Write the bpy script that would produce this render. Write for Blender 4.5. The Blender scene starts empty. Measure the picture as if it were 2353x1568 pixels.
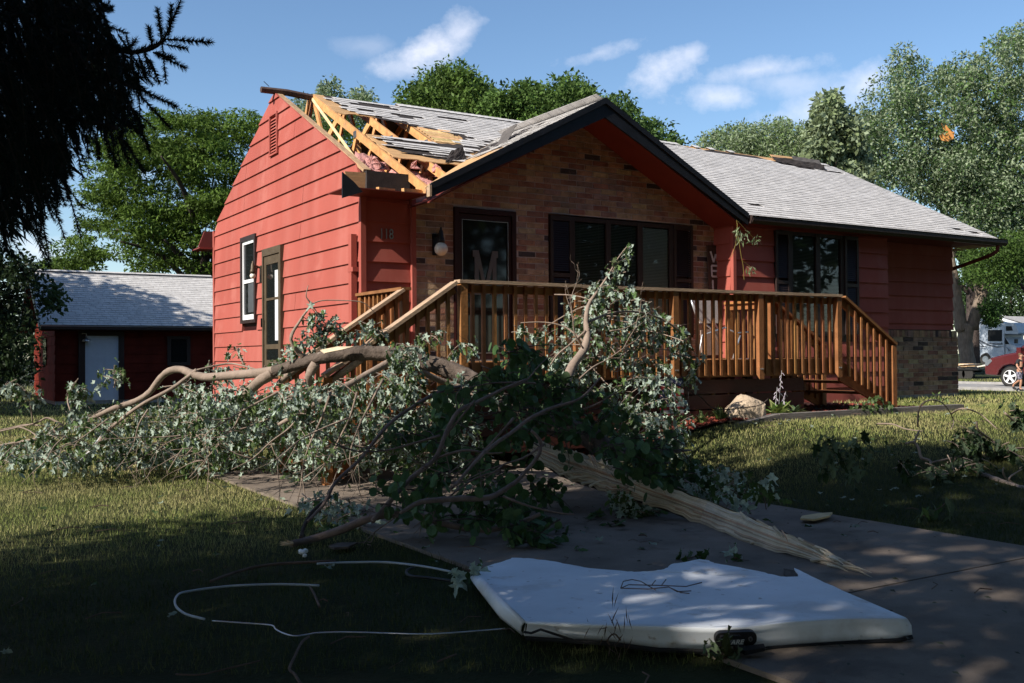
import bpy, math, random
import numpy as np
from mathutils import Vector, Matrix
random.seed(7); RNG = np.random.default_rng(11)
S = bpy.context.scene
COL = bpy.context.collection
R = math.radians

# ------------------------------------------------------------------ camera, world, sun, exposure
def _n(v):
    v = np.array(v, float); return v/np.linalg.norm(v)
FPX, CX, CY = 2286.7, 1176.0, 784.0            # measuring grid: 2352 x 1568, 35 mm lens
_ey = _n([-249.7-CX, -(827.1-CY), FPX]); _ex = _n([4841-CX, -(791-CY), FPX])
_ex = _n(_ex-_ey*_ex.dot(_ey)/2); _ey = _n(_ey-_ex*_ex.dot(_ey)); _ez = _n(np.cross(_ex, _ey))
if _ez[1] < 0: _ez = -_ez
CAMM = np.stack([_ex, _ey, _ez])
CAMC = np.array([-5.3834, -12.4085, 1.32])
cam = bpy.data.cameras.new('camera'); cam.lens = 35; cam.sensor_width = 36; cam.clip_end = 2000; cam.clip_start = .05
camo = bpy.data.objects.new('camera', cam); COL.objects.link(camo)
_r, _u, _b = CAMM@np.array([1, 0, 0]), CAMM@np.array([0, 1, 0]), -(CAMM@np.array([0, 0, 1]))
camo.matrix_world = Matrix([[_r[0], _u[0], _b[0], CAMC[0]], [_r[1], _u[1], _b[1], CAMC[1]], [_r[2], _u[2], _b[2], CAMC[2]], [0, 0, 0, 1]])
S.camera = camo
SUNL = Vector((1, .13, -.74)).normalized()      # direction the light travels
SUN_STRENGTH, SKY_STRENGTH, EXPOSURE = 5.0, .108, .6
S.view_settings.view_transform = 'Standard'; S.view_settings.look = 'None'
S.view_settings.gamma = 1; S.view_settings.use_curve_mapping = False; S.view_settings.exposure = EXPOSURE
sun = bpy.data.lights.new('sun', 'SUN'); sun.energy = SUN_STRENGTH; sun.angle = R(.55); sun.color = (1, .93, .82)
suno = bpy.data.objects.new('sun', sun); COL.objects.link(suno); suno.rotation_euler = SUNL.to_track_quat('-Z', 'Y').to_euler(); suno.location = (0, 0, 30)

def ray(px, py): return CAMM@np.array([(px-CX)/FPX, -(py-CY)/FPX, 1.0])
def at(px, py, X=None, Y=None, Z=None, D=None):
    r = ray(px, py)
    if X is not None: t = (X-CAMC[0])/r[0]
    elif Y is not None: t = (Y-CAMC[1])/r[1]
    elif Z is not None: t = (Z-CAMC[2])/r[2]
    else: t = D
    return Vector(CAMC+r*t)
def px2m(p): # metres per measuring pixel at point p
    return float(np.dot(np.array(p)-CAMC, -_b))/FPX
def proj(P):
    d = CAMM.T@(np.asarray(P)-CAMC); return CX+FPX*d[0]/d[2], CY-FPX*d[1]/d[2], d[2]

W = bpy.data.worlds.new('World'); S.world = W; W.use_nodes = True
nt = W.node_tree; nt.nodes.clear()
def wn(t, **k):
    n = nt.nodes.new(t)
    for a, b in k.items(): setattr(n, a, b)
    return n
sky = wn('ShaderNodeTexSky', sky_type='NISHITA'); sky.sun_disc = False
sky.sun_elevation = math.asin(-SUNL.z); sky.sun_rotation = math.atan2(-SUNL.x, -SUNL.y)
sky.air_density = 1.0; sky.dust_density = .6; sky.ozone_density = 2.0; sky.altitude = 300
tc = wn('ShaderNodeTexCoord')
sep = wn('ShaderNodeSeparateXYZ'); nt.links.new(tc.outputs['Generated'], sep.inputs[0])
def wm(op, a, b=None, c=None, clamp=False):
    n = wn('ShaderNodeMath', operation=op); n.use_clamp = clamp
    for i, v in enumerate((a, b, c)):
        if v is None: continue
        if isinstance(v, (int, float)): n.inputs[i].default_value = v
        else: nt.links.new(v, n.inputs[i])
    return n.outputs[0]
az = wm('ARCTAN2', sep.outputs[0], sep.outputs[1]); el = wm('ARCSINE', sep.outputs[2])
nz = wn('ShaderNodeTexNoise'); nz.inputs['Scale'].default_value = 13; nz.inputs['Detail'].default_value = 7; nz.inputs['Roughness'].default_value = .62
mp = wn('ShaderNodeMapping'); mp.inputs['Scale'].default_value = (1, 1, 1.3); nt.links.new(tc.outputs['Generated'], mp.inputs[0]); nt.links.new(mp.outputs[0], nz.inputs[0])
nv = wm('SUBTRACT', nz.outputs[0], .5)
total = None
# (px, py, half width, half height, tilt, density) of the clouds as they stand in the sky
for px, py, hw, hh, tilt, dens in [(985, 120, 95, 34, .35, 1.0), (1060, 75, 50, 32, .5, .75), (930, 150, 60, 26, .1, .6), (1375, 122, 85, 20, .25, .75), (1525, 160, 88, 42, .35, .95), (1585, 125, 40, 24, .5, .7), (1640, 222, 95, 26, -.05, .75),
                                  (1740, 160, 130, 24, .05, .7), (1800, 190, 100, 30, -.1, .45), (1990, 190, 75, 30, .4, .75), (1880, 250, 150, 34, .2, .65), (85, 575, 70, 42, 0, .9), (310, 400, 60, 30, .1, .5), (300, 580, 90, 22, 0, .5), (830, 105, 70, 22, .1, .25), (2180, 720, 200, 40, 0, .4)]:
    v = _n(ray(px, py)); a0, e0 = math.atan2(v[0], v[1]), math.asin(v[2])
    k = .95/FPX; ca, sa = math.cos(tilt), math.sin(tilt)
    da = wm('SUBTRACT', az, a0); de = wm('SUBTRACT', el, e0)
    u = wm('ADD', wm('MULTIPLY', da, ca/(hw*k)), wm('MULTIPLY', de, sa/(hw*k)))
    w = wm('ADD', wm('MULTIPLY', da, -sa/(hh*k)), wm('MULTIPLY', de, ca/(hh*k)))
    d = wm('SQRT', wm('ADD', wm('MULTIPLY', u, u), wm('MULTIPLY', w, w)))
    d = wm('ADD', d, wm('MULTIPLY', nv, 4.2))
    m = wm('MULTIPLY', wm('MULTIPLY_ADD', d, -.8, 1.05, clamp=True), dens*.9)
    total = m if total is None else wm('MAXIMUM', total, m)
# scattered fair-weather clouds over the rest of the sky
nz2 = wn('ShaderNodeTexNoise'); nz2.inputs['Scale'].default_value = 3.2; nz2.inputs['Detail'].default_value = 8; nt.links.new(mp.outputs[0], nz2.inputs[0])
gen = wm('MULTIPLY_ADD', nz2.outputs[0], 7, -4.9, clamp=True)
total = wm('MAXIMUM', total, wm('MULTIPLY', gen, .45))
total = wm('MULTIPLY', total, .8, clamp=True)
hsv = wn('ShaderNodeHueSaturation'); hsv.inputs['Saturation'].default_value = 1.1; hsv.inputs['Value'].default_value = 1.0; nt.links.new(sky.outputs[0], hsv.inputs['Color'])
mix = wn('ShaderNodeMix', data_type='RGBA'); nt.links.new(total, mix.inputs[0]); nt.links.new(hsv.outputs[0], mix.inputs[6]); mix.inputs[7].default_value = (6.8, 6.9, 7.6, 1)
bg = wn('ShaderNodeBackground'); bg.inputs[1].default_value = SKY_STRENGTH; nt.links.new(mix.outputs[2], bg.inputs[0])
wo = wn('ShaderNodeOutputWorld'); nt.links.new(bg.outputs[0], wo.inputs[0])

# ------------------------------------------------------------------ materials
MATS = {}
def mat(name, col=(.5, .5, .5), rough=.6, var=.15, ns=6, stretch=(1, 1, 1), bump=.3, bs=40, spots=None, attr=False, spec=.35, metal=0, transl=0, back=None, rnd=0, alpha=None, streak=None, coat=0, bdist=.02):
    m = bpy.data.materials.new(name); m.use_nodes = True; t = m.node_tree; N = t.nodes; L = t.links
    b = N['Principled BSDF']; b.inputs['Roughness'].default_value = rough; b.inputs['Metallic'].default_value = metal
    b.inputs['Specular IOR Level'].default_value = spec; b.inputs['Coat Weight'].default_value = coat
    tc = N.new('ShaderNodeTexCoord'); mp = N.new('ShaderNodeMapping'); mp.inputs['Scale'].default_value = stretch; L.new(tc.outputs['Object'], mp.inputs[0])
    def noise(sc, det=5, src=None, ro=.6):
        n = N.new('ShaderNodeTexNoise'); n.inputs['Scale'].default_value = sc; n.inputs['Detail'].default_value = det; n.inputs['Roughness'].default_value = ro
        L.new(src or mp.outputs[0], n.inputs[0]); return n.outputs[0]
    def mul(c, v, f=1):
        x = N.new('ShaderNodeMix'); x.data_type = 'RGBA'; x.blend_type = 'MULTIPLY'; x.inputs[0].default_value = f; L.new(c, x.inputs[6]); L.new(v, x.inputs[7]); return x.outputs[2]
    def rng(v, a, c, lo, hi):
        x = N.new('ShaderNodeMapRange'); x.inputs[1].default_value = a; x.inputs[2].default_value = c; x.inputs[3].default_value = lo; x.inputs[4].default_value = hi; L.new(v, x.inputs[0]); return x.outputs[0]
    if attr:
        a = N.new('ShaderNodeAttribute'); a.attribute_name = 'col'; c = a.outputs['Color']
    else:
        a = N.new('ShaderNodeRGB'); a.outputs[0].default_value = (*col, 1); c = a.outputs[0]
    if back:
        g = N.new('ShaderNodeNewGeometry'); x = N.new('ShaderNodeMix'); x.data_type = 'RGBA'; L.new(g.outputs['Backfacing'], x.inputs[0]); L.new(c, x.inputs[6]); x.inputs[7].default_value = (*back, 1)
        c = x.outputs[2]
    if rnd:
        oi = N.new('ShaderNodeObjectInfo'); c = mul(c, rng(oi.outputs['Random'], 0, 1, 1-rnd, 1+rnd))
    if var: c = mul(c, rng(noise(ns), .3, .7, 1-var, 1+var))
    if spots:  # (scale, threshold, colour, strength, stretch)
        for sc, th, sc_col, st in spots:
            f = rng(noise(sc, 7), th, th+.08, 0, st)
            x = N.new('ShaderNodeMix'); x.data_type = 'RGBA'; L.new(f, x.inputs[0]); L.new(c, x.inputs[6]); x.inputs[7].default_value = (*sc_col, 1); c = x.outputs[2]
    if streak:  # soft streaks running down: (scale, strength, colour)
        mp2 = N.new('ShaderNodeMapping'); mp2.inputs['Scale'].default_value = (1, 1, .12); L.new(tc.outputs['Object'], mp2.inputs[0])
        f = rng(noise(streak[0], 4, mp2.outputs[0]), .45, .75, 0, streak[1])
        x = N.new('ShaderNodeMix'); x.data_type = 'RGBA'; L.new(f, x.inputs[0]); L.new(c, x.inputs[6]); x.inputs[7].default_value = (*streak[2], 1); c = x.outputs[2]
    L.new(c, b.inputs['Base Color'])
    if bump:
        bp = N.new('ShaderNodeBump'); bp.inputs['Strength'].default_value = bump; bp.inputs['Distance'].default_value = bdist; L.new(noise(bs, 6), bp.inputs['Height']); L.new(bp.outputs[0], b.inputs['Normal'])
    if transl:
        tr = N.new('ShaderNodeBsdfTranslucent'); L.new(c, tr.inputs[0]); ms = N.new('ShaderNodeMixShader'); ms.inputs[0].default_value = transl
        L.new(b.outputs[0], ms.inputs[1]); L.new(tr.outputs[0], ms.inputs[2]); L.new(ms.outputs[0], N['Material Output'].inputs[0])
    MATS[name] = m; return m
mat('red_siding', (.345, .09, .070), .7, .07, 1.2, bump=.12, bs=60, streak=(2.2, .4, (.44, .165, .135)), spots=[(1.1, .58, (.43, .155, .125), .45), (6, .70, (.27, .07, .055), .5)], rnd=.05, spec=.08)
mat('red_trim', (.15, .026, .019), .7, .1, 3, bump=.1)
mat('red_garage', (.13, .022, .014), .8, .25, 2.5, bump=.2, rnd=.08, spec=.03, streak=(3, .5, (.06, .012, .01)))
mat('red_stain', (.055, .014, .009), .6, .2, 5, stretch=(.3, 1, 1), bump=.3)
mat('deck_wood', (.36, .155, .055), .6, .28, 5, stretch=(1, 1, 1), bump=.35, bs=50, attr=True, spots=[(9, .68, (.10, .045, .02), .6)], spec=.12)
mat('weathered_rail', (.42, .29, .19), .75, .2, 8, stretch=(.5, 3, 3), bump=.5, bs=30, spots=[(6, .6, (.22, .13, .08), .6)])
mat('lumber', (.60, .33, .14), .65, .3, 7, stretch=(3, 1, 1), bump=.2, attr=True, spots=[(14, .68, (.2, .09, .03), .7), (2.5, .60, (.30, .22, .15), .5)])
mat('plywood', (.50, .30, .14), .7, .3, 5, stretch=(.4, 3, 3), bump=.3, spots=[(5, .62, (.28, .15, .07), .6)])
mat('shingle', (.4, .39, .375), .9, .18, 7, bump=.6, bs=300, attr=True, bdist=.004)
mat('felt', (.035, .028, .026), .9, .3, 8, bump=.4, bs=60)
mat('fascia', (.016, .017, .021), .45, .25, 6, bump=.2, spots=[(9, .73, (.14, .13, .12), .7)])
mat('gutter', (.035, .024, .022), .4, .25, 5, bump=.1)
mat('brick', (.25, .15, .1), .85, .35, 9, bump=.7, bs=45, attr=True, spots=[(16, .62, (.05, .035, .03), .7), (7, .66, (.36, .26, .15), .5)], bdist=.01, spec=.12)
mat('mortar', (.50, .42, .39), .9, .12, 20, bump=.4)
mat('concrete_base', (.30, .29, .28), .9, .2, 4, bump=.4)
mat('dark_frame', (.035, .022, .02), .45, .15, 6, bump=.1)
mat('maroon', (.030, .007, .007), .4, .15, 6, bump=.1)
mat('olive_frame', (.085, .062, .038), .5, .2, 6, bump=.1)
mat('white_vinyl', (.78, .78, .78), .4, .05, 6, bump=.05)
mat('white_door', (.62, .66, .74), .5, .05, 6, bump=.05)
mat('glass_dark', (.010, .012, .012), .05, 0, 5, bump=0, spec=.5)
mat('far_glass', (.012, .013, .014), .5, 0, 5, bump=0, spec=.15)
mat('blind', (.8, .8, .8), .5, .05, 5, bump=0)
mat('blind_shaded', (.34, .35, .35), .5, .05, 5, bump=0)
mat('curtain', (.55, .56, .57), .8, .1, 8, stretch=(1, 1, .2), bump=.2)
mat('black_metal', (.012, .011, .011), .45, .2, 9, bump=.15)
mat('bronze', (.10, .075, .05), .5, .25, 12, bump=.2, metal=.4)
mat('milk_glass', (.82, .76, .66), .25, .04, 5, bump=0)
mat('steel', (.45, .46, .48), .35, .1, 9, bump=.05, metal=.9)
mat('alu', (.55, .57, .6), .35, .1, 9, bump=.05, metal=.7)
mat('letter_white', (.6, .6, .6), .6, .1, 12, bump=.1)
mat('letter_grey', (.11, .115, .115), .7, .1, 12, bump=.1)
mat('sign_wood', (.075, .045, .033), .7, .35, 6, stretch=(4, 4, .5), bump=.3)
mat('insulation', (.62, .30, .27), .95, .25, 10, bump=1, bs=25, spots=[(5, .6, (.42, .13, .10), .7)], bdist=.05)
mat('bark', (.105, .082, .068), .95, .4, 9, stretch=(1, 1, 1), bump=1, bs=16, spots=[(3, .62, (.08, .055, .045), .7), (9, .66, (.30, .25, .21), .6)], bdist=.03, spec=.12)
mat('smooth_bark', (.26, .20, .16), .75, .22, 10, bump=.5, bs=35, spots=[(12, .68, (.12, .085, .065), .7)], bdist=.012, spec=.12)
mat('twig', (.11, .075, .06), .8, .3, 10, bump=.4, spec=.12)
mat('dark_bark', (.075, .058, .052), .9, .35, 7, bump=1, bs=16, bdist=.05, spec=.12)
mat('limb_bark', (.17, .125, .11), .85, .35, 8, bump=.7, bs=30, bdist=.012, spots=[(6, .62, (.09, .065, .06), .6)], spec=.12)
mat('pale_bark', (.20, .155, .12), .9, .35, 5, bump=1, bs=10, bdist=.08, stretch=(2, 2, .6))  # paler brown bark
mat('split_wood', (.62, .46, .27), .75, .25, 4, bump=.6, bs=30, attr=True, bdist=.015, spec=.12)
mat('maple_leaf', (.07, .125, .035), .55, .2, 10, bump=.15, back=(.38, .46, .38), attr=True, transl=.25, rnd=.2, spec=.12)
mat('round_leaf', (.05, .10, .035), .5, .25, 10, bump=.15, back=(.07, .125, .055), attr=True, transl=.25, rnd=.25, spec=.12)
mat('litter_leaf', (.06, .1, .035), .55, .2, 10, bump=.15, back=(.22, .26, .20), attr=True, transl=.2, spec=.12)
mat('dark_maple', (.03, .06, .02), .55, .2, 10, bump=.15, back=(.10, .14, .08), attr=True, transl=.25, rnd=.2, spec=.12)
mat('tree_leaf', (.07, .12, .03), .5, .1, .6, bump=0, attr=True, transl=.3, spec=.12)
mat('pale_leaf', (.10, .15, .06), .5, .1, .6, bump=0, attr=True, transl=.3, back=(.28, .34, .21), spec=.12)
mat('needle', (.016, .032, .022), .6, .2, 6, bump=0, spec=.12)
mat('grass_blade', (.1, .14, .04), .6, .1, .7, bump=0, attr=True, transl=.25, spec=.12)
mat('lawn', (.028, .034, .012), .95, .3, 2.2, bump=1, bs=45, spots=[(.9, .55, (.05, .045, .02), .5), (14, .6, (.05, .06, .02), .6)], bdist=.03, spec=.12)
mat('driveway', (.195, .158, .13), .93, .3, 1.6, bump=.8, bs=160, spots=[(90, .60, (.08, .065, .06), .55), (110, .66, (.34, .31, .28), .6), (1.7, .56, (.10, .082, .07), .6), (7, .62, (.11, .09, .075), .5)], bdist=.006, spec=.12)
mat('street', (.27, .26, .25), .9, .15, 2, bump=.3, bs=80)
mat('timber', (.17, .15, .14), .85, .35, 5, stretch=(.3, 4, 4), bump=.7, bs=30)
mat('lava', (.20, .045, .028), .95, .35, 10, bump=1, bs=60, attr=True)
mat('mulch', (.06, .018, .012), .95, .3, 14, bump=1, bs=60)
mat('boulder', (.55, .43, .31), .9, .25, 5, bump=1, bs=18, spots=[(13, .62, (.26, .17, .11), .6), (7, .62, (.62, .56, .46), .6)], bdist=.05)
mat('panel_white', (.68, .71, .76), .5, .10, 2.2, bump=.15, bs=12, spots=[(1.6, .55, (.48, .47, .47), .6), (4.5, .62, (.42, .34, .28), .5), (18, .64, (.16, .13, .10), .75)], spec=.3, bdist=.01)
mat('pvc', (.30, .34, .38), .4, .1, 5, bump=.05)
mat('black_rubber', (.012, .012, .014), .5, .2, 5, bump=.1)
mat('hosta', (.10, .17, .04), .5, .3, 12, bump=.2, attr=True, transl=.2)
mat('flower', (.48, .42, .50), .6, .1, 12, bump=0)
mat('cloth', (.5, .5, .5), .8, .1, 10, bump=.1, attr=True)
mat('car_paint', (.085, .012, .014), .25, .1, 3, bump=0, spec=.6, coat=.7)
mat('tyre', (.03, .028, .026), .8, .2, 10, bump=.3)
mat('rv_white', (.48, .53, .60), .4, .06, 3, bump=.03)
mat('skin', (.42, .22, .14), .5, .08, 8, bump=.05)
mat('hair', (.12, .07, .035), .7, .3, 30, bump=.6)
mat('tee', (.02, .02, .023), .8, .2, 12, bump=.2)
mat('shorts', (.20, .19, .24), .8, .3, 12, bump=.2, spots=[(16, .5, (.02, .02, .03), 1)])
mat('cream_siding', (.66, .62, .50), .6, .06, 2, bump=.05)
mat('grey_roof', (.22, .22, .235), .9, .15, 6, bump=.3)
mat('red_print', (.35, .03, .03), .7, .1, 12, bump=0)
mat('grey_stripe', (.10, .11, .13), .4, .1, 12, bump=0)
mat('orange_ply', (.62, .26, .07), .7, .2, 3, bump=.2)

# ------------------------------------------------------------------ building helpers
def link(name, me, m=None, parent=None, smooth=False):
    o = bpy.data.objects.new(name, me); COL.objects.link(o)
    if m and me.materials.find(m) < 0: me.materials.append(MATS[m])
    if smooth: me.polygons.foreach_set('use_smooth', [True]*len(me.polygons))
    if parent:
        o.parent = parent; p = parent
        while p.parent: p = p.parent
        # meshes are laid out in world coordinates; undo the root's own location
        o.matrix_parent_inverse = Matrix.Translation(-p.location) if p is parent else Matrix.Identity(4)
    return o
def tag(o, label=None, cat=None, group=None, kind=None):
    if label: o['label'] = label
    if cat: o['category'] = cat
    if group: o['group'] = group
    if kind: o['kind'] = kind
    return o
def thing(name, label, cat, loc=(0, 0, 0), group=None):
    o = bpy.data.objects.new(name, None); o.empty_display_size = .2; o.location = loc; COL.objects.link(o)
    return tag(o, label, cat, group)
V = Vector
class MB:
    def __init__(s): s.v = []; s.f = []; s.c = []
    def add(s, vs, fs, col=(.5, .5, .5)):
        n = len(s.v); s.v += [tuple(p) for p in vs]; s.f += [tuple(i+n for i in f) for f in fs]; s.c += [col]*len(vs); return s
    def box(s, x0, x1, y0, y1, z0, z1, col=(.5, .5, .5)):
        x0, x1 = sorted((x0, x1)); y0, y1 = sorted((y0, y1)); z0, z1 = sorted((z0, z1))
        return s.add([(x0, y0, z0), (x1, y0, z0), (x1, y1, z0), (x0, y1, z0), (x0, y0, z1), (x1, y0, z1), (x1, y1, z1), (x0, y1, z1)],
                     [(0, 3, 2, 1), (4, 5, 6, 7), (0, 1, 5, 4), (1, 2, 6, 5), (2, 3, 7, 6), (3, 0, 4, 7)], col)
    def hexa(s, p, col=(.5, .5, .5)):   # 8 corners, bottom 4 then top 4
        return s.add(p, [(0, 3, 2, 1), (4, 5, 6, 7), (0, 1, 5, 4), (1, 2, 6, 5), (2, 3, 7, 6), (3, 0, 4, 7)], col)
    def beam(s, a, b, w, h, up=(0, 0, 1), col=(.5, .5, .5)):
        a = V(a); b = V(b); d = (b-a).normalized(); up = V(up); side = d.cross(up)
        if side.length < 1e-4: side = d.cross(V((0, 1, 0)))
        side.normalize(); u = side.cross(d).normalized()
        P = []
        for q in (a, b):
            P += [q-side*w/2-u*h/2, q+side*w/2-u*h/2, q+side*w/2+u*h/2, q-side*w/2+u*h/2]
        return s.add(P, [(0, 1, 2, 3), (7, 6, 5, 4), (0, 4, 5, 1), (1, 5, 6, 2), (2, 6, 7, 3), (3, 7, 4, 0)], col)
    def tube(s, pts, rad, n=8, col=(.5, .5, .5), rough=0, flat=1.0):
        pts = [V(p) for p in pts]; k = len(pts)
        if isinstance(rad, (int, float)): rad = [rad]*k
        base = len(s.v); ref = V((.13, .21, .97))
        for i, p in enumerate(pts):
            d = (pts[min(i+1, k-1)]-pts[max(i-1, 0)]).normalized(); a = d.cross(ref)
            if a.length < .05: a = d.cross(V((1, 0, 0)))
            a.normalize(); b = d.cross(a)
            for j in range(n):
                t = 2*math.pi*j/n; r = rad[i]*(1+rough*random.uniform(-1, 1))
                s.v.append(tuple(p+a*math.cos(t)*r+b*math.sin(t)*r*flat)); s.c.append(col)
        for i in range(k-1):
            for j in range(n):
                s.f.append((base+i*n+j, base+i*n+(j+1) % n, base+(i+1)*n+(j+1) % n, base+(i+1)*n+j))
        s.f.append(tuple(base+j for j in range(n))[::-1]); s.f.append(tuple(base+(k-1)*n+j for j in range(n)))
        return s
    def prism(s, poly, off, col=(.5, .5, .5)):
        off = V(off); n = len(poly); a = [V(p) for p in poly]
        return s.add(a+[p+off for p in a], [tuple(range(n))[::-1], tuple(range(n, 2*n))]+[(i, (i+1) % n, n+(i+1) % n, n+i) for i in range(n)], col)
    def sheet(s, poly, col=(.5, .5, .5)): return s.add(poly, [tuple(range(len(poly)))], col)
    def lathe(s, c, prof, n=16, col=(.5, .5, .5), axis='z'):
        base = len(s.v); c = V(c)
        for r, h in prof:
            for j in range(n):
                t = 2*math.pi*j/n; a, b = r*math.cos(t), r*math.sin(t)
                s.v.append(tuple(c+(V((a, b, h)) if axis == 'z' else V((h, a, b)) if axis == 'x' else V((a, h, b))))); s.c.append(col)
        for i in range(len(prof)-1):
            for j in range(n): s.f.append((base+i*n+j, base+i*n+(j+1) % n, base+(i+1)*n+(j+1) % n, base+(i+1)*n+j))
        s.f.append(tuple(base+j for j in range(n))[::-1]); s.f.append(tuple(base+(len(prof)-1)*n+j for j in range(n)))
        return s
    def mesh(s, name):
        me = bpy.data.meshes.new(name); me.from_pydata(s.v, [], s.f)
        a = me.color_attributes.new('col', 'FLOAT_COLOR', 'POINT')
        a.data.foreach_set('color', np.array([(*c, 1) for c in s.c], dtype=np.float32).ravel()); return me
    def build(s, name, m, parent=None, smooth=False, fixn=False):
        me = s.mesh(name)
        if fixn:
            import bmesh
            bm = bmesh.new(); bm.from_mesh(me); bmesh.ops.recalc_face_normals(bm, faces=bm.faces); bm.to_mesh(me); bm.free()
        return link(name, me, m, parent, smooth)
def fast(name, verts, tris, cols, m, parent=None):
    verts = np.asarray(verts, np.float32); tris = np.asarray(tris, np.int32); me = bpy.data.meshes.new(name)
    me.vertices.add(len(verts)); me.vertices.foreach_set('co', verts.ravel())
    k = tris.shape[1]; me.loops.add(tris.size); me.loops.foreach_set('vertex_index', tris.ravel())
    me.polygons.add(len(tris)); me.polygons.foreach_set('loop_start', np.arange(0, tris.size, k, dtype=np.int32)); me.update(calc_edges=True)
    a = me.color_attributes.new('col', 'FLOAT_COLOR', 'POINT'); cols = np.asarray(cols, np.float32)
    a.data.foreach_set('color', np.concatenate([cols, np.ones((len(cols), 1), np.float32)], 1).ravel())
    return link(name, me, m, parent)
def jit(col, a=.12):
    k = 1+random.uniform(-a, a); return tuple(max(0, c*k*(1+random.uniform(-a, a)*.4)) for c in col)
class Pieces:   # pieces that can be picked apart: the largest in view become parts, the rest one part of kind stuff
    def __init__(s): s.p = []
    def add(s, vs, fs, col):
        c = sum((V(v) for v in vs), V())/len(vs); s.p.append((vs, fs, col, (c-V(CAMC)).length))
    def box(s, *a, col=(.5, .5, .5)):
        m = MB(); m.box(*a); s.add(m.v, m.f, col)
    def emit(s, name, stuffname, m, parent, limit=300, bias=None):
        s.p.sort(key=lambda q: q[3] if bias is None else bias(q))
        for vs, fs, col, d in s.p[:limit]: MB().add(vs, fs, col).build(name, m, parent)
        if len(s.p) > limit:
            b = MB()
            for vs, fs, col, d in s.p[limit:]: b.add(vs, fs, col)
            tag(b.build(stuffname, m, parent), kind='stuff')
def inpoly(x, y, poly):
    r = False; j = len(poly)-1
    for i in range(len(poly)):
        xi, yi = poly[i]; xj, yj = poly[j]
        if (yi > y) != (yj > y) and x < (xj-xi)*(y-yi)/(yj-yi)+xi: r = not r
        j = i
    return r
def text(name, body, m, size, M, parent=None, depth=.004, extr=None, shear=0, align='CENTER'):
    c = bpy.data.curves.new(name, 'FONT'); c.body = body; c.size = size; c.extrude = depth; c.align_x = align; c.align_y = 'CENTER'; c.shear = shear
    if extr: c.offset = extr
    o = bpy.data.objects.new(name, c); COL.objects.link(o)
    dg = bpy.context.evaluated_depsgraph_get(); me = bpy.data.meshes.new_from_object(o.evaluated_get(dg)); bpy.data.objects.remove(o)
    me.transform(M); me.materials.clear(); return link(name, me, m, parent)
def frameM(o, u, v):   # matrix taking text x->u, y->v, placed at o
    u = V(u).normalized(); v = V(v).normalized(); w = u.cross(v); o = V(o)
    return Matrix([[u.x, v.x, w.x, o.x], [u.y, v.y, w.y, o.y], [u.z, v.z, w.z, o.z], [0, 0, 0, 1]])
def sm(x): x = min(1, max(0, x)); return x*x*(3-2*x)
def h(X, Y):
    return .46*sm((X-1.15)/2.6)*sm((Y+7.6)/4.4)*(1-sm((X-14)/9))*(1-sm((Y-8)/6)) + .45*sm((X-34)/30)
# ------------------------------------------------------------------ ground, driveway, street
def axis_coords(lo, hi, c, fine, grow):
    a = [c]; st = fine
    while a[-1] < hi: a.append(a[-1]+st); st = st*grow if abs(a[-1]-c) > 14 else st
    b = [c]; st = fine
    while b[-1] > lo: b.append(b[-1]-st); st = st*grow if abs(b[-1]-c) > 14 else st
    return sorted(set(a+b))
xs = axis_coords(-320, 700, 0, .35, 1.12); ys = axis_coords(-320, 700, -4, .35, 1.12)
gv = [(x, y, h(x, y)-.012) for y in ys for x in xs]; nx = len(xs)
gf = [(j*nx+i, j*nx+i+1, (j+1)*nx+i+1, (j+1)*nx+i) for j in range(len(ys)-1) for i in range(nx-1)]
g = fast('lawn', gv, gf, [(.1, .1, .04)]*len(gv), 'lawn'); g.data.polygons.foreach_set('use_smooth', [True]*len(gf)); tag(g, kind='structure')
drive = bpy.data.objects.new('driveway', None); COL.objects.link(drive); tag(drive, kind='structure')
DXL, DXR = -2.33, 1.12
for y0, y1 in [(-17, -12.9), (-12.885, -8.75), (-8.735, -4.6), (-4.585, -.9)]:
    MB().box(DXL, DXR, y0, y1, -.1, .012).build('concrete_slab', 'driveway', drive)
s = MB(); s.box(27.4, 33.2, -60, 70, -.05, .01); tag(s.build('street', 'street'), kind='structure')
s = MB(); s.box(27.22, 27.4, -60, 70, -.05, .10); s.box(33.2, 33.38, -60, 70, -.05, .10); tag(s.build('kerb', 'concrete_base'), kind='structure')

# ------------------------------------------------------------------ the house
house = thing('red_house', 'red lap-sided single-storey house with its left roof torn open by the storm', 'house', (6.5, 3.6, .4))
SL = .519
def rz(Y): return 3.6+SL*(Y+.6)
LAP = .27; Z0 = 3.42-LAP*11
def gyl(z): return max(0, (z-3.85)/SL)
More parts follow.
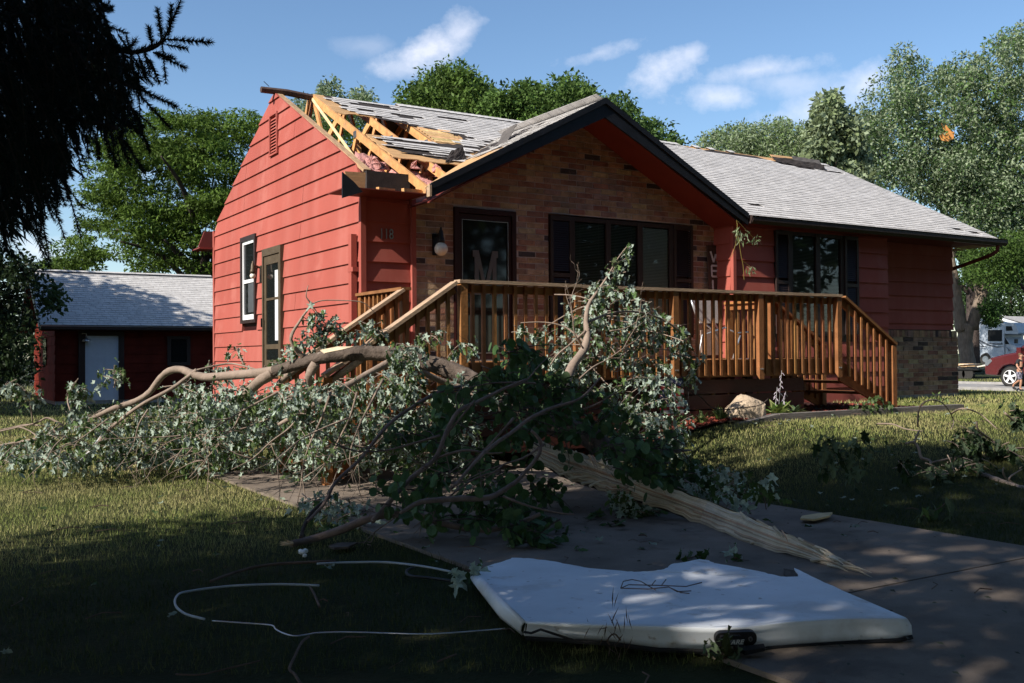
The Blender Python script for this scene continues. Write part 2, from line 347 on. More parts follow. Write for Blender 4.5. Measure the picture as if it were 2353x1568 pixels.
# gable wall boards
sid = Pieces()
def lapboard(p0, p1, q0, q1, n, zlo, zhi, col=(.5, .08, .06), out=sid, thick=.032):
    """one lap board: p0-p1 along the bottom edge, q0-q1 along the top edge (x,y pairs); n outward"""
    n = V((*n, 0)); a = V((*p0, zlo)); b = V((*p1, zlo)); c = V((*q1, zhi)); d = V((*q0, zhi))
    i = -n*.02; out.add([a+i, b+i, b+n*thick, a+n*thick, d+i, c+i, c+n*.006, d+n*.006], [(0, 3, 2, 1), (4, 5, 6, 7), (0, 1, 5, 4), (1, 2, 6, 5), (2, 3, 7, 6), (3, 0, 4, 7)], col)
GW = (4.50, 5.36, 1.93, 3.47); GD = (3.13, 4.07, 1.0, 3.14); GV = (3.36, 3.75, 4.69, 5.35)
z = Z0
row = 0
while z < 5.70:
    zl, zh = max(z, .35), min(z+LAP, 5.70); row += 1
    cuts = [0.0, 7.18]
    holes = [(a, b) for a, b, c, d in (GW, GD, GV) if c < (zl+zh)/2 < d]
    segs = [(0.0, 7.18)]
    for a, b in holes:
        ns = []
        for s0, s1 in segs:
            if a > s0 and b < s1: ns += [(s0, a), (b, s1)]
            else: ns.append((s0, s1))
        segs = ns
    joint = [(2.35 if row % 2 else 5.1)+.3*((row*7) % 5-2)*.4] if row % 3 else []
    ns = []
    for s0, s1 in segs:
        for jn in joint:
            if s0+.5 < jn < s1-.5: ns += [(s0, jn-.005)]; s0 = jn+.005
        ns.append((s0, s1))
    for s0, s1 in ns:
        lo0, lo1 = max(s0, gyl(zl)), min(s1, 7.18-gyl(zl)); hi0, hi1 = max(s0, gyl(zh)), min(s1, 7.18-gyl(zh))
        if lo1-lo0 < .02: continue
        if hi1 < hi0: hi0 = hi1 = (hi0+hi1)/2
        lapboard((0, lo0), (0, lo1), (0, hi0), (0, hi1), (-1, 0), zl, zh)
    z += LAP
# front walls in lap boards
def frontwall(x0, x1, Y, zl0, zh0, holes=(), z0=Z0):
    z = z0
    while z < zh0:
        zl, zh = max(z, zl0), min(z+LAP, zh0)
        if zh-zl > .02:
            segs = [(x0, x1)]
            for a, b, c, d in holes:
                if c < (zl+zh)/2 < d: segs = [q for s0, s1 in segs for q in ((s0, a), (b, s1))]
            for s0, s1 in segs:
                if s1-s0 > .02: lapboard((s0, Y), (s1, Y), (s0, Y), (s1, Y), (0, -1), zl, zh)
        z += LAP
frontwall(0.03, .70, 0, .35, 3.52)
frontwall(6.38, 10.28, -.45, .42, 3.50, [(7.31, 9.41, 1.66, 3.44)])
frontwall(10.32, 12.90, 0, 1.78, 3.50, z0=Z0+.1)
z = Z0
while z < 3.5:   # the return wall that faces left
    if z > .3: lapboard((6.35, -.05), (6.35, -.43), (6.35, -.05), (6.35, -.43), (-1, 0), z, min(z+LAP, 3.5))
    z += LAP
sid.emit('siding_board', 'siding_boards', 'red_siding', house)
w = MB()
w.prism([(.02, 0, .1), (.02, 7.18, .1), (.02, 7.18, 3.85), (.02, 3.59, 5.70), (.02, 0, 3.85)], (.1, 0, 0))
w.box(.13, .70, .02, .14, .1, 3.5); w.box(.12, 12.88, 7.06, 7.18, .1, 3.55); w.box(12.78, 12.9, .14, 7.05, .1, 3.6)
w.box(.70, 6.4, .06, .18, .1, 3.5); w.box(6.37, 10.3, -.42, -.30, .1, 3.5); w.box(10.18, 10.3, -.29, .0, .1, 3.5); w.box(10.3, 12.88, .02, .13, .1, 3.5); w.box(6.4, 6.5, -.29, .05, .1, 3.5)
w.prism([(12.79, .15, 3.6), (12.79, 7.05, 3.6), (12.79, 3.6, 5.5)], (.1, 0, 0))
w.prism([(.75, .062, 3.5), (6.35, .062, 3.5), (3.55, .062, 4.9)], (0, .1, 0))
w.build('wall', 'maroon', house)
MB().box(.13, 12.77, .15, 7.05, 3.40, 3.46).build('attic_floor', 'plywood', house)
MB().box(10.32, 12.97, -.06, .0, .1, .50).build('foundation', 'concrete_base', house)
t = MB(); t.box(-.045, .03, -.045, .03, .35, 3.5); t.build('corner_trim', 'red_siding', house)
MB().box(.70, .765, -.075, .05, .35, 3.5).build('corner_trim', 'red_siding', house)
MB().box(6.335, 6.40, -.50, -.43, .42, 3.5).build('corner_trim', 'red_siding', house)
MB().box(-.04, .02, 7.14, 7.22, .35, 3.8).build('corner_trim', 'red_siding', house)
# bricks
BH, BL = .0866, .305
bpal = [((.35, .225, .15), 6), ((.31, .165, .12), 4), ((.39, .295, .19), 5), ((.28, .195, .155), 3), ((.07, .055, .055), 1.3), ((.27, .14, .105), 2)]
def brickcol():
    r = random.uniform(0, sum(w for _, w in bpal))
    for c, w_ in bpal:
        r -= w_
        if r <= 0: return jit(c, .15)
    return bpal[0][0]
br = Pieces()
def brickbox(x0, x1, yf, z0, z1):
    p = random.uniform(-.003, .003); m = MB(); m.box(x0, x1, yf+p, yf+.05, z0, z1); br.add(m.v, m.f, brickcol())
def gable_z(x): return 4.80-.52*abs(x-3.56)
HOLES = [(1.36, 2.41, 1.0, 3.44), (2.98, 5.86, 1.60, 3.46)]
k = 0; z = .62
while z < 4.8:
    x = .775-(BL/2 if k % 2 else 0)
    while x < 6.335:
        a, b = max(x, .775), min(x+BL-.014, 6.335)
        if z+BH > 3.50:
            lim = (4.87-z)/.52; a = max(a, 3.56-lim); b = min(b, 3.56+lim)
        zc = z+BH/2
        for h0, h1, c, d in HOLES:
            if c < zc < d:
                if a >= h0 and b <= h1: a = b
                elif a < h0 < b <= h1: b = h0
                elif h0 <= a < h1 < b: a = h1
        if b-a > .035: brickbox(a, b, -.05, z, z+BH-.014)
        x += BL
    z += BH; k += 1
k = 0; z = .51
while z < 1.60:
    x = 10.34-(BL/2 if k % 2 else 0)
    while x < 12.98:
        a, b = max(x, 10.34), min(x+BL-.011, 12.98)
        if b-a > .035: brickbox(a, b, -.062, z, z+BH-.011)
        x += BL
    z += BH; k += 1
x = 10.34
while x < 12.9: brickbox(x, x+.077, -.075, z, z+.125); x += BH
br.emit('brick', 'bricks', 'brick', house, 300, bias=lambda q: q[3]+(5 if q[0][0][2] < 1.3 else 0))
m = MB()
def panel_with_holes(x0, x1, z0, z1, holes, y0, y1, mb):
    xs_ = sorted({x0, x1, *[v for hh in holes for v in hh[:2]]}); zs_ = sorted({z0, z1, *[v for hh in holes for v in hh[2:]]})
    for i in range(len(xs_)-1):
        for j in range(len(zs_)-1):
            cx, cz = (xs_[i]+xs_[i+1])/2, (zs_[j]+zs_[j+1])/2
            if not any(a < cx < b and c < cz < d for a, b, c, d in holes): mb.box(xs_[i], xs_[i+1], y0, y1, zs_[j], zs_[j+1])
panel_with_holes(.77, 6.34, .5, 3.50, HOLES, -.044, .055, m)
m.prism([(.77, -.044, 3.5), (6.34, -.044, 3.5), (3.56, -.044, 4.93)], (0, .09, 0))
m.build('mortar', 'mortar', house); MB().box(10.33, 12.97, -.05, -.0, .5, 1.66).build('mortar', 'mortar', house)

# roof: sheathing, felt, shingles
def rp(X, Y, o=0): return V((X, Y, rz(Y)))+V((0, -.4607, .8876))*o
def slab(poly, o, th): b = MB(); b.prism([rp(x, y, o) for x, y in poly], V((0, .4607, -.8876))*th); return b
GZ = lambda X: 5.10-.52*abs(X-3.56)
def valY(X): return (GZ(X)-3.6)/SL-.6
A1 = [(.66, 3.58), (.66, 2.60), (.80, 2.52), (1.02, 2.62), (1.25, 2.56), (1.55, 2.55), (1.88, 2.42), (1.88, 3.58)]
A2 = [(1.89, 3.58), (1.89, .50), (1.84, .47), (2.4, valY(2.4)), (3.0, valY(3.0)), (3.56, valY(3.56)), (4.4, valY(4.4)), (5.4, valY(5.4)), (6.44, -.66), (13.55, -.66), (13.55, 3.58)]
B1 = [(.72, 1.52), (.70, .52), (.98, .50), (1.28, .46), (1.88, .50), (1.88, 1.46), (1.45, 1.50), (1.1, 1.44), (.95, 1.52)]
def rag(P, xmax=3.4, a=.035):
    out = []
    for p, q_ in zip(P, P[1:]+P[:1]):
        out.append(p); L_e = math.hypot(q_[0]-p[0], q_[1]-p[1]); n_ = int(L_e/.09)
        if max(p[0], q_[0]) < xmax and n_ > 1 and min(p[1], q_[1]) < 3.45 and not (abs(p[0]-q_[0]) < .02 and p[0] > 1.8):
            for i in range(1, n_): t_ = i/n_; out.append((p[0]+(q_[0]-p[0])*t_+random.uniform(-a, a)*.5, p[1]+(q_[1]-p[1])*t_+random.uniform(-a, a)))
    return out
A1, B1 = rag(A1), rag(B1)
for P in (A1, A2, B1): slab(P, 0, .014).build('roof_sheathing', 'plywood', house)
FA = [(.84, 3.57), (.95, 3.0), (.86, 2.86), (1.0, 2.75), (1.3, 2.62), (1.87, 2.48), (2.3, 2.25), (2.65, 2.1), (2.58, 1.75), (2.3, 1.55), (1.9, 1.5), (.86, 1.42), (.92, 1.2), (.80, .95), (1.0, .78), (1.35, .66), (1.75, .62), (1.95, .72), (2.4, valY(2.4)+.02), (3.0, valY(3.0)+.02), (3.56, valY(3.56)+.02), (4.4, valY(4.4)+.02), (5.4, valY(5.4)+.02), (6.46, -.64), (13.53, -.64), (13.53, 3.5), (11.9, 3.5), (11.9, 3.3), (11.2, 3.3), (11.0, 3.52), (9.6, 3.52), (9.3, 3.4), (8.9, 3.5)]
FA = rag(FA, 3.0, .05)
slab(FA, .004, .003).build('roofing_felt', 'felt', house)
shl = Pieces()
def shcol(d=0):
    b = random.choice([.50, .51, .53, .48]) if random.random() > d else random.choice([.10, .14, .2]); return (b*1.0, b*.965, b*.94)
def course(origin, u, s, nrm, ulen, slen, ok, gap=None, expo=.127, tab=.305, out=shl, wobble=None):
    u, s, nrm, origin = V(u), V(s), V(nrm), V(origin); k = 0
    while k*expo < slen:
        s0 = k*expo; off = (k % 3)*tab/3+random.uniform(-.01, .01); x = -off
        while x < ulen:
            a, b = max(x, 0), min(x+tab-.007, ulen)
            if b-a > .03 and ok((a+b)/2, s0+expo*.4):
                l0 = wobble((a+b)/2, s0) if wobble else 0; j = random.uniform(0, .004); j2 = random.uniform(-.006, .003)
                P = [origin+u*a+s*(s0+j2)+nrm*(.007+l0+j), origin+u*b+s*(s0+j2)+nrm*(.007+l0+j), origin+u*b+s*(s0+expo+.02)+nrm*.002, origin+u*a+s*(s0+expo+.02)+nrm*.002]
                Q = [p+nrm*.0075 for p in P]; Q[2] = P[2]+nrm*.004; Q[3] = P[3]+nrm*.004
                out.add(P+Q, [(4, 5, 6, 7), (0, 1, 5, 4), (1, 2, 6, 5), (2, 3, 7, 6), (3, 0, 4, 7)], shcol(gap(a, s0) if gap else 0))
            x += tab
        k += 1
SU = (0, .8876, .4607); SN = (0, -.4607, .8876)
def mainok(x, s):
    X, Y = x+.66, -.66+s*.8876
    if Y > 3.5: return False
    if not inpoly(X, Y, FA): return False
    for (cx, cy, rx, ry) in [(1.55, 3.25, .55, .09), (2.1, 2.85, .4, .1), (3.2, 3.15, .35, .07), (1.35, 2.95, .12, .07), (2.75, 1.95, .28, .10), (1.5, 1.32, .6, .08), (2.3, 1.42, .5, .07), (1.25, .82, .3, .10), (3.1, 1.5, .3, .07),
                             (12.0, 3.2, .75, .28), (12.95, 3.0, .2, .08), (10.2, 3.4, 1.3, .09), (7.35, .0, .16, .05), (12.6, -.28, .2, .05), (13.1, -.4, .25, .05)]:
        if ((X-cx)/rx)**2+((Y-cy)/ry)**2 < random.uniform(.6, 1.3): return False
    return True
course(rp(.66, -.66, .004), (1, 0, 0), SU, SN, 12.9, 4.78, mainok, wobble=lambda x, s: (random.uniform(0, .012) if x < 2.4 and random.random() < .08 else 0)+max(0, .5-abs(s*.8876-.66-.9)) * .02*(x < 1.2))
# front gable roof: left and right slopes
GP = V((.52, 0, 0)); GC, GS = 1/math.hypot(1, .52), .52/math.hypot(1, .52)
for sgn in (-1, 1):
    o = 3.56+sgn*2.93
    pts = []
    for X in np.linspace(o, 3.56, 6):
        pts.append((X, valY(X)+.02 if valY(X) > -.6 else -.6))
    P = [V((X, -.68, GZ(X))) for X, _ in pts]+[V((X, Y, GZ(X))) for X, Y in reversed(pts)]
    b = MB(); b.prism(P, (0, 0, -.016)); b.build('roof_sheathing', 'plywood', house)
    u = (0, 1, 0); s_ = V((-sgn*GC, 0, GS)); n_ = V((sgn*GS, 0, GC))
    def gok(y, s, sgn=sgn, o=o):
        X = o-sgn*s*GC; Y = -.68+y
        if Y > valY(X)+.05: return False
        if sgn < 0 and X < 2.05-.3*random.random(): return False
        if sgn < 0 and 2.15 < X < 3.0 and Y > valY(X)-.45-.1*random.random() and Y > .2: return random.random() < .25
        return True
    course(V((o, -.68, GZ(o)+.001)), u, s_, n_, 3.2, 3.36, gok, wobble=(lambda x, s: random.uniform(0, .006)) if sgn < 0 else None)
    b = MB(); b.prism([V((X, Y, GZ(X)+.003)) for X, Y in [(2.0 if sgn < 0 else o, -.66)]+[(X, -.66) for X in (3.55 if sgn < 0 else 3.57,)]+[(3.56-.01*(-sgn), valY(3.56)-.02), (2.05 if sgn < 0 else o, valY(2.05)-.03 if sgn < 0 else -.6)]], (0, 0, .0025)); b.build('roofing_felt', 'felt', house)
def shbias(q):
    v = q[0][0]; return q[3]+(40 if v[0] > 3.56 and v[1] < valY(v[0]) and v[2] > 3.6 and v[2] > rz(v[1])+.02 else 0)
shl.emit('shingle', 'shingles', 'shingle', house, 300, bias=shbias)
b = MB(); b.prism([V((1.95, 3.60, rz(3.58))), V((13.55, 3.60, rz(3.58))), V((13.55, 7.85, rz(3.58)-SL*4.25)), V((1.35, 7.85, rz(3.58)-SL*4.25))], (0, 0, -.02)); b.build('rear_roof_slope', 'felt', house)
x = 2.2
while x < 13.3:
    if not (8.6 < x < 12.9) or random.random() < .25:
        b = MB(); zt = rz(3.59)+.03
        for sg in (-1, 1): b.prism([(x, 3.59, zt), (x+.15, 3.59, zt+.006), (x+.15, 3.59+sg*.14, zt-.07+.006), (x, 3.59+sg*.14, zt-.07)][::sg], (0, 0, .006), shcol())
        b.build('ridge_cap', 'shingle', house)
    x += .145
# torn flap by the right of the ridge and a curled shingle sheet by the valley
def crumple(name, m, quad, nx, ny, amp, parent, curl=0, th=.006, colf=None):
    a, b_, c, d = [V(p) for p in quad]; n = (b_-a).cross(d-a).normalized(); mb = MB(); G = []
    for j in range(ny+1):
        for i in range(nx+1):
            s_, t_ = i/nx, j/ny; p = a.lerp(b_, s_).lerp(d.lerp(c, s_), t_)
            edge = 0 if 0 < i < nx else random.uniform(-amp, amp)
            p = p+n*(random.uniform(-1, 1)*amp+curl*t_*t_)+(b_-a).normalized()*edge; G.append(p)
    F = [(j*(nx+1)+i, j*(nx+1)+i+1, (j+1)*(nx+1)+i+1, (j+1)*(nx+1)+i) for j in range(ny) for i in range(nx)]
    mb.add(G+[p-n*th for p in G], F+[tuple(k+len(G) for k in f[::-1]) for f in F], (.1, .09, .085)); return mb.build(name, m, parent)
crumple('torn_shingle_flap', 'felt', [rp(11.35, 3.2, .02), rp(12.7, 3.0, .02), rp(12.8, 3.2, .07), rp(11.35, 3.4, .05)], 16, 5, .014, house, curl=.04)
crumple('torn_shingle_flap', 'shingle', [rp(12.0, 3.3, .05), rp(12.8, 3.12, .04), rp(12.85, 3.4, .10), rp(12.05, 3.5, .08)], 8, 4, .008, house, curl=.05)
MB().prism([rp(11.4, 3.42, .05), rp(12.2, 3.5, .07), rp(12.2, 3.58, .08), rp(11.45, 3.56, .07)], (0, 0, .01)).build('splintered_board', 'plywood', house)
crumple('torn_shingle_flap', 'felt', [rp(1.5, .45, .02), rp(2.05, .78, .02), rp(2.0, .9, .12), rp(1.75, .8, .03)], 8, 6, .012, house, curl=.05)
crumple('torn_shingle_flap', 'felt', [rp(.9, .72, .02), rp(1.9, .68, .02), rp(1.85, .76, .02), rp(1.0, .78, .02)], 14, 3, .008, house, curl=.01)
crumple('torn_shingle_flap', 'felt', [rp(1.3, 2.48, .02), rp(2.6, 2.05, .02), rp(2.6, 2.16, .02), rp(1.35, 2.56, .02)], 16, 2, .008, house)
q = [V((2.25, .30, GZ(2.25)+.02)), V((2.42, .2, GZ(2.42)+.02)), V((2.78, .45, GZ(2.78)+.15)), V((2.62, .58, GZ(2.62)+.12))]
crumple('torn_shingle_flap', 'shingle', q, 4, 8, .01, house, curl=.05)
crumple('torn_shingle_flap', 'felt', [V((2.3, .35, GZ(2.3)+.02)), V((3.2, .3, GZ(3.2)+.02)), V((3.2, .9, GZ(3.2)+.02)), V((2.6, 1.0, GZ(2.6)+.03))], 10, 6, .012, house)
# thin wood layers peeled at the bare patch
for i in range(7):
    y = 1.55+i*.1; b = MB(); c = jit((.62, .40, .18), .2)
    b.prism([rp(1.92, y, .006+i*.0015), rp(2.52-.05*random.random(), y+.02, .006+i*.0015), rp(2.6-.1*random.random(), y+.12, .006+i*.0015), rp(1.95, y+.11, .006+i*.0015)], V(SN)*.004, c); b.build('peeled_veneer', 'lumber', house)
# trusses
Lw = (.60, .31, .12)
def truss(X, front=True, back=True, gone=(), ye=-.62):
    b = MB(); zt = rz(3.59)-.05; c = jit(Lw, .12)
    tr = MB()
    if front: tr.beam((X, 3.57, rz(3.57)-.07), (X, ye, rz(ye)-.07), .040, .115, (0, 0, 1), c)
    if back: tr.beam((X, 3.61, rz(3.57)-.07), (X, 7.75, rz(3.57)-.07-SL*4.14), .040, .115, (0, 0, 1), jit(Lw, .12))
    tr.build('rafter', 'lumber', house)
    MB().beam((X, .08, 3.52), (X, 7.1, 3.52), .038, .09, (0, 0, 1), jit(Lw)).build('ceiling_joist', 'lumber', house)
    for (y0, z0, y1, z1) in [(3.59, zt, 2.4, 3.56), (3.59, zt, 4.8, 3.56), (1.75, rz(1.75)-.1, 2.4, 3.56), (5.43, rz(1.75)-.1, 4.8, 3.56)]:
        if (y0, y1) in gone: continue
        MB().beam((X+.01, y0, z0), (X+.01, y1, z1), .036, .085, (0, 0, 1), jit(Lw)).build('truss_web', 'lumber', house)
    for (y, z_) in [(3.59, zt-.03), (2.4, 3.54), (1.75, rz(1.75)-.09)]+([(.02, 3.56)] if X < 1 else []):
        MB().box(X-.026, X-.020, y-.06, y+.06, z_-.05, z_+.05).build('truss_plate', 'steel', house)
for X, ye in ((.66, -.62), (1.27, -.04), (1.88, .6), (2.49, 1.1), (3.1, 1.7)): truss(X, back=X > 1, ye=ye)
MB().beam((.60, 3.59, rz(3.57)-.08), (.60, 4.6, 4.1), .036, .085, (0, 0, 1), Lw).build('truss_web', 'lumber', house)
p = at(815.6, 364.5, X=.5); MB().beam((.62, 3.5, 5.66), p, .02, .045, (0, 0, 1), (.78, .60, .34)).build('loose_lath', 'lumber', house)
# top chords left along the gable wall, and the broken ridge beam
for a, c_ in (((.06, 3.59, 5.71), (.06, -.02, 3.85)), ((.06, 3.59, 5.71), (.06, 7.2, 3.85))):
    MB().beam(V(a)-V((0, 0, .02)), V(c_)-V((0, 0, .02)), .11, .04, (0, 0, 1), (.42, .27, .15)).build('gable_rafter', 'lumber', house)
b = MB(); b.tube([V((-.24, 3.57, 5.72)), V((.2, 3.57, 5.73)), V((.66, 3.57, 5.70))], [.052, .055, .055], 6); b.build('broken_ridge_beam', 'sign_wood', house)
MB().tube([V((-.10, 3.57, 5.79)), V((-.18, 3.6, 5.87))], .006, 5).build('nail', 'black_metal', house)
for i in range(7):
    a = V((.0+random.uniform(-.02, .08), 3.55+random.uniform(-.1, .1), 5.66)); MB().tube([a, a+V((random.uniform(-.08, .05), random.uniform(-.1, .1), random.uniform(-.12, .09)))], [.012, .002], 4).build('splinter', 'split_wood', house)
# insulation
def lump(name, m, x0, x1, y0, y1, zf, amp, nx, ny, parent):
    mb = MB(); G = []
    for j in range(ny+1):
        for i in range(nx+1):
            x, y = x0+(x1-x0)*i/nx, y0+(y1-y0)*j/ny; e = min(1, 4*min(i/nx, 1-i/nx), 4*min(j/ny, 1-j/ny))
            G.append((x+random.uniform(-.02, .02), y+random.uniform(-.02, .02), zf(x, y)*1.0+e*amp*(.4+random.random())))
    F = [(j*(nx+1)+i, j*(nx+1)+i+1, (j+1)*(nx+1)+i+1, (j+1)*(nx+1)+i) for j in range(ny) for i in range(nx)]
    mb.add(G, F); return mb.build(name, m, parent, True)
lump('insulation', 'insulation', .16, .64, .06, 3.2, lambda x, y: 3.54+.50*math.exp(-((y-.95)/.75)**2)+.05*math.sin(9*y), .14, 12, 60, house)
lump('insulation', 'insulation', .70, 1.24, .06, 3.4, lambda x, y: 3.5+.42*math.exp(-((y-.6)/.6)**2)+.05*math.sin(8*y+1), .14, 12, 60, house)
lump('insulation', 'insulation', 1.30, 1.84, .1, 3.4, lambda x, y: 3.55+.06*math.sin(4*y+2), .15, 12, 50, house)
lump('insulation', 'insulation', 1.9, 2.46, .2, 3.2, lambda x, y: 3.55, .15, 10, 30, house)
for k in range(26):   # tufts
    c = V((random.choice([.3, .45, .6, .95, 1.2, 1.35])+random.uniform(-.1, .1), random.uniform(.1, 1.5), 3.93+random.uniform(0, .14))); mb = MB()
    mb.tube([c+V((0, 0, -.06)), c, c+V((random.uniform(-.06, .06), random.uniform(-.06, .06), .05))], [.07, .06, .01], 7, rough=.5, flat=.6); mb.build('insulation_tuft', 'insulation', house)
# left eave: torn open box
MB().prism([(-.5, -.64, 3.47), (.66, -.64, 3.47), (.66, .0, 3.47), (-.5, .0, 3.47)], (0, 0, .012)).build('soffit', 'red_trim', house)
MB().prism([at(785, 395, Y=-.64), at(785, 455, Y=-.64), at(832, 441, Y=-.64), at(812, 418, Y=-.64)], (0, -.022, 0)).build('fascia_scrap', 'fascia', house)
MB().prism([at(792, 393, Y=-.35), at(840, 396, Y=-.35), at(838, 441, Y=-.35), at(800, 432, Y=-.35)], (0, .015, 0)).build('eave_board', 'plywood', house)
MB().box(.02, .66, -.10, -.02, 3.485, 3.82).build('wall_sheathing', 'felt', house)
MB().beam((.70, -.64, 3.53), (.70, 0, 3.53), .03, .1, (0, 0, 1), (.55, .5, .42)).build('eave_board', 'lumber', house)
MB().beam((.30, -.62, 3.50), (.62, -.5, 3.52), .05, .05, (0, 0, 1), Lw).build('eave_blocking', 'lumber', house)
MB().beam((-.05, -.6, 3.50), (.25, -.45, 3.52), .05, .03, (0, 0, 1), Lw).build('eave_blocking', 'lumber', house)
# rear eave stub
MB().prism([at(452, 577, Y=7.6), at(470, 531, Y=7.6), at(494, 531, Y=7.6), at(494, 577, Y=7.6)], (0, .06, 0)).build('rear_eave', 'red_trim', house)
MB().prism([at(441, 576, Y=7.7), at(494, 579, Y=7.7), at(494, 574, Y=7.7), at(445, 572, Y=7.7)], (0, -.5, 0)).build('rear_eave', 'red_trim', house)
# gable fascia, soffits
for sgn in (-1, 1):
    o = 3.56+sgn*2.90
    a, c_ = V((3.56, -.69, 5.10-.13)), V((o, -.69, GZ(o)-.11))
    b = MB(); b.prism([V((3.56, -.685, 5.11)), V((o, -.685, GZ(o)+.012)), V((o, -.685, GZ(o)-.17)), V((3.56, -.685, 4.83))][::-sgn], (0, -.035, 0)); b.build('rake_board', 'fascia', house, fixn=True)
    b = MB(); b.prism([V((3.56, -.722, 5.125)), V((o-.0, -.722, GZ(o)+.02)), V((o, -.722, GZ(o)-.07)), V((3.56, -.722, 5.035))][::-sgn], (0, -.02, 0)); b.build('rake_trim', 'fascia', house, fixn=True)
    b = MB(); b.prism([V((3.56, -.68, 4.86)), V((o, -.68, GZ(o)-.235)), V((o, -.055, GZ(o)-.235)), V((3.56, -.055, 4.86))], (0, 0, .02)); b.build('soffit', 'red_trim', house, fixn=True)
MB().box(.63, .66, -.75, -.66, 3.43, 3.58).build('rake_end', 'weathered_rail', house)
MB().prism([(6.4, -.66, 3.46), (13.5, -.66, 3.46), (13.5, -.46, 3.46), (6.4, -.46, 3.46)], (0, 0, .012)).build('soffit', 'red_trim', house)
MB().box(10.3, 12.9, -.455, .015, 3.46, 3.472).build('soffit', 'red_trim', house); MB().box(12.905, 13.5, -.455, .05, 3.46, 3.472).build('soffit', 'plywood', house)
MB().box(12.93, 13.5, .06, 7.0, 3.44, 3.455).build('soffit', 'plywood', house)
b = MB(); b.prism([V((13.53, -.68, rz(-.68)-.005)), V((13.53, 3.59, rz(3.59)-.005)), V((13.53, 3.59, rz(3.59)-.17)), V((13.53, -.68, rz(-.68)-.13))], (.03, 0, 0)); b.build('rake_board', 'fascia', house)
b = MB(); prof = [(-.67, 3.60), (-.67, 3.46), (-.75, 3.45), (-.79, 3.50), (-.79, 3.56), (-.80, 3.575), (-.785, 3.575), (-.775, 3.50), (-.745, 3.47), (-.69, 3.475), (-.69, 3.60)]
b.prism([(6.50, y, z_) for y, z_ in prof], (7.08, 0, 0)); b.prism([(6.49, -.67, 3.60), (6.49, -.67, 3.46), (6.49, -.75, 3.45), (6.49, -.80, 3.575)], (-.006, 0, 0)); b.build('gutter', 'gutter', house)
MB().prism([(6.46, -.655, 3.46), (13.54, -.655, 3.46), (13.54, -.655, 3.565), (6.46, -.655, 3.565)], (0, -.012, 0)).build('fascia_board', 'gutter', house)
pts = [(13.35, -.72, 3.46), (13.35, -.70, 3.34), (13.28, -.60, 3.26), (12.99, .08, 3.02), (12.96, .12, 2.9), (12.96, .12, .55)]
MB().tube(pts, .04, 8).build('downspout', 'red_trim', house)
b = MB(); b.box(-.125, -.045, .10, .20, .3, 2.98); b.build('downspout', 'red_siding', house); MB().box(-.13, -.035, .04, .215, 2.47, 2.53).build('downspout_strap', 'red_siding', house)
# gable vent
b = MB(); y0, y1, z0, z1 = GV; 
b.box(-.05, .0, y0, y0+.035, z0, z1); b.box(-.05, .0, y1-.035, y1, z0, z1); b.box(-.05, .0, y0+.036, y1-.036, z1-.03, z1); b.box(-.055, .0, y0-.01, y1+.01, z0-.03, z0-.001)
vent = b.build('gable_vent', 'red_siding', house); MB().box(.005, .018, y0, y1, z0, z1).build('vent_backing', 'felt', vent)
for i in range(11):
    zz = z0+.03+i*.052; MB().hexa([(-.04, y0+.036, zz), (-.034, y0+.036, zz), (-.034, y1-.036, zz), (-.04, y1-.036, zz), (-.010, y0+.036, zz+.045), (-.004, y0+.036, zz+.045), (-.004, y1-.036, zz+.045), (-.010, y1-.036, zz+.045)]).build('louver', 'red_siding', vent)
# gable window
y0, y1, z0, z1 = GW
win = MB()
for a in ((y0, y0+.075, z0, z1), (y1-.075, y1, z0, z1), (y0+.076, y1-.076, z1-.08, z1), (y0+.076, y1-.076, z0, z0+.06)): win.box(-.06, .01, *a)
win = win.build('window_casing', 'dark_frame', house)
fr = MB()
for a in ((y0+.077, y0+.13, z0+.06, z1-.081), (y1-.13, y1-.077, z0+.06, z1-.081), (y0+.131, y1-.131, z1-.14, z1-.081), (y0+.131, y1-.131, z0+.061, z0+.15), (y0+.131, y1-.131, 2.64, 2.70)): fr.box(-.035, .01, *a)
fr.build('window_frame', 'white_vinyl', win)
MB().box(-.012, -.006, y0+.131, y1-.131, z0+.15, z1-.14).build('pane', 'glass_dark', win)
MB().box(-.022, -.016, y0+.14, y1-.36, 2.12, 2.63).build('window_screen', 'steel', win)
# gable storm door
y0, y1, z0, z1 = GD
MB().box(-.03, .015, y0+.01, y1-.01, z0, z1).build('door_backing', 'felt', house)
dr = MB()
for a in ((y0, y0+.06, z0, z1), (y1-.06, y1, z0, z1), (y0+.061, y1-.061, z1-.12, z1)): dr.box(-.075, .0, *a)
dr = dr.build('door_casing', 'olive_frame', house)
sd = MB()
for a in ((y0+.065, y0+.17, z0, z1-.13), (y1-.17, y1-.065, z0, z1-.13), (y0+.171, y1-.171, z1-.27, z1-.13), (y0+.171, y1-.171, z0, z0+.28), (y0+.171, y1-.171, 2.27, 2.31), (y0+.171, y1-.171, 1.46, 1.54)): sd.box(-.055, -.031, *a)
sd.build('storm_door', 'olive_frame', dr); MB().box(-.042, -.036, y0+.171, y1-.171, z0+.28, z1-.27).build('pane', 'glass_dark', dr)
MB().box(-.050, -.043, y0+.175, y0+.34, 1.6, 2.75).build('curtain', 'curtain', dr)
MB().beam((-.11, y1-.09, 1.83), (-.11, y1-.09, 1.98), .025, .02).build('door_handle', 'black_metal', dr)
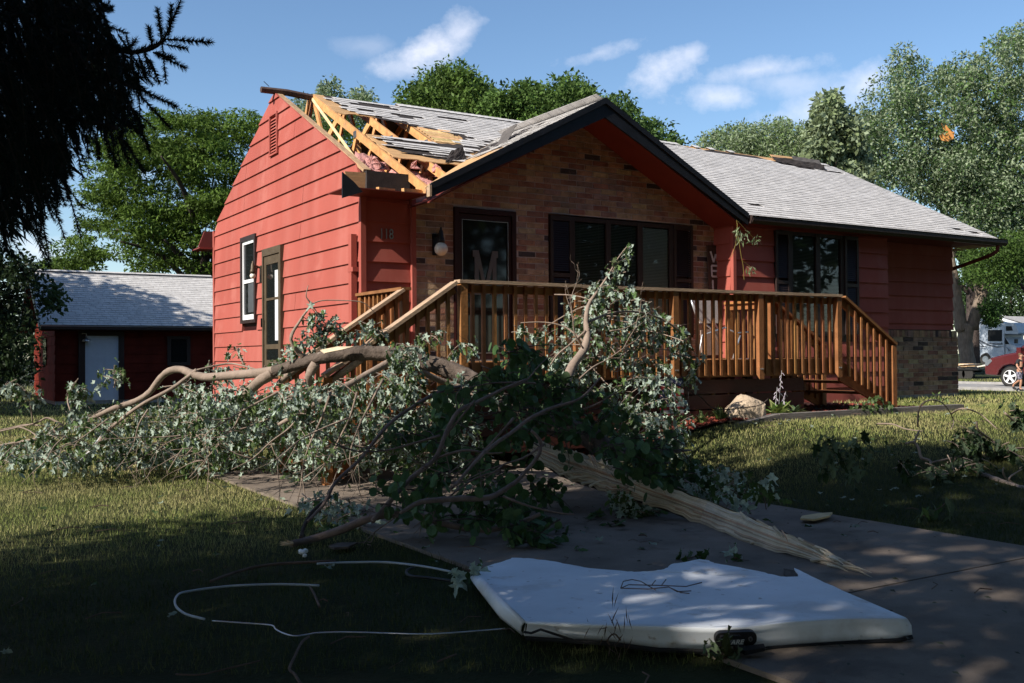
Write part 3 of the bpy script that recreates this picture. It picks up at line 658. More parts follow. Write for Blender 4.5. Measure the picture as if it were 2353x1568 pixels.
# front door
x0, x1, z0, z1 = 1.37, 2.40, 1.27, 3.43
MB().box(x0, x1, .03, .055, z0-.2, z1).build('door_backing', 'felt', house)
dr = MB()
for a in ((x0, x0+.07, z0, z1), (x1-.07, x1, z0, z1), (x0+.071, x1-.071, z1-.07, z1)): dr.box(a[0], a[1], -.075, .03, a[2], a[3])
dr = dr.build('front_door_frame', 'maroon', house)
sd = MB()
for a in ((x0+.075, 1.50, z0, z1-.08), (2.27, x1-.075, z0, z1-.08), (1.501, 2.269, 3.27, z1-.08), (1.501, 2.269, z0, 1.36)): sd.box(a[0], a[1], -.05, .0, a[2], a[3])
sd = sd.build('storm_door', 'maroon', dr)
b = MB()
for a in ((1.50, 1.507, 1.36, 3.27), (2.263, 2.27, 1.36, 3.27), (1.507, 2.263, 3.263, 3.27), (1.507, 2.263, 1.36, 1.367)): b.box(a[0], a[1], -.056, -.051, a[2], a[3])
b.build('glass_trim', 'alu', dr); MB().box(1.508, 2.262, -.030, -.024, 1.368, 3.262).build('pane', 'glass_dark', dr)
b = MB(); mx, mw, mz0, mz1 = 1.89, .21, 2.20, 2.84   # slab-serif M hanging on the door
Mp = [(-1, 1), (-.55, 1), (0, .28), (.55, 1), (1, 1), (1, .86), (.86, .84), (.86, .14), (1, .1), (1, 0), (.42, 0), (.42, .1), (.55, .14), (.55, .62), (.05, 0), (-.05, 0), (-.55, .62), (-.55, .14), (-.42, .1), (-.42, 0), (-1, 0), (-1, .1), (-.86, .14), (-.86, .84), (-1, .86)]
b.prism([(mx+u*mw, -.046, mz0+v*(mz1-mz0)) for u, v in Mp][::-1], (0, .012, 0)); b.build('door_letter', 'letter_grey', dr)
MB().box(1.3, 2.5, -.16, -.0, 1.18, 1.265).build('threshold', 'concrete_base', house)
# windows with shutters
def shutter(x0, x1, z0, z1, yf):
    b = MB()
    for a in ((x0, x0+.05, z0, z1), (x1-.05, x1, z0, z1), (x0+.051, x1-.051, z1-.07, z1), (x0+.051, x1-.051, z0, z0+.07), (x0+.051, x1-.051, (z0+z1)/2-.03, (z0+z1)/2+.03)): b.box(a[0], a[1], yf-.03, yf, a[2], a[3])
    s_ = b.build('shutter', 'dark_frame', house); b = MB(); z = z0+.075
    while z < z1-.10:
        if abs(z-(z0+z1)/2) > .05: b.hexa([(x0+.051, yf-.024, z), (x1-.051, yf-.024, z), (x1-.051, yf-.019, z), (x0+.051, yf-.019, z), (x0+.051, yf-.006, z+.03), (x1-.051, yf-.006, z+.03), (x1-.051, yf-.001, z+.03), (x0+.051, yf-.001, z+.03)])
        z += .034
    b.build('shutter_louvers', 'dark_frame', s_)
def casement(x0, x1, z0, z1, panes, yf, bright=()):
    MB().box(x0, x1, yf+.055, yf+.075, z0, z1).build('window_backing', 'felt', house)
    f = MB(); edges = [x0]+[v for p in panes for v in p]+[x1]
    for i in range(0, len(edges), 2): f.box(edges[i], edges[i+1], yf-.02, yf+.054, z0, z1)
    for a, b_ in panes: f.box(a, b_, yf-.012, yf+.054, z1-.06, z1); f.box(a, b_, yf-.012, yf+.054, z0, z0+.06)
    f = f.build('window_frame', 'dark_frame', house)
    for i, (a, b_) in enumerate(panes):
        MB().sheet([(a, yf+.010, z0+.06), (b_, yf+.010, z0+.06), (b_, yf+.010, z1-.06), (a, yf+.010, z1-.06)]).build('pane', 'window_glass', f)
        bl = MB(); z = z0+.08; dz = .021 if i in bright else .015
        while z < z1-.08:
            bl.hexa([(a+.01, yf+.020, z), (b_-.01, yf+.020, z), (b_-.01, yf+.022, z), (a+.01, yf+.022, z), (a+.01, yf+.03, z+dz), (b_-.01, yf+.03, z+dz), (b_-.01, yf+.032, z+dz), (a+.01, yf+.032, z+dz)]); z += .024
        for q in (.2, .8): bl.box(a+(b_-a)*q-.002, a+(b_-a)*q+.002, yf+.016, yf+.018, z0+.08, z1-.07)
        bl.build('blind', 'blind' if i in bright else 'blind_shaded', f)  # sky reflection and shade put into the blind colours, pane by pane
g = bpy.data.materials.new('window_glass'); g.use_nodes = True; N = g.node_tree.nodes; L_ = g.node_tree.links; MATS['window_glass'] = g
gl = N.new('ShaderNodeBsdfGlossy'); gl.inputs['Roughness'].default_value = .02; tr = N.new('ShaderNodeBsdfTransparent'); tr.inputs[0].default_value = (.85, .88, .88, 1)
fr_ = N.new('ShaderNodeFresnel'); fr_.inputs[0].default_value = 1.6; ms = N.new('ShaderNodeMixShader'); L_.new(fr_.outputs[0], ms.inputs[0]); L_.new(tr.outputs[0], ms.inputs[1]); L_.new(gl.outputs[0], ms.inputs[2]); L_.new(ms.outputs[0], N['Material Output'].inputs[0])
shutter(3.0, 3.40, 1.64, 3.43, -.055); shutter(5.43, 5.84, 1.64, 3.43, -.055)
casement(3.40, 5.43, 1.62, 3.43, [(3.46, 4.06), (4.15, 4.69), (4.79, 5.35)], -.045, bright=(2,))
shutter(7.31, 7.65, 1.66, 3.42, -.49); shutter(9.05, 9.41, 1.66, 3.42, -.49)
casement(7.66, 9.04, 1.64, 3.42, [(7.74, 8.32), (8.43, 8.96)], -.475)
# house number
text('house_number', '118', 'steel', .20, frameM((.335, -.034, 2.985), (1, 0, 0), (0, 0, 1))@Matrix.Diagonal((.72, 1, 1, 1)), house)
# wall lamps (things fixed to the wall)
def wall_lamp(label, p, n, m, s=1, globe=.115, mount_up=.28):
    n = V(n); p = V(p); t = thing('wall_lamp', label, 'lamp', p)
    side = V((n.y, -n.x, 0)); b = MB(); b.beam(p+V((0, 0, -.16*s))+n*.015, p+V((0, 0, .14*s))+n*.015, .10*s, .03, n); b.build('back_plate', m, t)
    q = p+n*.17*s
    b = MB(); b.tube([p+n*.03+V((0, 0, .10*s)), p+n*.10*s+V((0, 0, .13*s)), q+V((0, 0, .12*s))], .018*s, 8); b.build('arm', m, t)
    b = MB(); b.lathe(q, [(.002, .22*s), (.015*s, .21*s), (.012*s, .19*s), (.03*s, .16*s), (.035*s, .08*s), (.05*s, .04*s), (.052*s, .0)], 14); b.build('lamp_cap', m, t, True)
    g_ = MB(); r = globe*s/2+.02; g_.lathe(q+V((0, 0, -r*.92)), [(r*math.sin(a), r*math.cos(a)) for a in np.linspace(.25, 3.13, 12)], 20); g_.build('globe', 'milk_glass', t, True)
wall_lamp('black wall lantern with a white glass globe on the brick beside the front door', at(1000, 560, Y=-.05), (0, -1, 0), 'black_metal', 1.0, .15)
wall_lamp('bronze wall lantern with a small pink globe between the gable window and the side door', at(602, 628, X=-.03), (-1, 0, 0), 'bronze', .95, .06)
# ------------------------------------------------------------------ deck
deck = thing('wooden_deck', 'stained wooden deck with baluster railings and a stair at each end', 'deck', (3.1, -1.4, .4))
DW = (.27, .118, .046)
def wood(a, b, w, h_, name='baluster', m='deck_wood', up=(0, 0, 1), par=None, col=None):
    mb = MB(); mb.beam(a, b, w, h_, up, col or jit(DW, .18)); return mb.build(name, m, par or deck)
FZ, RZ = 1.25, 2.17
y = -2.66
while y < -.1: MB().box(-.04, 6.24, y, y+.134, FZ-.035, FZ, jit(DW, .2)).build('deck_board', 'deck_wood', deck); y += .14
MB().box(-.03, 6.23, -2.70, -2.665, 1.02, FZ-.002, jit(DW)).build('rim_board', 'deck_wood', deck)
MB().box(-.045, -.01, -2.66, -.02, 1.02, FZ-.037, jit(DW)).build('rim_board', 'deck_wood', deck); MB().box(6.21, 6.245, -2.66, -.5, 1.02, FZ-.037, jit(DW)).build('rim_board', 'deck_wood', deck)
def post(x, y, z0=.98, z1=RZ-.04, cut=True, s=.088):
    mb = MB(); a = s/2; c = jit(DW, .12)
    zc = z0+.10 if cut else z0
    mb.hexa([(x-a, y-a, z0+(.0 if cut else 0)), (x+a, y-a, z0), (x+a, y+a, zc), (x-a, y+a, zc), (x-a, y-a, z1), (x+a, y-a, z1), (x+a, y+a, z1), (x-a, y+a, z1)], c)
    o = mb.build('post', 'deck_wood', deck)
    if cut:
        for dx in (-.018, .018): MB().lathe((x+dx, y-a-.004, 1.12), [(.010, -.004), (.010, .004)], 8, axis='y').build('bolt', 'steel', o)
PX = [.0, 1.55, 3.08, 4.59, 6.16]
for x in PX: post(x, -2.745)
for i in range(4):
    for k in range(1, 11):
        x = PX[i]+(PX[i+1]-PX[i])*k/11+random.uniform(-.006, .006); mb = MB(); c = jit(DW, .25); a = .019; yb = -2.722
        mb.hexa([(x-a, yb-a, 1.04), (x+a, yb-a, 1.04), (x+a, yb+a, 1.075), (x-a, yb+a, 1.075), (x-a, yb-a, RZ-.045), (x+a, yb-a, RZ-.045), (x+a, yb+a, RZ-.045), (x-a, yb+a, RZ-.045)], c)
        mb.build('baluster', 'deck_wood', deck)
wood((-.0, -2.68, RZ-.095), (6.16, -2.68, RZ-.095), .038, .085, 'rail')
wood((-.06, -2.73, RZ-.020), (1.60, -2.73, RZ-.022), .14, .038, 'rail_cap', 'weathered_rail'); wood((1.605, -2.73, RZ-.026), (6.22, -2.73, RZ-.018), .14, .038, 'rail_cap', 'weathered_rail')
# left end rail against the wall
for y in (-.08, -1.36): mb = MB(); mb.box(-.09, -.0, y-.045, y+.045, .98, RZ-.04, jit(DW)); mb.build('post', 'deck_wood', deck)
for k in range(1, 9):
    y = -.12-1.2*k/9; mb = MB(); mb.box(-.085, -.048, y-.019, y+.019, 1.04, RZ-.045, jit(DW, .2)); mb.build('baluster', 'deck_wood', deck)
wood((-.02, -.02, RZ-.09), (-.02, -1.36, RZ-.09), .038, .085, 'rail'); wood((-.05, -.02, RZ-.02), (-.05, -1.43, RZ-.02), .14, .038, 'rail_cap')
# right end rail
for y in (-.52, -1.42): mb = MB(); mb.box(6.16, 6.25, y-.045, y+.045, .98, RZ-.04, jit(DW)); mb.build('post', 'deck_wood', deck)
for k in range(1, 7):
    y = -.56-.86*k/7; mb = MB(); mb.box(6.225, 6.262, y-.019, y+.019, 1.04, RZ-.045, jit(DW, .2)); mb.build('baluster', 'deck_wood', deck)
wood((6.2, -.48, RZ-.09), (6.2, -1.42, RZ-.09), .038, .085, 'rail'); wood((6.2, -.48, RZ-.02), (6.2, -1.48, RZ-.02), .14, .038, 'rail_cap')
# stairs
def stair(x0, sgn, n, run, rise, sl, y0=-2.70, y1=-1.40, m='deck_wood', gz=0):
    L = n*run
    for y in (y0, y1):
        mb = MB(); P = [V((x0, y, FZ-.02)), V((x0+sgn*(L+.02), y, FZ-.02-n*rise-.04)), V((x0+sgn*(L+.02), y, max(gz-.02, FZ-.30-n*rise))), V((x0, y, FZ-.32))]
        mb.prism(P[::-1] if sgn > 0 else P, (0, .038, 0), jit((.30, .12, .045))); mb.build('stringer', 'deck_wood', deck, fixn=True)
    for k in range(n):
        x = x0+sgn*run*k; z = FZ-rise*(k+1); a, b = sorted((x, x+sgn*(run+.015)))
        for q in range(2): MB().box(a+q*(b-a)/2, a+(q+1)*(b-a)/2-.006, y0+.04, y1+.0-.002, z-.036, z, jit(DW, .2)).build('tread', 'deck_wood', deck)
    for y in (y0-.03, y1):
        xe = x0+sgn*(L+.03)
        zt = RZ-(L+.03)*sl-.05
        mb = MB(); mb.box(xe-.045, xe+.045, y-.045, y+.045, gz-.02, zt, jit(DW)); mb.build('post', 'deck_wood', deck)
        m_ = 'weathered_rail' if sgn < 0 else 'deck_wood'
        wood((x0+sgn*.03, y, RZ-.035), (xe+sgn*.03, y, zt+.02), .14, .038, 'stair_rail_cap', m_)
        wood((x0+sgn*.03, y+.02, RZ-.11), (xe, y+.02, zt-.07), .038, .085, 'stair_rail', 'deck_wood')
        nb = 7 if sgn > 0 else 11
        for k in range(1, nb+1):
            x = x0+sgn*(L+.0)*k/(nb+1); zt2 = RZ-.06-abs(x-x0)*sl; zb = FZ-.20-abs(x-x0)*rise/run
            mb = MB(); mb.box(x-.019, x+.019, y-.035, y+.003, zb, zt2, jit(DW, .2)); mb.build('baluster', 'deck_wood', deck)
stair(-.06, -1, 6, .25, .179, .66); stair(6.25, 1, 3, .37, .17, .60, gz=.46)
# skirt of horizontal boards under the deck
for k, z in enumerate((.985, .785, .585, .385)):
    mb = MB(); mb.box(-.02, 2.9, -2.655, -2.635, z-.18, z-.0); mb.build('skirt_board', 'red_stain', deck); mb = MB(); mb.box(2.91, 5.55, -2.655, -2.635, z-.18, z); mb.build('skirt_board', 'red_stain', deck)
for i in range(20): MB().box(.2+i*.28, .24+i*.28, -2.62, -2.60, .2, 1.0, jit(DW)).build('skirt_batten', 'deck_wood', deck)
for z in (.985, .785, .585, .385): MB().box(-.04, -.02, -1.35, -.1, z-.18, z).build('skirt_board', 'red_stain', deck)
for x in (1.55, 3.1, 4.6, 6.15):
    for y in ((-1.4, -2.5) if x < 6 else (-1.0,)): MB().box(x-.045, x+.045, y-.045, y+.045, .1, 1.02, DW).build('deck_footing_post', 'red_stain', deck)

# welcome sign leaning on the wall
sg = thing('welcome_sign', 'tall dark wooden sign with white hand-painted letters reading WELCOME, leaning in the corner', 'sign', (6.4, -.2, 1.25))
b = MB(); b.prism([(6.14, -.16, 1.26), (6.49, -.16, 1.26), (6.49, -.075, 3.14), (6.14, -.075, 3.14)], (0, -.02, 0)); b.build('sign_board', 'sign_wood', sg, fixn=True)
def stroke_letter(ch):
    d = {'W': [[(0, 1), (.28, 0), (.5, .75), (.72, 0), (1, 1)]], 'E': [[(.95, 1), (.05, 1), (.05, 0), (1, 0)], [(.05, .52), (.8, .52)]], 'L': [[(.1, 1), (.1, 0), (.9, 0)]], 'C': [[(.95, .85), (.6, 1), (.2, .85), (.05, .5), (.2, .12), (.6, 0), (.95, .15)]],
         'O': [[(.5, 1), (.12, .8), (.05, .5), (.12, .2), (.5, 0), (.88, .2), (.95, .5), (.88, .8), (.5, 1)]], 'M': [[(.02, 0), (.12, 1), (.5, .3), (.88, 1), (.98, 0)]]}
    return d[ch]
for i, ch in enumerate('WELCOME'):
    zc = 3.04-i*.24; b = MB()
    for st in stroke_letter(ch):
        for (u0, v0), (u1, v1) in zip(st, st[1:]):
            f = lambda u, v: V((6.20+.22*u, -.189+.085*((zc-.18+.18*v)-1.26)/1.88*1.0+.0, zc-.18+.18*v))
            b.beam(f(u0, v0), f(u1, v1), .004, .032, (0, 0, 1) if abs(u1-u0) > .2 else (1, 0, 0))
    # flat strokes laid on the board
    b.build('letter', 'letter_white', sg)
# folding lawn chair, knocked over on the deck
ch = thing('lawn_chair', 'tubular metal folding chair with a pale webbed back, pushed askew on the deck', 'chair', (5.4, -1.3, FZ))
T = lambda x, y, z: V((x, y, z))
def tubes(name, lines, r, m, par):
    for l in lines: MB().tube(l, r, 7).build(name, m, par, True)
for yy in (-1.05, -1.55):
    tubes('chair_frame', [[at(1587, 688, Y=yy), at(1600, 728, Y=yy), at(1640, 760, Y=yy), at(1660, 812, Y=yy)], [at(1602, 845, Y=yy), at(1612, 770, Y=yy), at(1665, 752, Y=yy)], [at(1665, 752, Y=yy), at(1690, 765, Y=yy), at(1722, 762, Y=yy)], [at(1700, 770, Y=yy), at(1684, 822, Y=yy)], [at(1626, 828, Y=yy), at(1722, 824, Y=yy)]], .013, 'alu', ch)
tubes('chair_crossbar', [[at(1587, 688, Y=-1.05), at(1587, 688, Y=-1.55)], [at(1640, 760, Y=-1.05), at(1640, 760, Y=-1.55)], [at(1722, 762, Y=-1.05), at(1722, 762, Y=-1.55)]], .012, 'alu', ch)
b = MB(); b.prism([at(1590, 690, Y=-1.3), at(1648, 690, Y=-1.3), at(1650, 742, Y=-1.3), at(1608, 742, Y=-1.3)], (0, .02, 0), (.60, .55, .52)); b.build('chair_back', 'cloth', ch, fixn=True)
b = MB(); b.prism([at(1610, 758, Y=-1.3), at(1660, 752, Y=-1.3), at(1655, 815, Y=-1.3), at(1612, 815, Y=-1.3)], (0, .02, 0), (.28, .20, .16)); b.build('chair_seat', 'cloth', ch, fixn=True)
# potted plant hanger behind the right rail
# ------------------------------------------------------------------ planting bed
tb = thing('landscape_timber', 'weathered grey landscape timber edging the lava rock bed', 'timber', (5.5, -3.15, .4))
def ztim(x): return h(x, -3.2)
for (x0, x1) in ((1.2, 4.4), (4.41, 8.35)):
    MB().beam((x0, -3.2, ztim(x0)+.03), (x1, -3.2-.0, ztim(x1)+.03), .13, .10, (0, 0, 1)).build('timber_log', 'timber', tb)
X_, Y_ = np.meshgrid(np.linspace(1.6, 8.3, 68), np.linspace(-3.15, -.3, 30)); vs = [(x, y, h(x, y)+.012+.015*random.random()) for x, y in zip(X_.ravel(), Y_.ravel())]
nf = [(j*68+i, j*68+i+1, (j+1)*68+i+1, (j+1)*68+i) for j in range(29) for i in range(67)]
tag(fast('mulch_bed', vs, nf, [(.1, .02, .01)]*len(vs), 'mulch'), kind='structure')
ico = [(0, 0, 1), (.89, 0, .45), (.28, .85, .45), (-.72, .53, .45), (-.72, -.53, .45), (.28, -.85, .45), (.72, .53, -.45), (-.28, .85, -.45), (-.89, 0, -.45), (-.28, -.85, -.45), (.72, -.53, -.45), (0, 0, -1)]
icf = [(0, 1, 2), (0, 2, 3), (0, 3, 4), (0, 4, 5), (0, 5, 1), (1, 6, 2), (2, 7, 3), (3, 8, 4), (4, 9, 5), (5, 10, 1), (6, 7, 2), (7, 8, 3), (8, 9, 4), (9, 10, 5), (10, 6, 1), (11, 7, 6), (11, 8, 7), (11, 9, 8), (11, 10, 9), (11, 6, 10)]
mb = MB()
for i in range(2600):
    x = random.uniform(1.8, 8.2); y = random.choice([random.uniform(-3.12, -2.7), random.uniform(-3.12, -1.2)])
    r = random.uniform(.012, .032); mb.add([(x+a*r*random.uniform(.6, 1.2), y+b_*r*random.uniform(.6, 1.2), h(x, y)+.03+c*r*.8) for a, b_, c in ico], icf, jit((.20, .045, .028), .35))
tag(mb.build('lava_rock', 'lava'), kind='stuff', label='red lava rock in the bed under the deck')
def boulder(name, label, c, sx, sy, sz, seed, m='boulder'):
    import bmesh
    bm = bmesh.new(); bmesh.ops.create_icosphere(bm, subdivisions=4, radius=1); rr = random.Random(seed)
    pl = [(V((rr.uniform(-1, 1), rr.uniform(-1, 1), rr.uniform(-.3, 1))).normalized(), rr.uniform(.62, .85)) for _ in range(16)]
    from mathutils import noise
    for v in bm.verts:
        d = v.co.normalized(); k = 1.0
        for n_, q in pl:
            t = d.dot(n_)
            if t > q*.98: k = min(k, q/t)
        k *= 1+.06*noise.noise(d*4+V((seed, 0, 0)))+.03*noise.noise(d*12)
        v.co = V((d.x*k*sx, d.y*k*sy, max(d.z*k, -.35)*sz*(1+.0)))
    me = bpy.data.meshes.new(name); bm.to_mesh(me); bm.free(); o = link(name, me, m); o.location = c; return tag(o, label, 'rock')
bo = boulder('boulder', 'large tan landscape boulder in the lava rock bed in front of the deck', (4.13, -2.95, h(4.1, -2.95)+.02), .46, .24, .36, 5)
ph = [(-.5, -.1), (-.37, .0), (-.34, .12), (-.12, .245), (.0, .31), (.08, .27), (.28, .18), (.36, .1), (.37, 0), (.5, -.1)]
for v in bo.data.vertices:   # peaked silhouette
    x = v.co.x
    for (a, za), (b_, zb) in zip(ph, ph[1:]):
        if a <= x <= b_:
            top = za+(zb-za)*(x-a)/(b_-a)
            if v.co.z > 0: v.co.z = max(0, top)*min(1, 1.25*math.sqrt(max(0, 1-(v.co.y/.23)**2)))*(.93+.07*math.sin(19*x+13*v.co.y))+(v.co.z-.2)*.12
            break
# hosta with a flower stalk and other bed plants
def blade_leaf(mb, p, d, L, w, col, droop=.5, up=V((0, 0, 1)), seg=5):
    d = V(d).normalized(); side = d.cross(up).normalized(); pts = []; q = V(p); dd = d.copy(); a = []; b_ = []; c_ = []
    for i in range(seg+1):
        t = i/seg; ww = w*math.sin(math.pi*min(1, .08+t*.95))**.8*.5; a.append(q-side*ww+V((0, 0, .25*ww))); b_.append(q+side*ww+V((0, 0, .25*ww))); c_.append(q.copy()); q = q+dd*L/seg; dd = (dd+V((0, 0, -droop/seg))).normalized()
    n = seg+1; F = []
    for i in range(seg): F += [(i, n*2+i, n*2+i+1, i+1), (n*2+i, n+i, n+i+1, n*2+i+1)]
    mb.add(a+b_+c_, F, col)
def rosette(name, label, c, n, L, w, m='hosta', col=(.10, .17, .04), droop=.8, el=(.4, 1.2), cat='plant', group=None):
    t = thing(name, label, cat, c, group)
    for i in range(n):
        a = random.uniform(0, 6.28); e = random.uniform(*el); mb = MB(); cc = jit(col, .3) if random.random() < .7 else (.34, .38, .14)
        blade_leaf(mb, V(c)+V((random.uniform(-.04, .04), random.uniform(-.04, .04), .01)), (math.cos(a)*math.cos(e), math.sin(a)*math.cos(e), math.sin(e)), L*random.uniform(.7, 1.1), w*random.uniform(.8, 1.1), cc, droop); mb.build('leaf', m, t)
    return t
hx, hy = 4.68, -2.98; hz = h(hx, hy)+.02
hs = rosette('hosta_plant', 'variegated hosta with a tall mauve flower stalk beside the tan boulder', (hx, hy, hz), 44, .26, .085)
for dx, top in ((0, .62), (-.06, .40), (.05, .34)):
    p0 = V((hx+dx, hy, hz)); p1 = p0+V((.06+dx*.5, -.02, top)); MB().tube([p0, p0.lerp(p1, .5)+V((.0, 0, 0)), p1], [.005, .004, .003], 5).build('flower_stalk', 'grass_blade', hs)
    for k in range(9):
        q = p0.lerp(p1, .5+.5*k/9); a = random.uniform(0, 6.28); e = q+V((math.cos(a)*.045, math.sin(a)*.03, -.035)); MB().tube([q, q.lerp(e, .5)+V((0, 0, .01)), e], [.002, .006, .004], 5).build('flower', 'flower', hs)
gcol = (.09, .15, .04)
rosette('bed_plant', 'low bushy green plant in the bed just left of the tan boulder', (3.62, -3.0, h(3.6, -3)+.02), 40, .20, .03, droop=.5, el=(.5, 1.5), col=gcol)
rosette('bed_plant', 'small green plant in the bed, second to the left of the tan boulder', (3.32, -2.98, h(3.3, -3)+.02), 30, .16, .03, droop=.5, el=(.5, 1.5), col=gcol)
rosette('bed_plant', 'leafy dark green plant in the shade right of the hosta', (5.15, -2.85, h(5.1, -2.9)+.02), 26, .20, .05, droop=.8, col=(.07, .11, .05))
rosette('bed_plant', 'broad-leaved weed against the brick wall right of the deck stair', (9.3, -.9, h(9.3, -.9)), 34, .28, .09, droop=.6, el=(.4, 1.3), col=(.13, .2, .06))
# garden flag
fl = thing('garden_flag', 'small garden flag with stars above red and white stripes on a wire stand', 'flag', (2.8, -3.0, .4))
fx0, fx1, ft, fb = 2.62, 3.0, 1.03, .55
nst = 9
for i in range(nst):
    za = ft-.10-(ft-.10-fb)*i/nst; zb = ft-.10-(ft-.10-fb)*(i+1)/nst
    MB().box(fx0, fx1, -3.004, -2.998, zb, za, (.30, .03, .035) if i % 2 == 0 else (.42, .40, .40)).build('stripe', 'cloth', fl)
MB().box(fx0, fx1, -3.004, -2.998, ft-.10, ft, (.03, .035, .10)).build('canton', 'cloth', fl); MB().box(fx0, fx0+.13, -3.010, -3.005, ft-.30, ft-.14, (.03, .035, .10)).build('canton', 'cloth', fl)
def star(c, r): 
    return [V(c)+V((math.sin(a)*(r if k % 2 == 0 else r*.4), 0, math.cos(a)*(r if k % 2 == 0 else r*.4))) for k in range(10) for a in [k*math.pi/5]]
for k in range(5): mb = MB(); mb.prism(star((fx0+.04+k*.075, -3.006, ft-.05), .022), (0, .002, 0), (.5, .48, .48)); mb.build('star', 'cloth', fl)
for k in range(4): mb = MB(); mb.prism(star((fx0+.035+(k % 2)*.06, -3.012, ft-.18-(k//2)*.07), .02), (0, .002, 0), (.5, .48, .48)); mb.build('star', 'cloth', fl)
MB().tube([(fx0-.03, -3.0, ft+.03), (fx0+.0, -3.0, ft+.012), (fx1+.06, -3.0, ft+.012), (fx1+.08, -3.0, ft-.0), (fx1+.08, -3.0, .25)], .005, 6).build('wire_stand', 'black_metal', fl)
MB().tube([(fx1+.08, -3.0, ft), (fx1+.09, -3.0, ft+.05), (fx1+.12, -3.0, ft+.06)], .005, 6).build('wire_stand', 'black_metal', fl)

# ------------------------------------------------------------------ garage
ga = thing('red_garage', 'low red garage with grey shingled roof and white door, behind the house', 'garage', (3, 22, 0))
GY, GX = 18.9, -1.36
gs = Pieces()
z = .10
while z < 2.32:
    for s0, s1 in ((GX, -.66), (.42, 1.75), (2.44, 9.0)):
        if s0 == .42: 
            lapboard((s0, GY), ((2.44 if not 1.08 < z+.13 < 2.0 else s1), GY), (s0, GY), ((2.44 if not 1.08 < z+.13 < 2.0 else s1), GY), (0, -1), z, min(z+LAP, 2.36), out=gs)
        else: lapboard((s0, GY), (s1, GY), (s0, GY), (s1, GY), (0, -1), z, min(z+LAP, 2.36), out=gs)
    if z > 1.9: lapboard((-.66, GY), (.42, GY), (-.66, GY), (.42, GY), (0, -1), z, min(z+LAP, 2.36), out=gs)
    z += LAP
def ggy(z): return max(0, (z-2.36)/.62)
z = .10
while z < 4.0:
    a0, a1 = GY+ggy(z), GY+4.9-ggy(z); b0, b1 = GY+ggy(z+LAP), GY+4.9-ggy(z+LAP)
    if b1 < b0: b0 = b1 = (b0+b1)/2
    if a1-a0 > .1: lapboard((GX, a0), (GX, a1), (GX, b0), (GX, b1), (-1, 0), z, z+LAP, out=gs)
    z += LAP
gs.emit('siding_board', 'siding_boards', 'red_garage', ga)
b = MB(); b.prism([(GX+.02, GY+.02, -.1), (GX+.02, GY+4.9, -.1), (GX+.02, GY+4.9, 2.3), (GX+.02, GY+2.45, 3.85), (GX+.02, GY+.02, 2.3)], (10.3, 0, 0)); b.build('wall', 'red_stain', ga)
MB().box(GX-.01, 9, GY-.02, GY, -.1, .12).build('foundation', 'concrete_base', ga)
def gz(Y): return 2.30+.62*(Y-(GY-.35))
b = MB(); b.prism([V((GX-.45, GY-.37, gz(GY-.37))), V((9.2, GY-.37, gz(GY-.37))), V((9.2, GY+2.45, gz(GY+2.45))), V((GX-.45, GY+2.45, gz(GY+2.45)))], (0, 0, -.03)); b.build('roof_sheathing', 'felt', ga)
b = MB(); b.prism([V((GX-.45, GY+2.45, gz(GY+2.45))), V((9.2, GY+2.45, gz(GY+2.45))), V((9.2, GY+5.3, gz(GY-.4))), V((GX-.45, GY+5.3, gz(GY-.4)))], (0, 0, -.03)); b.build('rear_roof_slope', 'felt', ga)
q = 1/math.hypot(1, .62); gsh = Pieces()
course(V((GX-.45, GY-.37, gz(GY-.37)+.003)), (1, 0, 0), (0, q, .62*q), (0, -.62*q, q), 5.6, 2.82/q, lambda x, s: True, out=gsh)
gsh.emit('shingle', 'shingles', 'shingle', ga, 300)
b = MB(); b.prism([V((GX-.45+5.62, GY-.37, gz(GY-.37)+.01)), V((9.2, GY-.37, gz(GY-.37)+.01)), V((9.2, GY+2.45, gz(GY+2.45)+.01)), V((GX-.45+5.62, GY+2.45, gz(GY+2.45)+.01))], (0, 0, -.008)); b.build('roof_covering', 'grey_roof', ga)
MB().beam((GX-.47, GY+2.45, gz(GY+2.45)+.01), (9.2, GY+2.45, gz(GY+2.45)+.01), .2, .02).build('ridge_cap', 'grey_roof', ga)
MB().box(GX-.45, 9.2, GY-.50, GY-.38, gz(GY-.37)-.12, gz(GY-.37)-.01).build('gutter', 'gutter', ga); MB().box(GX-.45, 9.2, GY-.506, GY-.501, gz(GY-.37)-.035, gz(GY-.37)-.015).build('gutter_lip', 'steel', ga)
MB().box(GX-.44, 9.1, GY-.37, GY-.02, gz(GY-.37)-.14, gz(GY-.37)-.12).build('soffit', 'red_stain', ga)
for y0, y1 in ((GY-.38, GY+2.45), (GY+5.3, GY+2.46)):
    zz0, zz1 = gz(GY-.38), gz(GY+2.45)
    b = MB(); b.prism([(GX-.47, y0, zz0), (GX-.47, y1, zz1), (GX-.47, y1, zz1-.20), (GX-.47, y0, zz0-.20)], (.02, 0, 0)); b.build('rake_board', 'fascia', ga, fixn=True)
    b = MB(); b.prism([(GX-.44, y0, zz0-.16), (GX-.44, y1, zz1-.16), (GX, y1, zz1-.16), (GX, y0, zz0-.16)], (0, 0, .02)); b.build('soffit', 'red_stain', ga, fixn=True)
b = MB()
for a in ((-.76, -.58, .1, 2.13), (.35, .50, .1, 2.13), (-.579, .349, 2.0, 2.13)): b.box(a[0], a[1], GY-.09, GY-.02, a[2], a[3])
b.build('door_casing', 'dark_frame', ga)
d = MB().box(-.575, .345, GY-.05, GY-.02, .1, 1.995).build('door', 'white_door', ga)
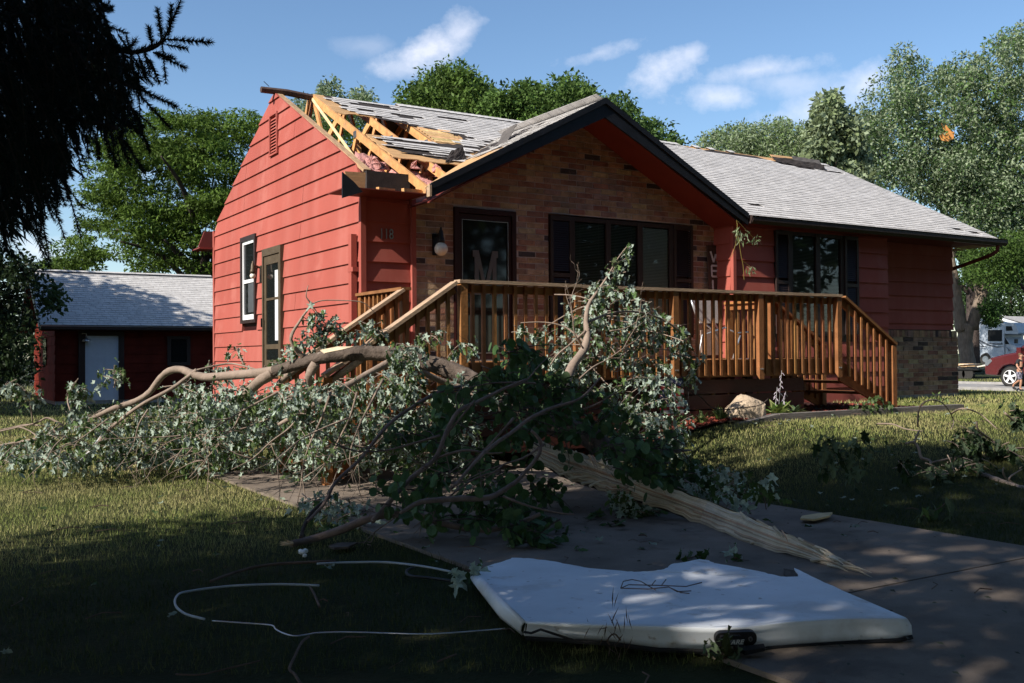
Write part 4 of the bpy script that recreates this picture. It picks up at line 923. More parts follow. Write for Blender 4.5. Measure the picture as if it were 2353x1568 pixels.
for cx_ in (-.35, .12):
    for z0_, z1_ in ((1.62, 1.86), (.98, 1.5), (.25, .82)):
        mb = MB(); 
        for a in ((cx_-.15, cx_+.15, z0_, z0_+.02), (cx_-.15, cx_+.15, z1_-.02, z1_), (cx_-.15, cx_-.13, z0_+.021, z1_-.021), (cx_+.13, cx_+.15, z0_+.021, z1_-.021)): mb.box(a[0], a[1], GY-.056, GY-.05, a[2], a[3])
        mb.build('door_panel', 'white_door', d)
b = MB()
for a in ((1.75, 1.86, 1.1, 2.0), (2.33, 2.44, 1.1, 2.0), (1.861, 2.329, 1.9, 2.0), (1.861, 2.329, 1.1, 1.2)): b.box(a[0], a[1], GY-.06, GY-.0, a[2], a[3])
b.build('window_frame', 'dark_frame', ga); MB().box(1.86, 2.33, GY-.03, GY-.01, 1.2, 1.9).build('pane', 'glass_dark', ga)
MB().box(GX-.05, GX-.03, 20.6, 21.3, 1.15, 1.95).build('side_window', 'glass_dark', ga)
gl_ = thing('garage_lamp', 'small metal cone lamp on the garage wall left of the white door', 'lamp', (-.95, GY-.1, 2.0))
p = at(198, 778, Y=18.72); mb = MB(); mb.tube([p+V((-.1, .15, .14)), p+V((-.1, .0, .16)), p+V((0, 0, .15)), p], .015, 7); mb.build('arm', 'steel', gl_); mb = MB(); mb.lathe(p, [(.02, .08), (.03, .03), (.10, -.02), (.12, -.07), (.115, -.075)], 14); mb.build('lamp_shade', 'steel', gl_, True)
# chain-link fence left of the garage
fe = thing('chain_link_fence', 'thin chain-link fence crossing the lawn left of the garage', 'fence', (-3.5, 24.4, 0))
for x in np.arange(-12, -1.4, 2.4): MB().tube([(x, 24.4, 0), (x, 24.4, 1.12)], .025, 6).build('post', 'steel', fe)
MB().tube([(-14, 24.4, 1.1), (-1.4, 24.4, 1.1)], .018, 6).build('top_rail', 'steel', fe)
mb = MB(); x = -9.
while x < -1.5:
    mb.tube([(x, 24.4, .02), (x+1.05, 24.4, 1.08)], .0035, 3); mb.tube([(x+1.05, 24.4, .02), (x, 24.4, 1.08)], .0035, 3); x += .085
tag(mb.build('wire_mesh', 'steel', fe), kind='stuff')
# ------------------------------------------------------------------ leaves
def maple_template(k=0):
    # five-lobed silver maple leaf, base at origin, tip along -z, 1 unit long; folded and drooping
    out = [(0, 0), (.10, -.05), (.36, -.02), (.24, -.22), (.30, -.30), (.55, -.42), (.34, -.48), (.20, -.46), (.16, -.60), (.17, -.78), (0, -1.0)]
    out = out+[(-x, z) for x, z in out[-2:0:-1]]
    pts = [(0, 0, -.34)]+[(x, 0, z) for x, z in out]; v = []
    for x, y, z in pts: v.append((x*(.85, .72, .46)[k], -(.35, .45, .7)[k]*abs(x)-(.08, .25, .40)[k]*z*z+(.12*math.sin(7*x+5*z) if k else 0), z))
    n = len(out); return np.array(v), np.array([(0, 1+i, 1+(i+1) % n) for i in range(n)])
def round_template():
    n = 9; pts = [(0, 0, -.5)]+[(.42*math.sin(2*math.pi*i/n), 0, -.5+.5*math.cos(2*math.pi*i/n)*(1.1 if i in (4, 5) else 1)) for i in range(n)]
    v = [(x, -.18*abs(x)-.12*z*z, z) for x, y, z in pts]; return np.array(v), np.array([(0, 1+i, 1+(i+1) % n) for i in range(n)])
def simple_template(w=.4):
    return np.array([(0, 0, 0), (w/2, .05, -.45), (0, 0, -1), (-w/2, .05, -.45)]), np.array([(0, 1, 2), (0, 2, 3)])
def frames(down, nrm):
    z = -down/np.linalg.norm(down, axis=1, keepdims=True); y = nrm-(nrm*z).sum(1, keepdims=True)*z; y /= np.linalg.norm(y, axis=1, keepdims=True)+1e-9; x = np.cross(y, z); return np.stack([x, y, z], 2)
def leaf_cloud(name, tm, pos, rot, sc, col, m, parent=None, single=0, single_name='leaf'):
    """all leaves of a plant; the nearest ones in view become parts of their own"""
    tv, tf = tm; pos = np.asarray(pos); n = len(pos)
    if single:
        d = np.linalg.norm(pos-CAMC, axis=1)/np.maximum(sc, 1e-3); order = np.argsort(d); me = bpy.data.meshes.new(single_name); me.from_pydata([tuple(p) for p in tv], [], [tuple(int(q) for q in f) for f in tf])
        a = me.color_attributes.new('col', 'FLOAT_COLOR', 'POINT'); a.data.foreach_set('color', np.tile(np.array([*np.mean(col, 0), 1], np.float32), len(tv))); me.materials.append(MATS[m])
        root = parent
        for i in order[:single]:
            o = bpy.data.objects.new(single_name, me); COL.objects.link(o); o.parent = parent; o.matrix_parent_inverse = Matrix.Translation(-root.location)
            M = Matrix([[*(rot[i][0]*sc[i]), pos[i][0]], [*(rot[i][1]*sc[i]), pos[i][1]], [*(rot[i][2]*sc[i]), pos[i][2]], [0, 0, 0, 1]]); o.matrix_basis = M
        keep = order[single:]; pos, rot, sc, col = pos[keep], rot[keep], sc[keep], col[keep]; n = len(pos)
    v = np.einsum('nij,kj->nki', rot, tv)*sc[:, None, None]+pos[:, None, :]; k = len(tv)
    f = (tf[None]+np.arange(n)[:, None, None]*k).reshape(-1, 3)
    return tag(fast(name, v.reshape(-1, 3), f, np.repeat(col, k, 0), m, parent), kind='stuff')
def rnd(n, a, b): return RNG.uniform(a, b, n)
def samp_poly(poly, n):
    P = np.array(poly, float); lo, hi = P.min(0), P.max(0); out = []
    while len(out) < n:
        q = RNG.uniform(lo, hi)
        if inpoly(q[0], q[1], poly): out.append(q)
    return np.array(out)
# ------------------------------------------------------------------ fallen silver maple limb
limb = thing('fallen_maple_limb', 'huge broken silver maple limb lying over the driveway, its split end showing raw wood', 'tree limb', (-1.5, -3.5, 0))
LIMB_DX = 0
def pl(pts):  # (px, py, depth Y) list -> world
    return [at(x, y, Y=Y) if Y is not None else at(x, y, Z=.02) for x, y, Y in pts]
def smooth_path(P, k=4):
    P = [V(p) for p in P]; out = []
    for i in range(len(P)-1):
        p0, p1, p2, p3 = P[max(i-1, 0)], P[i], P[i+1], P[min(i+2, len(P)-1)]
        for j in range(k):
            t = j/k; out.append(.5*((2*p1)+(p2-p0)*t+(2*p0-5*p1+4*p2-p3)*t*t+(-p0+3*p1-3*p2+p3)*t**3))
    out.append(P[-1]); return out
def branch(name, path, radpx, m, parent, k=4, n=10, rough=.06, wob=.0):
    P = pl(path); r = [max(.003, px2m(p)*q) for p, q in zip(P, radpx)]
    SP = smooth_path(P, k); SR = [r[min(i//k, len(r)-1)]*(1-(i % k)/k)+r[min(i//k+1, len(r)-1)]*((i % k)/k) for i in range(len(SP))]
    if wob: SP = [p+V((random.uniform(-1, 1), random.uniform(-1, 1), random.uniform(-1, 1)))*wob*q for p, q in zip(SP, SR)]
    mb = MB(); mb.tube(SP, SR, n, rough=rough); mb.build(name, m, parent, True); return SP
trunk = [(1395, 1040, -5.45), (1349, 1000, -5.2), (1269, 975, -4.9), (1205, 950, -4.6), (1155, 925, -4.4), (1110, 895, -4.15), (1073, 866, -3.9), (1008, 841, -3.65), (959, 826, -3.45), (893, 813, -3.2), (811, 812, -3.0), (730, 823, -2.8), (680, 837, -2.6), (630, 852, -2.4)]
trr = [25, 26, 25, 23, 22, 21, 20, 19, 17.5, 17, 17, 14.5, 12.5, 12.5]
tp = branch('trunk', trunk, trr, 'bark', limb, 7, 22, .085)
bp = branch('bough', [(640, 850, -2.42), (590, 857, -2.25), (539, 861, -2.0), (474, 866, -1.75), (441, 858, -1.6), (419, 849, -1.5), (393, 850, -1.4), (370, 866, -1.25), (344, 900, -1.1), (311, 921, -.95), (262, 937, -.8), (213, 960, -.7), (147, 983, -.6), (82, 1008, -.5), (16, 1020, -.4), (-60, 1035, -.3)], [12, 11, 10.5, 9.5, 9.5, 8.5, 8, 7.5, 7, 6.8, 6.2, 5.6, 5, 4, 3, 2], 'smooth_bark', limb, 5, 12)
fp = branch('bough', [(625, 858, -2.38), (600, 872, -2.3), (583, 887, -2.1), (556, 910, -1.8), (537, 925, -1.5), (547, 950, -1.2), (549, 976, -.9), (537, 1015, -.4), (523, 1050, None)], [13, 13, 12, 10.5, 9.5, 10, 9, 8, 7], 'smooth_bark', limb, 5, 12)
cp = branch('bough', [(452, 850, -1.65), (425, 870, -1.6), (393, 893, -1.6), (327, 928, -1.5), (278, 963, -1.4), (239, 997, -1.3), (215, 1030, -1.2), (167, 1072, None)], [6, 4.5, 4.5, 4.5, 4.2, 4, 3.5, 2], 'smooth_bark', limb, 5, 8)
branch('stripped_wood', [(241, 993, -1.33), (220, 1022, -1.25), (195, 1048, -1.2), (168, 1073, None)], [4.5, 4.6, 3.8, 1.5], 'split_wood', limb, 4, 6, .2)
branch('bough', [(893, 832, -3.25), (828, 868, -3.4), (746, 915, -3.5), (674, 956, -3.4), (640, 975, -3.3)], [8.5, 8, 7, 5.5, 4], 'smooth_bark', limb, 5, 10)
branch('bough', [(828, 826, -3.05), (782, 860, -2.8), (739, 893, -2.7), (705, 922, -2.6)], [9, 7, 6, 4], 'smooth_bark', limb, 5, 10)
branch('bough', [(945, 832, -3.4), (985, 862, -3.2), (1060, 890, -3.2), (1110, 915, -3.4)], [6, 7, 6, 5], 'smooth_bark', limb, 5, 10)
branch('stub', [(725, 835, -2.85), (712, 860, -2.8), (714, 880, -2.7)], [12, 11, 9], 'smooth_bark', limb, 4, 10)
branch('stub', [(700, 830, -2.4), (660, 862, -2.1), (640, 880, -1.9)], [9, 8, 6], 'smooth_bark', limb, 4, 10)
up = branch('bough', [(1262, 965, -4.85), (1285, 915, -4.55), (1303, 868, -4.3), (1318, 835, -4.2), (1341, 804, -4.1), (1349, 770, -4.0), (1346, 738, -3.95), (1352, 700, -3.9), (1375, 665, -3.85), (1398, 630, -3.8), (1418, 595, -3.8), (1440, 566, -3.8)], [13, 12, 12, 10.5, 9.5, 8.5, 6.5, 4.5, 3, 2, 1.5, 1], 'smooth_bark', limb, 5, 10)
for pth, r in [([(1350, 740, -3.95), (1400, 720, -3.8), (1450, 715, -3.7), (1500, 725, -3.6), (1545, 748, -3.5), (1580, 780, -3.5), (1597, 815, -3.5)], [3.5, 3, 2.6, 2.2, 2, 1.6, 1]), ([(1347, 790, -4.05), (1300, 752, -3.9), (1250, 740, -3.8), (1196, 741, -3.7)], [3, 2.2, 1.6, 1]), ([(1345, 760, -4), (1310, 790, -4), (1280, 815, -4), (1262, 842, -4)], [3, 2.4, 2, 1.4]),
               ([(700, 825, -2.7), (668, 780, -2.7), (690, 735, -2.7), (712, 700, -2.7), (703, 680, -2.7), (708, 655, -2.7)], [6, 4.5, 3, 2, 1.4, .8]), ([(712, 700, -2.7), (740, 690, -2.7), (790, 690, -2.75), (835, 695, -2.8), (862, 720, -2.8)], [1.6, 1.4, 1.2, 1, .8]),
               ([(711, 700, -2.7), (725, 712, -2.7), (735, 735, -2.7)], [1.6, 1.2, .8]), ([(450, 850, -1.6), (520, 835, -1.6), (560, 840, -1.8), (600, 852, -2)], [2.5, 2.2, 2, 1.5]), ([(560, 838, -1.7), (548, 812, -1.6), (540, 795, -1.5)], [1.6, 1.2, .8]),
               ([(180, 984, -.65), (165, 950, -.7), (155, 915, -.6), (170, 885, -.6), (180, 868, -.6)], [2.4, 2, 1.8, 1.4, .8]), ([(262, 890, -.8), (266, 862, -.8), (262, 845, -.8)], [1.8, 1.4, .8]), ([(75, 970, -.5), (70, 930, -.6), (62, 900, -.7), (38, 880, -.7)], [1.8, 1.5, 1.2, .8]),
               ([(100, 978, -.6), (60, 975, -.4), (10, 985, -.3), (-30, 990, -.3)], [2, 1.6, 1.4, 1]), ([(150, 980, -.6), (110, 960, -.5), (80, 972, -.5), (0, 990, -.3)], [3, 2.6, 2, 1.4])]:
    branch('twig', pth, r, 'smooth_bark', limb, 4, 6, 0)
# cracked bark plates and the torn pale patch on the crest
MB().prism([at(735, 805, Y=-2.98), at(775, 797, Y=-3.05), at(812, 797, Y=-3.12), at(790, 803, Y=-3.17), at(745, 812, Y=-3.06)], V((0, -.01, .008)), (.62, .50, .34)).build('torn_patch', 'split_wood', limb)
# split wood: stations (px, py, half width px, Y)
ST = [(1200, 998, 3, -4.95), (1216, 1016, 14, -5.05), (1240, 1036, 26, -5.2), (1292, 1060, 38, -5.45), (1335, 1075, 41, -5.6), (1372, 1086, 42, -5.75), (1425, 1105, 38, -5.95), (1484, 1128, 33, -6.15), (1556, 1152, 33, -6.4), (1635, 1183, 35, -6.65), (1712, 1213, 35, -6.9), (1790, 1243, 30, -7.1), (1868, 1271, 20, -7.4), (1915, 1294, 9, -7.55), (1944, 1306, 2, -7.66)]
mb = MB(); bk = MB(); NS = 33; rows = []; brow = []
fullst = []
for i in range(len(ST)-1):
    for j in range(4):
        t = j/4; fullst.append([(ST[i][q]*(1-t)+ST[i+1][q]*t)*(.84 if q == 2 else 1) for q in range(4)])
fullst.append(list(ST[-1])); prof = [random.uniform(-1, 1) for _ in range(NS)]; cprof = [random.choice([(.50, .43, .33), (.42, .35, .26), (.60, .53, .42), (.30, .22, .16), (.54, .46, .35), (.56, .48, .36)]) for _ in range(NS)]

for q_ in (13, 14, 15, 24): cprof[q_] = (.42, .27, .18)
YF = []
for si, (px, py, hw, Y) in enumerate(fullst):
    c = at(px, py, Y=Y)
    if c.z < .85*hw*px2m(c)+.012: c = at(px, py, Z=.85*hw*px2m(c)+.012); Y = c.y
    YF.append(Y); i2 = min(si+1, len(fullst)-1); i1 = max(si-1, 0)
    dpx = np.array(fullst[i2][:2])-np.array(fullst[i1][:2]); dpx /= np.linalg.norm(dpx)+1e-9; nx_, ny_ = -dpx[1], dpx[0]   # points down in the picture
    sc_ = px2m(c); side = (at(px+nx_*10, py+ny_*10, Y=Y)-at(px, py, Y=Y)).normalized()
    axis = (at(*fullst[i2][:2], Y=fullst[i2][3])-at(*fullst[i1][:2], Y=fullst[i1][3])).normalized(); face = axis.cross(side).normalized()
    if face.dot(V(CAMC)-c) < 0: face = -face
    prof = [p*.93+random.uniform(-.3, .3) for p in prof]; w_ = hw*sc_; jl, jr = random.uniform(-.13, .10), random.uniform(-.2, .12); row = []
    for k in range(NS):
        u = -1+2*k/(NS-1); row.append(c+side*w_*(u*(1+(jr if u > 0 else jl)))+face*(w_*(.09*prof[k]-.18*u*u)+.0)); 
    rows.append(row); bro = []
    for k in range(9):
        a = math.pi*k/8; bro.append(c-side*w_*math.cos(a)*1.02-face*w_*(.2+.75*math.sin(a)))
    brow.append(bro)
for i in range(len(rows)):
    for k in range(NS): mb.v.append(tuple(rows[i][k])); mb.c.append(jit(cprof[k], .08))
for i in range(len(rows)-1):
    for k in range(NS-1): mb.f.append((i*NS+k, i*NS+k+1, (i+1)*NS+k+1, (i+1)*NS+k))
for i_ in range(len(fullst)): fullst[i_][3] = YF[i_]
mb.build('split_face', 'split_wood', limb)
for i in range(len(brow)):
    for k in range(9): bk.v.append(tuple(brow[i][k])); bk.c.append((.1, .08, .07))
for i in range(len(brow)-1):
    for k in range(8): bk.f.append((i*9+k, (i+1)*9+k, (i+1)*9+k+1, i*9+k+1))
bk.build('bark', 'bark', limb, True)
for k in range(34):   # long fibres lifted off the face
    i = random.randrange(4, len(rows)-8); q_ = random.randrange(2, NS-2); L_ = random.randrange(3, 8); P_ = [rows[min(i+j, len(rows)-1)][q_] for j in range(L_)]; off = (V(CAMC)-P_[0]).normalized(); w0 = random.uniform(.003, .009)
    MB().tube([p+off*(.004+.012*math.sin(math.pi*j/(L_-1))) for j, p in enumerate(P_)], [w0*(1-.8*j/L_) for j in range(L_)], 4, random.choice(cprof)).build('fibre', 'split_wood', limb)
for k in range(36):   # splinters along the torn edges and at the tip
    px, py, hw, Y = random.choice(fullst[2:]) if k < 28 else random.choice(fullst[-12:]); e = random.choice((-1, 1)); c = at(px+e*hw*-.25, py+e*hw*.95, Y=Y-.02); i = random.uniform(.06, .28)
    q = at(px+90*i/.28, py+32*i/.28+e*random.uniform(0, 12), Y=Y-.06-i*.9); q.z = max(q.z, .01); MB().tube([c, c.lerp(q, .5)+V((0, 0, .01)), q], [random.uniform(.006, .016), .007, .001], 4, random.choice(cprof)).build('splinter', 'split_wood', limb)
MB().prism([at(1590, 1035, Y=-5.5), at(1405, 1060, Y=-5.55), at(1370, 1050, Y=-5.55), at(1430, 1030, Y=-5.5)], (0, .02, .01)).build('bark_plate', 'bark', limb)
MB().prism([at(1372, 1064, Y=-5.75), at(1392, 1052, Y=-5.7), at(1410, 1058, Y=-5.72), at(1395, 1072, Y=-5.8)], (0, -.02, .01), (.75, .6, .4)).build('splinter', 'split_wood', limb)
# foliage of the limb: sprays of drooping leaves on short twigs
def sprays(centres, per, spread, size, parent, tm, m, name, colr, droop=1.0, single=0, twigm='smooth_bark', lift=.0, nrm_bias=None, minz=.02, twigs=True, tr=.0035):
    pos = []; down = []; nrm = []; sc = []; tw = MB()
    for c in centres:
        c = np.array(c); a = RNG.uniform(0, 2*np.pi); d = np.array([math.cos(a), math.sin(a), RNG.uniform(-.5, .35)]); d /= np.linalg.norm(d); L = spread*RNG.uniform(.7, 1.3); base = c-d*L*.5
        pts = [base+d*L*t+np.array([0, 0, -.35*L*t*t]) for t in (0, .35, .7, 1)]
        for p in pts: p[2] = max(p[2], minz)
        if twigs: tw.tube(pts, [tr*1.5, tr*1.2, tr, tr*.5], 4)
        n = max(2, int(per*RNG.uniform(.6, 1.4)))
        for i in range(n):
            t = RNG.uniform(.1, 1.05); p = base+d*L*t+np.array([0, 0, -.35*L*t*t])+RNG.normal(0, .035, 3); s_ = size*RNG.uniform(.6, 1.25)
            dn = np.array([0, 0, -1.])*droop+RNG.normal(0, .42, 3)+d*.25; nn = RNG.normal(0, 1, 3)
            if nrm_bias is not None: nn = nn*.8+nrm_bias
            if p[2] < s_*.5+minz: dn = np.array([dn[0], dn[1], -.15]); nn = np.array([RNG.normal(0, .35), RNG.normal(0, .35), RNG.choice([-1, 1])]); p[2] = max(p[2], minz+RNG.uniform(0, .05))
            pos.append(p); down.append(dn); nrm.append(nn); sc.append(s_)
    pos = np.array(pos); cols = np.array(colr)[None]*RNG.uniform(.65, 1.35, (len(pos), 1))*RNG.uniform(.9, 1.1, (len(pos), 3))
    if twigs and tw.v: tag(tw.build('twigs', twigm, parent), kind='stuff')
    tms = tm if isinstance(tm, list) else [tm]; pick = RNG.integers(0, len(tms), len(pos)); F_r = frames(np.array(down), np.array(nrm)); sc = np.array(sc)
    for i, t_ in enumerate(tms):
        k = pick == i; leaf_cloud(name, t_, pos[k], F_r[k], sc[k], cols[k], m, parent, single//len(tms))
def region(poly, n, y0, y1, zmin=.03, zmax=9):
    out = []; k = 0
    while len(out) < n and k < n*30:
        k += 1; q = samp_poly(poly, 1)[0]; Y = RNG.uniform(y0, y1) if not callable(y0) else y0(q[0])+RNG.uniform(-y1, y1); p = at(q[0], q[1], Y=Y)
        if zmin < p.z < zmax: out.append(tuple(p))
    return out
mt = [maple_template(1), maple_template(2)]; cs = []
cs += region([(0, 1005), (60, 1000), (150, 965), (205, 945), (260, 925), (340, 930), (400, 890), (430, 865), (480, 890), (560, 870), (610, 900), (700, 905), (700, 1060), (600, 1055), (400, 1045), (290, 1062), (150, 1060), (0, 1065)], 390, -1.5, .3)
cs += region([(430, 880), (600, 885), (700, 870), (760, 860), (830, 900), (1000, 905), (1080, 930), (1080, 1060), (900, 1075), (700, 1060), (560, 1040), (430, 1010)], 340, -2.9, -1.2)
cs += region([(640, 900), (760, 870), (900, 850), (1000, 880), (1090, 930), (1120, 1040), (1060, 1070), (860, 1080), (700, 1050)], 215, -4.0, -3.0)
cs += region([(670, 960), (800, 960), (810, 1095), (680, 1100)], 40, -2.9, -1.9)
cs += region([(1310, 690), (1340, 655), (1385, 640), (1440, 655), (1500, 705), (1560, 740), (1590, 790), (1560, 830), (1500, 850), (1440, 880), (1420, 950), (1330, 900), (1280, 850), (1275, 810), (1310, 760)], 150, -3.8, -3.1)
cs += region([(1270, 810), (1300, 780), (1330, 850), (1300, 880), (1270, 870)], 25, -3.9, -3.3)
cs += region([(1440, 860), (1540, 850), (1560, 900), (1580, 960), (1560, 1040), (1480, 1060), (1420, 1000)], 80, -4.8, -4.0)
cs += region([(20, 1045), (300, 1050), (420, 1060), (700, 1060), (900, 1085), (1080, 1085), (1060, 1060), (500, 1040), (0, 1030)], 120, -1.8, -.6, .01, .25)
cs += region([(1580, 1060), (1700, 1080), (1720, 1130), (1650, 1150), (1560, 1120)], 34, -6.3, -5.2, .0, .8)
cs += region([(1410, 1120), (1480, 1150), (1640, 1200), (1600, 1235), (1500, 1215), (1440, 1180)], 60, -6.1, -5.4, .0, .5)
cs += region([(700, 1140), (790, 1120), (850, 1150), (840, 1230), (760, 1200)], 18, -5.3, -4.2, .0, .5)
extra = [(1440, 570, -3.8), (1432, 590, -3.8), (1415, 605, -3.8), (1420, 625, -3.8), (1400, 640, -3.8), (1405, 660, -3.85), (1380, 655, -3.85), (1200, 755, -3.7), (1240, 755, -3.75), (1262, 760, -3.8), (1580, 800, -3.5), (1598, 830, -3.5), (1560, 760, -3.5), (1530, 740, -3.5), (1590, 850, -3.5), (1590, 870, -3.5),
         (30, 885, -.7), (52, 890, -.7), (68, 905, -.7), (12, 880, -.7), (165, 880, -.6), (175, 895, -.6), (190, 890, -.6), (182, 915, -.6), (160, 950, -.7), (175, 960, -.7), (262, 845, -.8), (272, 855, -.8), (256, 862, -.8), (540, 800, -1.5), (520, 845, -1.6), (500, 845, -1.5), (560, 845, -1.6), (480, 835, -1.5), (620, 845, -2.0),
         (715, 735, -2.7), (735, 725, -2.7), (760, 735, -2.7), (720, 760, -2.7), (700, 775, -2.7), (745, 760, -2.7), (790, 760, -2.75), (800, 770, -2.75), (855, 745, -2.8), (870, 755, -2.8), (845, 760, -2.8), (725, 715, -2.7), (700, 800, -2.6), (660, 810, -2.5), (640, 830, -2.4), (680, 790, -2.5), (740, 790, -2.7), (770, 745, -2.7),
         (935, 790, -3.7), (945, 810, -3.75), (950, 835, -3.8), (938, 860, -3.8), (955, 850, -3.8), (925, 810, -3.7), (940, 880, -3.8), (975, 775, -3.6), (905, 800, -3.6), (915, 830, -3.6), (900, 860, -3.6), (930, 835, -3.7), (945, 865, -3.8), (1060, 860, -4.3), (1100, 870, -4.5), (1120, 900, -4.6), (1000, 770, -3.6), (1040, 800, -3.5), (1075, 790, -3.5)]
cs += [tuple(at(x, y, Y=Y)) for x, y, Y in extra]*2
sprays(cs, 8, .22, .096, limb, mt, 'maple_leaf', 'foliage', (.10, .155, .055), single=300, nrm_bias=None)
# bare forked side branches showing in front of the leaves
def forked(par, px, py, Y, ang, L, r, m, depth=2):
    c = at(px, py, Y=Y); sc_ = px2m(c); P = [c]; a = ang
    for k in range(4):
        a += random.uniform(-.35, .35); q = P[-1]+(at(px+10*math.cos(a), py-10*math.sin(a), Y=Y)-at(px, py, Y=Y)).normalized()*L/4+V((0, random.uniform(-.04, .04), 0)); q.z = max(q.z, .02); P.append(q)
    MB().tube(smooth_path(P, 3), [r*(1-.75*i/12) for i in range(13)], 6, rough=.08).build('side_branch', m, par, True)
    if depth:
        for k in (2, 3):
            x, y, _ = proj(P[k]); forked(par, x, y, P[k].y, ang+random.choice((-1, 1))*random.uniform(.5, 1.1), L*.55, r*.5, m, depth-1)
for px, py, Y, ang, L, r in [(470, 900, -2.1, 4.3, .9, .012), (560, 930, -2.3, 4.0, .9, .011), (640, 900, -2.7, 3.9, 1.1, .014), (700, 940, -3.2, 4.2, .9, .012), (760, 900, -3.9, 4.1, 1.0, .013), (820, 900, -4.1, 4.5, .9, .012), (880, 870, -4.2, 4.3, 1.0, .013), (340, 940, -1.9, 4.2, .7, .009), (250, 960, -1.8, 3.9, .7, .008), (150, 1000, -1.7, 3.7, .6, .007),
                             (620, 960, -2.7, 3.4, 1.0, .010), (800, 960, -4.1, 3.5, 1.0, .011), (420, 1000, -1.9, 3.3, .8, .009), (1340, 800, -4.2, 2.2, .7, .009), (1400, 760, -3.9, .3, .8, .008), (1330, 870, -4.3, .5, .9, .010), (905, 960, -4.2, 3.9, .8, .010)]:
    forked(limb, px, py, Y, ang, L, r, 'smooth_bark')
# thin whippy twigs through the crown
for k in range(70):
    c = V(random.choice(cs[:1200])); a = random.uniform(0, 6.28); d = V((math.cos(a), math.sin(a), random.uniform(-.3, .6))).normalized(); L = random.uniform(.3, .9)
    p = [c-d*L*.5, c-d*L*.15+V((0, 0, .03)), c+d*L*.2+V((0, 0, .03)), c+d*L*.5-V((0, 0, .04))]
    for q in p: q.z = max(q.z, .02)
    MB().tube(smooth_path(p, 3), .006, 5).build('twig', 'smooth_bark', limb)

# ------------------------------------------------------------------ fallen round-leaved limb in front
rl = thing('fallen_round_leaf_limb', 'dark fallen limb with round green leaves, tangled over the maple trunk on the driveway', 'tree limb', (-1.8, -5.5, 0))
Z2 = lambda x, y: (.8553*(700+x/2.614), .8553*(800+y/2.614))
def zp(pts, y0, y1):
    n = len(pts); return [(*Z2(x, y), y0+(y1-y0)*i/(n-1)-.42) for i, (x, y) in enumerate(pts)]
for pts, y0, y1, r in [([(780, 1568), (870, 1470), (1050, 1270), (1220, 1130), (1300, 950), (1385, 800), (1520, 730), (1700, 640), (1860, 570)], -5.6, -5.2, [6, 6, 6, 5.5, 5, 5, 4.5, 3.5, 2.5]),
                       ([(1340, 1340), (1480, 1180), (1600, 1060), (1750, 950), (1900, 840), (2050, 770), (2250, 700), (2380, 560)], -5.9, -5.3, [3, 4, 4.5, 4.5, 4.5, 4, 3, 2]),
                       ([(980, 1510), (1130, 1430), (1350, 1410), (1600, 1400), (1750, 1320), (1850, 1230), (1950, 1100), (1960, 1000), (1900, 930)], -6.1, -5.9, [4, 6, 7, 6.5, 5.5, 5, 4.5, 4.5, 3.5]),
                       ([(330, 1568), (440, 1450), (530, 1290), (700, 1130), (850, 940), (980, 820), (1250, 660), (1400, 620)], -5.4, -4.9, [3.5, 4, 4, 4, 4, 4, 4, 3.5]),
                       ([(1220, 1130), (1420, 1070), (1600, 1090), (1700, 1085)], -5.45, -5.6, [3.5, 3, 2.4, 1.6]), ([(1700, 640), (1850, 590), (1950, 480), (2010, 420)], -5.2, -5.1, [2.4, 2, 1.5, 1]),
                       ([(1700, 1390), (1850, 1450), (2050, 1500), (2200, 1520)], -6.1, -6.3, [3, 2.6, 2, 1.2]), ([(1385, 800), (1370, 700), (1400, 640), (1480, 560)], -5.3, -5.3, [2, 1.6, 1.2, .8])]:
    branch('branch', zp(pts, y0, y1), r, 'limb_bark', rl, 4, 8, .08, .15)
branch('branch', [(670, 1249, None), (725, 1236, -5.62), (790, 1214, -5.75), (850, 1190, -5.85), (900, 1181, -5.9), (960, 1184, -6.0), (1030, 1205, -6.1), (1110, 1217, -6.2), (1180, 1205, -6.3), (1240, 1180, -6.35)], [8, 9, 9.5, 9, 8.5, 8, 7.5, 7, 6, 5], 'limb_bark', rl, 4, 10, .05)
branch('branch', [(692, 1235, -5.6), (700, 1205, -5.5), (722, 1170, -5.4), (760, 1140, -5.3)], [5, 4.5, 4, 3], 'dark_bark', rl, 4, 8)
for k in range(9):
    c = at(672, 1248, Z=.03); MB().tube([c, c+V((-random.uniform(.03, .09), random.uniform(-.04, .04), random.uniform(-.02, .03)))], [.012, .001], 4, (.6, .4, .22)).build('splinter', 'split_wood', rl)
rc = []
rc += region([(1110, 850), (1140, 815), (1170, 790), (1235, 785), (1275, 850), (1330, 880), (1400, 900), (1470, 960), (1480, 1060), (1400, 1010), (1280, 960), (1160, 900), (1080, 870)], 110, -5.4, -4.6)
rc += region([(940, 900), (1100, 880), (1180, 950), (1220, 1010), (1300, 1110), (1250, 1180), (1130, 1120), (1010, 1060), (900, 1000)], 62, -5.7, -4.9)
rc += region([(860, 1080), (1000, 1060), (1200, 1120), (1330, 1150), (1440, 1200), (1380, 1230), (1200, 1210), (1000, 1190), (900, 1150)], 55, -6.4, -5.3)
rc += region([(1460, 980), (1540, 1000), (1600, 1060), (1660, 1120), (1560, 1120), (1480, 1080)], 50, -5.9, -5.2)
rc += region([(1150, 1200), (1250, 1180), (1330, 1230), (1260, 1260), (1150, 1240)], 12, -6.7, -6.2)
rc += region([(1180, 930), (1260, 930), (1400, 1010), (1390, 1050), (1260, 1010), (1180, 970)], 20, -5.6, -5.3)
rc += region([(1380, 1020), (1470, 1010), (1520, 1060), (1490, 1105), (1430, 1075)], 26, -6.35, -6.05)
sprays(rc, 8, .26, .082, rl, round_template(), 'round_leaf', 'foliage', (.065, .12, .04), droop=.7, single=300, twigm='dark_bark')
